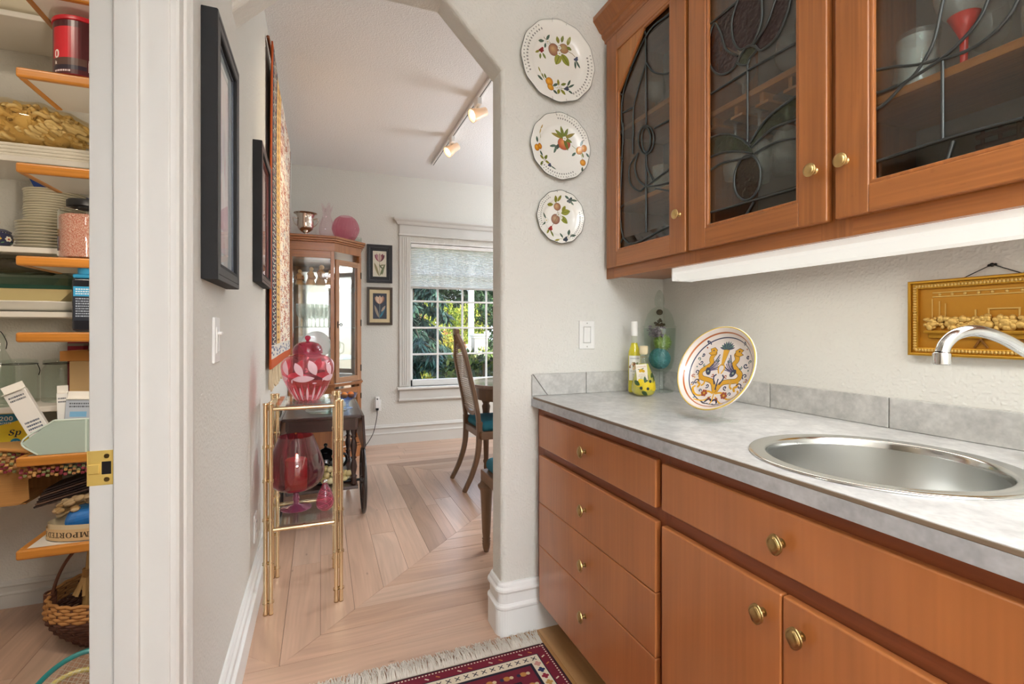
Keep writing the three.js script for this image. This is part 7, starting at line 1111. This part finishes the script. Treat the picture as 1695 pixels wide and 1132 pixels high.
{
  // translucent bin with packets, on the second lowest wood-edged shelf
  const y = shelfWood[5] + 0.0005;
  const t = thing('storage_bin', 'translucent pale green open bin with packets on a pantry shelf', 'bin', [-0.76, y, -2.205]);
  const mM = mat(0xcfe0d6, 0.35, { transmission: 0.35, thickness: 0, side: THREE.DoubleSide });
  const prof = [[-0.135, 0.0], [0.17, 0.0], [0.17, 0.115], [-0.095, 0.115], [-0.18, 0.045]];
  part('side_wall', fin(slab(prof, 0.003, 0.001).translate(0, 0, 0.07)), mM, t); part('side_wall', fin(slab(prof, 0.003, 0.001).translate(0, 0, -0.08)), mM, t);
  part('bottom', merge([span(-0.133, 0.169, 0.001, 0.004, -0.077, 0.07), bx(0.003, 0.115, 0.147, 0.169, 0.0575, -0.0035)]), mM, t);
  part('front_lip', fin(bar([[-0.134, 0.002, -0.003], [-0.178, 0.044, -0.003]], 0.15, 0.003, [1, 0.9, 0], 2)), mM, t);
  part('rim', merge([bx(0.268, 0.006, 0.006, 0.038, 0.116, 0.072, 0.002), bx(0.005, 0.114, 0.005, -0.005, 0.057, 0.074, 0.001), bar([[-0.096, 0.115, 0.072], [-0.18, 0.046, 0.072], [-0.137, 0.002, 0.072]], 0.005, 0.005, [0, 0, 1], 12)]), mat(0xd8e6dd, 0.4), t);
  const carton = (name, label, w, h, d, at, rot, face, side) => { const b = thing(name, label, 'packet', at); b.rotation.set(...rot); part('body', bx(w, h, d, 0, h / 2, 0, 0.002), side, b); part('front_print', new THREE.PlaneGeometry(w * 0.96, h * 0.96).translate(0, h / 2, d / 2 + 0.0006).toNonIndexed(), mat(0xffffff, 0.6, { map: face }), b); part('open_flap', merge([bx(w, 0.03, 0.002, 0, h + 0.012, d / 2 - 0.004).rotateX(-0.05), bx(w * 0.96, 0.002, 0.03, 0, h + 0.002, -0.012).rotateX(0.12)]), M.paper, b); return b; };
  const print = (bg, blue) => paint(256, 512, (g, w, h) => { g.fillStyle = bg; g.fillRect(0, 0, w, h); textBlock(g, 30, 30, 190, 2, 34, '#5a5f68'); if (blue) { g.fillStyle = '#7fb6dd'; g.fillRect(40, 130, 150, 60); g.fillStyle = '#40546a'; g.fillRect(60, 220, 60, 70); } textBlock(g, 40, 310, 180, 5, 36, '#47536a'); });
  carton('drink_carton', 'white open packet leaning outwards from the pale green bin', 0.06, 0.185, 0.022, [-0.908, y + 0.045, -2.2], [0, 0.1, 0.42], print('#eceae6', false), M.white);
  carton('drink_carton', 'white narrow packet standing between two others in the bin', 0.03, 0.185, 0.05, [-0.862, y + 0.0145, -2.235], [0, 0.2, 0.03], print('#f0efec', false), M.white);
  carton('drink_carton', 'grey blue printed packet with an open top in the bin', 0.085, 0.165, 0.035, [-0.806, y + 0.0145, -2.19], [-0.05, 0, -0.05], print('#b9c2cf', true), mat(0xa9adb4, 0.6));
  const rb = thing('foil_packet', 'crumpled dark red foil packet sticking up out of the bin', 'packet', [-0.7, y + 0.016, -2.185]);
  const g = new THREE.IcosahedronGeometry(1, 3).scale(0.055, 0.08, 0.03), p = g.attributes.position; for (let i = 0; i < p.count; i++) { const k = 1 + 0.2 * Math.sin(p.getX(i) * 90 + p.getY(i) * 50); p.setXYZ(i, p.getX(i) * k, Math.max(-0.079, p.getY(i) * k), p.getZ(i) * k); } g.computeVertexNormals(); part('foil', g.translate(0, 0.08, 0), mat(0x7e1f2c, 0.3, { metalness: 0.3 }), rb);
  const zb = thing('zip_bag', 'clear zip bag with a green seal standing at the back of the bin', 'bag', [-0.68, y + 0.0045, -2.262]);
  part('film', slab([[-0.07, 0], [0.09, 0], [0.085, 0.24], [-0.06, 0.23]], 0.004, 0.001), mat(0xd9c7c9, 0.15, { transmission: 0.6, thickness: 0, side: THREE.DoubleSide }), zb); part('seal', bx(0.14, 0.014, 0.006, 0.012, 0.236, 0.002, 0.002), mat(0x3f8f5c, 0.5), zb);
  const yb = thing('sweetener_box', 'yellow and blue sweetener box beside the pale green bin', 'box', [-1.15, 0.7245, -2.5]);
  part('carton', bx(0.17, 0.125, 0.075, 0, 0.0632, 0, 0.002), mat(0xf0cf30, 0.5), yb);
  part('front_print', new THREE.PlaneGeometry(0.168, 0.122).translate(0, 0.0632, 0.0382).toNonIndexed(), mat(0xffffff, 0.5, { map: paint(512, 384, (g, w, h) => { g.fillStyle = '#f3d338'; g.fillRect(0, 0, w, h); g.fillStyle = '#2f8fc4'; g.beginPath(); g.moveTo(0, 0); g.lineTo(w, 0); g.lineTo(w, 40); g.quadraticCurveTo(w * 0.6, 150, 0, 165); g.fill(); g.fillStyle = '#f4f6f2'; g.font = 'bold 76px sans-serif'; g.fillText('200', 252, 82); g.font = 'bold 30px sans-serif'; g.fillText('PACKETS', 236, 120); g.fillStyle = '#1f2c48'; g.font = 'italic bold 96px serif'; g.fillText('Sp', 330, 262); dot(g, 400, 350, 50, '#1f7fa8'); g.fillStyle = '#dff0f4'; g.font = 'bold 26px sans-serif'; g.fillText('SUB', 374, 352); }) }), yb);
  solo('small_red_carton', 'small dark red carton lying above the yellow sweetener box', 'box', span(-1.08, -1.0, 0.8505, 0.8575, -2.52, -2.47, 0.001), mat(0x9a3038, 0.5)); 
}
{
  // woven mats draped over the shelf edge, cardboard box and dark dividers below
  const t = thing('woven_mat', 'plaited mat of red, green and tan strips hanging over a pantry shelf', 'place mat', [0, 0, 0]);
  const cs = [0x7c2a34, 0x8a8a5a, 0xc99a5c, 0x94404a, 0xa8764a].map((c) => mat(c, 0.85)), geos = cs.map(() => []);
  for (let i = 0; i < 44; i++) for (let j = 0; j < 7; j++) { const x = -1.21 + i * 0.012, s = j / 6, y = 0.745 - s * 0.065 + 0.004 * ((i + j) % 2) - 0.05 * Math.max(0, (x + 0.95)) * 0, z = -2.24 + 0.028 * s; if (x > -0.953 && j < 4) continue; geos[(i * 3 + j * 2 + (i * j) % 3) % 5].push(fin(new RoundedBoxGeometry(0.0108, 0.0098, 0.007, 1, 0.003).translate(x, (x > -0.953 ? y - 0.006 : y), (x > -0.953 ? -2.16 + 0.02 * s : z)))); }
  geos.forEach((g, i) => { if (g.length) part('woven_strips', merge(g), cs[i], t).userData.kind = 'stuff'; });
  part('edge_binding', tube([[-1.215, 0.754, -2.243], [-1.08, 0.757, -2.243], [-0.96, 0.747, -2.21], [-0.945, 0.743, -2.175]], 0.0065, 24, 8), mat(0xc98f4c, 0.6), t);
  part('backing', merge([span(-1.213, -0.954, 0.6795, 0.75, -2.2465, -2.2435), span(-1.213, -0.954, 0.7475, 0.7505, -2.41, -2.2435)]), cs[2], t);
  const b = thing('cardboard_box', 'torn open brown cardboard box under the plaited mat', 'box', [0, 0, 0]);
  const card = mat(0xc49154, 0.85, { map: grainTex });
  part('front_panel', fin(slab([[-1.4, 0.5525], [-1.0, 0.5525], [-0.968, 0.57], [-0.972, 0.64], [-0.94, 0.678], [-1.4, 0.678]], 0.004).translate(0, 0, -2.249), 'x'), card, b);
  part('other_panels', merge([span(-1.4, -0.98, 0.5525, 0.5565, -2.46, -2.25), span(-1.4, -0.96, 0.5565, 0.672, -2.46, -2.456), span(-1.4, -1.396, 0.5565, 0.672, -2.456, -2.25)]), card, b);
  const d = thing('cardboard_dividers', 'stack of dark brown folded card sheets poking out of the cardboard box', 'card stack', [0, 0, 0]);
  for (let i = 0; i < 7; i++) part('sheet', fin(new THREE.BoxGeometry(0.34, 0.006, 0.13).rotateZ(0.24 + i * 0.012).translate(-0.8 + i * 0.004, 0.572 + i * 0.0115, -2.33)), mat(i % 3 === 1 ? 0x6b5344 : 0x33231e, 0.7), d);
}
{
  const y = shelfWood[6] + 0.0005;
  const t = thing('oval_basket', 'oval thin wood cheese box with upside down stencilled writing', 'box', [-0.735, y, -2.225]);
  const tape = paint(1024, 96, (g, w, h) => { g.fillStyle = '#d9b98a'; g.fillRect(0, 0, w, h); g.save(); g.translate(w, h); g.rotate(PI); g.fillStyle = '#4a3a2c'; g.font = 'bold 62px serif'; g.fillText('IMPORTED FROM IMPORTED FROM', 20, 70); g.restore(); });
  const A = 0.175, B = 0.085, wall_ = (k, y0, y1, out) => { const pos = [], uv = [], n = 72; for (let i = 0; i < n; i++) { const a = -i / n * 2 * PI, b = -(i + 1) / n * 2 * PI, p = (q, yy) => [A * k * Math.sin(q), yy, B * k * Math.cos(q)]; const u0 = i / n * 2, u1 = (i + 1) / n * 2; pos.push(...p(a, y0), ...p(b, y0), ...p(b, y1), ...p(a, y0), ...p(b, y1), ...p(a, y1)); uv.push(1 - u0, 0, 1 - u1, 0, 1 - u1, 1, 1 - u0, 0, 1 - u1, 1, 1 - u0, 1); } const g = new THREE.BufferGeometry(); g.setAttribute('position', new THREE.Float32BufferAttribute(pos, 3)); g.setAttribute('uv', new THREE.Float32BufferAttribute(uv, 2)); g.computeVertexNormals(); return g; };
  tape.wrapS = THREE.RepeatWrapping;
  part('band', wall_(1, 0.001, 0.042), mat(0xffffff, 0.8, { map: tape, side: THREE.DoubleSide }), t);
  part('liner', merge([wall_(0.975, 0.001, 0.056), wall_(0.95, 0.001, 0.056)]), mat(0xdcc9a4, 0.8, { side: THREE.DoubleSide }), t);
  part('bottom', fin(new THREE.CylinderGeometry(1, 1, 0.003, 60).scale(A * 0.95, 1, B * 0.95).translate(0, 0.003, 0)), mat(0xdcc9a4, 0.8), t);
  const bl = solo('blue_bag', 'shiny blue plastic bag lying inside the oval wooden box', 'bag', (() => { const g = new THREE.IcosahedronGeometry(1, 5).scale(0.13, 0.05, 0.055), p = g.attributes.position; for (let i = 0; i < p.count; i++) { const x = p.getX(i), yy = p.getY(i), z = p.getZ(i), k = 1 + 0.09 * Math.sin(x * 60 + z * 30) + 0.06 * Math.sin(z * 110 + yy * 60); p.setXYZ(i, x * k, Math.max(-0.05, yy * k), z * k); } g.computeVertexNormals(); return g; })(), mat(0x2f78c4, 0.18, { clearcoat: 0.8 }), null, [-0.73, y + 0.0575, -2.225]);
  const ps = thing('nut_bag', 'bag of pale tan nuts resting across the oval wooden box', 'food bag', [-0.765, y + 0.12, -2.235], 0);
  ps.rotation.z = 0.3;
  part('nuts', merge(Array.from({ length: 90 }, () => ball(rr(0.011, 0.015), rr(-0.12, 0.2), rr(-0.014, 0.03), rr(-0.035, 0.035), 1.2, 0.8, 1, 7))), mat(0xc9ad84, 0.7), ps).userData.kind = 'stuff';
  part('film', ball(1, 0.04, 0.006, 0, 0.18, 0.034, 0.05, 24), mat(0xf4ecdc, 0.1, { transmission: 1, thickness: 0, side: THREE.DoubleSide }), ps);
}
{
  // wicker basket on the floor
  const t = thing('wicker_basket', 'dark wicker basket with a tan upper band and arched handle on the pantry floor', 'basket', [-0.77, 0.0005, -2.33]);
  const R = (v) => 0.085 + 0.09 * Math.sin(Math.min(1, v * 1.05) * PI * 0.62), H = 0.185, weave = (v0, v1, n) => { const out = []; for (let k = 0; k < n; k++) { const v = v0 + (v1 - v0) * k / (n - 1), pts = []; for (let i = 0; i < 44; i++) { const a = i / 44 * 2 * PI, r = R(v) + 0.004 * ((i + k) % 2 ? 1 : -1); pts.push([r * Math.sin(a), 0.006 + H * v, r * Math.cos(a)]); } out.push(tube(pts, 0.0062, 88, 5, true)); } return merge(out); };
  part('weave', weave(0, 0.66, 12), mat(0x5d3a2c, 0.75), t); part('weave', weave(0.72, 1, 6), mat(0xc08a50, 0.7), t, 'tan upper band');
  part('stakes', merge(Array.from({ length: 22 }, (_, i) => { const a = i / 22 * 2 * PI; return tube([0, 0.25, 0.5, 0.75, 1].map((v) => [R(v) * Math.sin(a), 0.004 + H * v, R(v) * Math.cos(a)]), 0.0045, 10, 5); })), mat(0x6b4632, 0.75), t);
  part('bottom', fin(new THREE.CylinderGeometry(0.086, 0.086, 0.008, 32).translate(0, 0.004, 0)), mat(0x5d3a2c, 0.8), t);
  const hm = mat(0x6e432f, 0.65), arc_ = (o) => Array.from({ length: 15 }, (_, i) => { const a = i / 14 * PI; return [-(0.165 - o * 0.3) * Math.cos(a), 0.12 + 0.27 * Math.sin(a), 0.02 * Math.cos(a) + o]; });
  part('handle', merge([-0.011, -0.004, 0.004, 0.011].map((o) => tube(arc_(o), 0.0055, 40, 6))), hm, t);
  part('handle_binding', merge(Array.from({ length: 12 }, (_, i) => new THREE.TorusGeometry(0.02, 0.0035, 6, 16).rotateX(PI / 2).scale(0.8, 1, 1).translate(-0.166, 0.13 + i * 0.006, 0.02).toNonIndexed())), hm, t);
  const c = thing('dried_stalk', 'tan cane stalk with a bound neck standing in the wicker basket', 'dried plant', [-0.84, 0.012, -2.3]);
  part('stalk', merge([rod([0.012, 0.12, 0], [0.03, 0.39, -0.01], 0.011, 12), ...Array.from({ length: 9 }, (_, i) => { const a = i * 0.7; return bar([[0.012, 0.25, 0], [0.012 + 0.018 * Math.cos(a), 0.2, 0.018 * Math.sin(a)], [0.012 + 0.034 * Math.cos(a), 0.17, 0.03 * Math.sin(a)]], 0.01, 0.003, [0, 0, 1], 6); })]), mat(0xc79c5e, 0.7), c);
  part('binding', merge(Array.from({ length: 5 }, (_, i) => new THREE.TorusGeometry(0.0135, 0.003, 6, 16).rotateX(PI / 2).translate(0.0185, 0.235 + i * 0.006, -0.002).toNonIndexed())), mat(0xb5854a, 0.7), c);
  // two rackets lying against the pantry side of the doorway wall
  const racket = (label, at, rot, c) => { const r = thing('badminton_racket', label, 'racket', at); r.rotation.set(...rot); const hoop = Array.from({ length: 40 }, (_, i) => { const a = i / 40 * 2 * PI; return [0.1 * Math.cos(a), 0.125 * Math.sin(a), 0]; }); part('hoop', tube(hoop, 0.0065, 100, 10, true), mat(c, 0.3, { clearcoat: 0.5 }), r); const s = []; for (let k = -9; k <= 9; k++) { const x = k * 0.0105, h = 0.125 * Math.sqrt(1 - (x / 0.102) ** 2); s.push(rod([x, -h, 0.0005], [x, h, 0.0005], 0.0005, 4)); } for (let k = -11; k <= 11; k++) { const y = k * 0.0105, w = 0.1 * Math.sqrt(1 - (y / 0.127) ** 2); s.push(rod([-w, y, -0.0005], [w, y, -0.0005], 0.0005, 4)); } part('strings', merge(s), mat(0xd9d4c4, 0.6), r).userData.kind = 'stuff'; part('shaft', rod([0, -0.125, 0], [0, -0.33, 0], 0.0045, 10), M.iron, r); part('grip', rod([0, -0.33, 0], [0, -0.46, 0], 0.013, 10), M.black, r); return r; };
  const rk = racket('teal badminton racket with a dark emblem on its strings, standing on the floor', [-0.6, 0.2, -1.6], [-0.14, 0.28, 2.6], 0x1f8583);
  part('emblem', merge([-0.03, -0.01, 0.012].map((x, i) => bar([[x, -0.05 + i * 0.01, 0.0016], [x + 0.02, 0.0, 0.0016], [x + 0.01, 0.045, 0.0016]], 0.012, 0.0006, [0, 0, 1], 8))), M.black, rk, 'dark printed emblem');
  racket('pale yellow badminton racket standing behind the teal one', [-0.645, 0.105, -1.68], [-0.12, 0.3, 2.75], 0xd9c878);
}

// ---------- lamps ----------
{
  const t = thing('track_light', 'white ceiling track with two lit spot heads in the dining room', 'track light');
  const warm = mat(0xfff2dc, 0.4, { emissive: 0xffe6c0, emissiveIntensity: 5 });
  part('track', merge([span(0.985, 1.019, CEIL - 0.024, CEIL - 0.001, -4.62, -2.3, 0.002), span(0.994, 0.998, CEIL - 0.026, CEIL - 0.02, -4.6, -2.32)]), M.white, t);
  part('track_slot', span(0.998, 1.006, CEIL - 0.0252, CEIL - 0.0235, -4.61, -2.31), mat(0x55534f, 0.6), t);
  for (const [z, ax] of [[-3.9, 0.75], [-3.19, 0.95]]) {
    const dir = V(-Math.sin(ax), -Math.cos(ax) * 0.7, 0.1).normalize(), y = CEIL - 0.11;
    const h = part('spot_head', merge([bx(0.034, 0.05, 0.09, 1.002, CEIL - 0.045, z, 0.006), rod([1.002, CEIL - 0.07, z], [1.002, y, z], 0.008)]), M.white, t);
    const c = lathe([[0.012, -0.07], [0.03, -0.066], [0.032, -0.02], [0.042, 0.02], [0.047, 0.05], [0.043, 0.05], [0.03, 0.0]], 32); c.applyQuaternion(new THREE.Quaternion().setFromUnitVectors(V(0, 1, 0), dir)); c.translate(1.002, y - 0.01, z);
    part('shade', c, mat(0xf0dcc4, 0.35, { transmission: 0.3, thickness: 0, side: THREE.DoubleSide }), h, 'warm tinted reflector');
    const b = ball(0.03, 0, 0, 0, 1, 1, 1, 16).translate(1.002 + dir.x * 0.028, y - 0.01 + dir.y * 0.028, z + dir.z * 0.028); part('bulb', b, warm, h);
    const s = new THREE.SpotLight(0xffe2b8, 2, 0, 0.6, 0.6); s.position.set(1.002 + dir.x * 0.075, y - 0.01 + dir.y * 0.075, z + dir.z * 0.075); s.target.position.set(1.002 + dir.x * 2, y + dir.y * 2, z + dir.z * 2); s.castShadow = true; s.shadow.radius = 2; scene.add(s, s.target);
  }
}
function ceilingPanel(name, label, x, z, w, d, glow) {
  const t = thing(name, label, 'ceiling light', [x, CEIL, z]);
  part('housing', merge([bx(w + 0.04, 0.04, d + 0.04, 0, -0.0205, 0, 0.006)]), M.white, t);
  part('diffuser_glow', bx(w, 0.012, d, 0, -0.046, 0, 0.004), mat(0xffffff, 0.5, { emissive: 0xfff4e4, emissiveIntensity: glow }), t);
}
UNSEEN_LAMPS.forEach(([x, y, z, w], i) => {
  const t = thing('unseen_pendant', ['added square white fill lamp hanging out of view over the dining table', 'added square white fill lamp hanging out of view in the hall', 'unseen square white lamp in the kitchen area, lighting the hall from behind'][i], 'pendant lamp', [x, y, z]);  // bodies of the unseen lamps put in to brighten the rooms
  part('frame', merge([span(-w / 2 - 0.02, -w / 2, -0.035, 0.035, -w / 2 - 0.02, w / 2 + 0.02, 0.004), span(w / 2, w / 2 + 0.02, -0.035, 0.035, -w / 2 - 0.02, w / 2 + 0.02, 0.004), span(-w / 2, w / 2, -0.035, 0.035, -w / 2 - 0.02, -w / 2, 0.004), span(-w / 2, w / 2, -0.035, 0.035, w / 2, w / 2 + 0.02, 0.004)]), M.white, t);
  part('diffuser_glow', bx(w - 0.002, 0.03, w - 0.002, 0, 0, 0, 0.004), mat(0xffffff, 0.5, { emissive: 0xffffff, emissiveIntensity: 1.5 }), t);
  part('cord', rod([0, 0.02, 0], [0, CEIL - y - 0.001, 0], 0.004), M.white, t);
});
ceilingPanel('unseen_ceiling_lamp', 'unseen little square ceiling light in the pantry', -1.25, -1.25, 0.26, 0.26, 1.5);  // out of view; lights the pantry from above

{
  const t = thing('added_wall_lamp', 'added white fill lamp out of view on the pantry side of the doorway wall', 'wall lamp', [-0.418, 1.55, -1.275]);  // added to brighten the pantry shelves, hidden behind the jamb
  t.lookAt(-0.9, 1.2, -2.4);
  part('backplate', bx(0.052, 0.64, 0.014, 0, 0, 0.0, 0.004), M.white, t);
  part('diffuser_glow', bx(0.046, 0.62, 0.008, 0, 0, 0.0115, 0.003), mat(0xffffff, 0.5, { emissive: 0xfff0dc, emissiveIntensity: 1.5 }), t);
  const w = thing('added_lamp_bracket', 'small white bracket carrying the added pantry fill lamp', 'bracket'); part('arm', rod([-0.3845, 1.55, -1.26], [-0.408, 1.55, -1.268], 0.006), M.white, w);
}
// ---------- the garden beyond the window ----------
struct('ground', span(-30, 40, -0.5, -0.35, -60, -5.35), mat(0x6f7d3d, 0.95));
const leafGeo = (l, w) => { const g = new THREE.BufferGeometry(); g.setAttribute('position', new THREE.Float32BufferAttribute([0, 0, 0, w, l * 0.5, 0.15 * w, 0, l, 0, 0, 0, 0, 0, l, 0, -w, l * 0.5, 0.15 * w], 3)); g.setAttribute('uv', new THREE.Float32BufferAttribute(new Float32Array(12), 2)); g.computeVertexNormals(); return g; };
const D3 = new THREE.Object3D();
function foliage(parent, name, geo, colors, n, place) {
  const m = shade(new THREE.InstancedMesh(geo, mat(0xffffff, 0.75, { side: THREE.DoubleSide, transmission: 0.2, thickness: 0 }), n)); m.name = name;
  for (let i = 0; i < n; i++) { place(D3, i); D3.updateMatrix(); m.setMatrixAt(i, D3.matrix); m.setColorAt(i, new THREE.Color(colors[Math.floor(rnd() * colors.length)]).multiplyScalar(rr(0.75, 1.25))); }
  m.userData.kind = 'stuff'; parent.add(m); return m;
}
function shrub(name, label, category, at, w, h, colors, n, leaf = [0.09, 0.022]) {
  const t = thing(name, label, category, at);
  part('stems', merge(Array.from({ length: 7 }, (_, i) => { const a = i * 0.9; return tube([[0.05 * Math.cos(a), 0, 0.05 * Math.sin(a)], [w * 0.2 * Math.cos(a), h * 0.4, w * 0.2 * Math.sin(a)], [w * 0.36 * Math.cos(a), h * 0.8, w * 0.36 * Math.sin(a)]], 0.016, 8, 5); })), mat(0x5a4630, 0.9), t);
  const lobes = Array.from({ length: 16 }, () => [rr(-0.36, 0.36) * w, rr(0.22, 0.82) * h, rr(-0.36, 0.36) * w, rr(0.16, 0.3) * Math.min(w, h)]);
  foliage(t, 'foliage', leafGeo(...leaf), colors, n, (o) => { const L = lobes[Math.floor(rnd() * 16)], a = rr(0, 2 * PI), c = rr(-1, 1), s = Math.sqrt(1 - c * c), r = L[3] * Math.cbrt(rr(0.25, 1)); o.position.set(L[0] + r * s * Math.cos(a), Math.max(0.05, L[1] + r * c), L[2] + r * s * Math.sin(a)); o.rotation.set(rr(-1.3, 1.3), rr(0, 6.3), rr(-1.3, 1.3)); o.scale.setScalar(rr(0.7, 1.35)); });
  return t;
}
{
  const t = thing('spruce_tree', 'dark blue green spruce with drooping boughs close outside the dining room window', 'tree', [1.36, -0.35, -7.7]);
  part('trunk', rod([0, 0, 0], [0, 5.4, 0], 0.12, 12, 0.02), mat(0x2b3832, 0.9), t);
  const boughs = []; for (let i = 0; i < 120; i++) { const y = 0.25 + 5 * Math.pow(rnd(), 0.9), L = 0.62 * (1 - y / 7) + 0.12, a = i * 2.39996; boughs.push([a, y, L]); }
  part('branches', merge(boughs.map(([a, y, L]) => rod([0, y, 0], [L * 0.9 * Math.cos(a), y - L * 0.42, L * 0.9 * Math.sin(a)], 0.012, 4, 0.004))), mat(0x4d4034, 0.9), t);
  foliage(t, 'needle_sprays', leafGeo(0.15, 0.018), [0x2c4a48, 0x3a5f58, 0x4d746c, 0x24403c, 0x3d6650, 0x5d8478], 26000, (o) => { const [a, y, L] = boughs[Math.floor(rnd() * 120)], u = Math.pow(rr(0.0, 1), 0.6) * L, s = rr(-0.22, 0.22) * L * (1.15 - u / L); o.position.set(u * Math.cos(a) - s * Math.sin(a), y - u * 0.45 - rr(0, 0.12), u * Math.sin(a) + s * Math.cos(a)); o.rotation.set(rr(2.0, 3.4), rr(0, 6.3), rr(-0.7, 0.7), 'YXZ'); o.scale.setScalar(rr(0.7, 1.4)); });
}
shrub('shrub', 'tall bright yellow green shrub in the middle of the garden view', 'shrub', [3.35, -0.35, -13.6], 2.2, 2.55, [0xa9b83a, 0xc2c648, 0x8ea238, 0xd0c850, 0x7f9a3a], 9000);
shrub('shrub', 'golden yellow bush beside the spruce outside the window', 'shrub', [2.35, -0.35, -9.9], 1.0, 1.45, [0xb8b23a, 0xd2b84a, 0x9aa03a, 0x8a9c3c], 4500, [0.07, 0.018]);
shrub('shrub', 'rusty orange leaved bush behind the cane chair back in the garden view', 'shrub', [2.82, -0.35, -10.8], 0.6, 1.6, [0xb8744a, 0xc98a5a, 0x9a6a48, 0xa8823f], 3000, [0.07, 0.016]);
shrub('shrub', 'low dark green broad leaved bush under the window by the table', 'shrub', [2.1, -0.35, -6.5], 1.05, 1.35, [0x34492a, 0x4a6232, 0x6b7d38, 0x2a3c22, 0x8a8f44], 5200, [0.1, 0.03]);
shrub('shrub', 'green bush in front of the white mailbox post', 'shrub', [2.72, -0.35, -8.4], 1.1, 1.15, [0x5f7a34, 0x7f9640, 0x49632e, 0xa9a94a], 4500, [0.08, 0.024]);
shrub('shrub', 'dark round leafy tree beside the white post', 'shrub', [5.2, -0.35, -13.5], 2.2, 4.2, [0x2f4a2e, 0x3f5e38, 0x557a44, 0x27402a], 9000, [0.12, 0.035]);
function tree(label, at, w, h, colors) {
  const t = thing('garden_tree', label, 'tree', at);
  part('trunk', rod([0, 0, 0], [0, h * 0.6, 0], w * 0.05, 10, w * 0.025), mat(0x4f4236, 0.9), t);
  const lobes = Array.from({ length: 22 }, () => [rr(-0.4, 0.4) * w, rr(0.3, 0.95) * h, rr(-0.4, 0.4) * w, rr(0.12, 0.22) * w]);
  foliage(t, 'foliage', leafGeo(0.3, 0.09), colors, 7000, (o) => { const L = lobes[Math.floor(rnd() * 22)], a = rr(0, 2 * PI), c = rr(-1, 1), s = Math.sqrt(1 - c * c), r = L[3] * Math.cbrt(rr(0.3, 1)); o.position.set(L[0] + r * s * Math.cos(a), L[1] + r * c, L[2] + r * s * Math.sin(a)); o.rotation.set(rr(-1.5, 1.5), rr(0, 6.3), rr(-1.5, 1.5)); o.scale.setScalar(rr(0.7, 1.3)); });
}
tree('tall dark green tree far behind the yellow shrub', [6.4, -0.35, -30], 6, 6.5, [0x2c4030, 0x3a5238, 0x48603e]);
tree('dark tree far off behind the red tiled roof', [3.6, -0.35, -34], 7, 7, [0x2a3d30, 0x385040, 0x4a6048]);
tree('grey green tree far off above the golden bush', [9.6, -0.35, -32], 6.5, 7.5, [0x39513c, 0x4d6848, 0x2c4030]);
tree('dark tree far off behind the white post', [12.6, -0.35, -31], 6, 8, [0x2f4632, 0x44603e, 0x587848]);
{
  const t = thing('house', 'neighbouring house with a reddish tiled roof seen beside the spruce', 'house', [1.7, -0.35, -21]);
  part('wall', span(-3, 0.9, 0, 2.6, -4, 0), mat(0xc9bca8, 0.85), t);
  const rf = part('roof', fin(slab([[-3.2, 2.55], [2.6, 1.95], [2.6, 2.15], [0.4, 4.9], [-3.2, 5.4]], 4.4).translate(0, 0, -4.2)), mat(0xa8776a, 0.85), t);
  const tiles = []; for (let i = 0; i < 14; i++) for (let j = 0; j < 3; j++) tiles.push(fin(new RoundedBoxGeometry(0.36, 0.12, 0.2, 1, 0.05).rotateZ(-0.88).translate(0.55 + i * 0.155 + j * 0.0, 4.86 - i * 0.193, 0.12 - j * 0.26)));
  part('roof_tiles', merge(tiles), mat(0xd3a896, 0.8), rf).userData.kind = 'stuff';
}
{
  const p = thing('garden_post', 'tall white painted post in the garden', 'post', [3.62, -0.35, -12.1]);
  part('shaft', merge([span(-0.065, 0.065, 0, 3.2, -0.065, 0.065, 0.01), span(-0.15, 0.15, 0, 1.1, -0.15, 0.15, 0.01)]), M.white, p);
  part('cap', merge([span(-0.16, 0.16, 3.2, 3.26, -0.16, 0.16, 0.01), span(-0.17, 0.17, 1.1, 1.15, -0.17, 0.17, 0.01)]), M.white, p);
  const b = thing('mailbox_pillar', 'white square pillar with a moulded cap and round emblem in the garden', 'pillar', [3.46, -0.35, -10.9]);
  part('shaft', span(-0.16, 0.16, 0, 1.38, -0.16, 0.16, 0.01), mat(0xe4dfd6, 0.6), b);
  part('cap', merge([span(-0.2, 0.2, 1.38, 1.43, -0.2, 0.2, 0.012), span(-0.18, 0.18, 1.33, 1.38, -0.18, 0.18, 0.01)]), M.white, b);
  part('emblem', new THREE.TorusGeometry(0.035, 0.008, 8, 24).translate(-0.03, 1.12, 0.162).toNonIndexed(), mat(0xb9ac98, 0.6), b);
}

renderer.render(scene, camera);
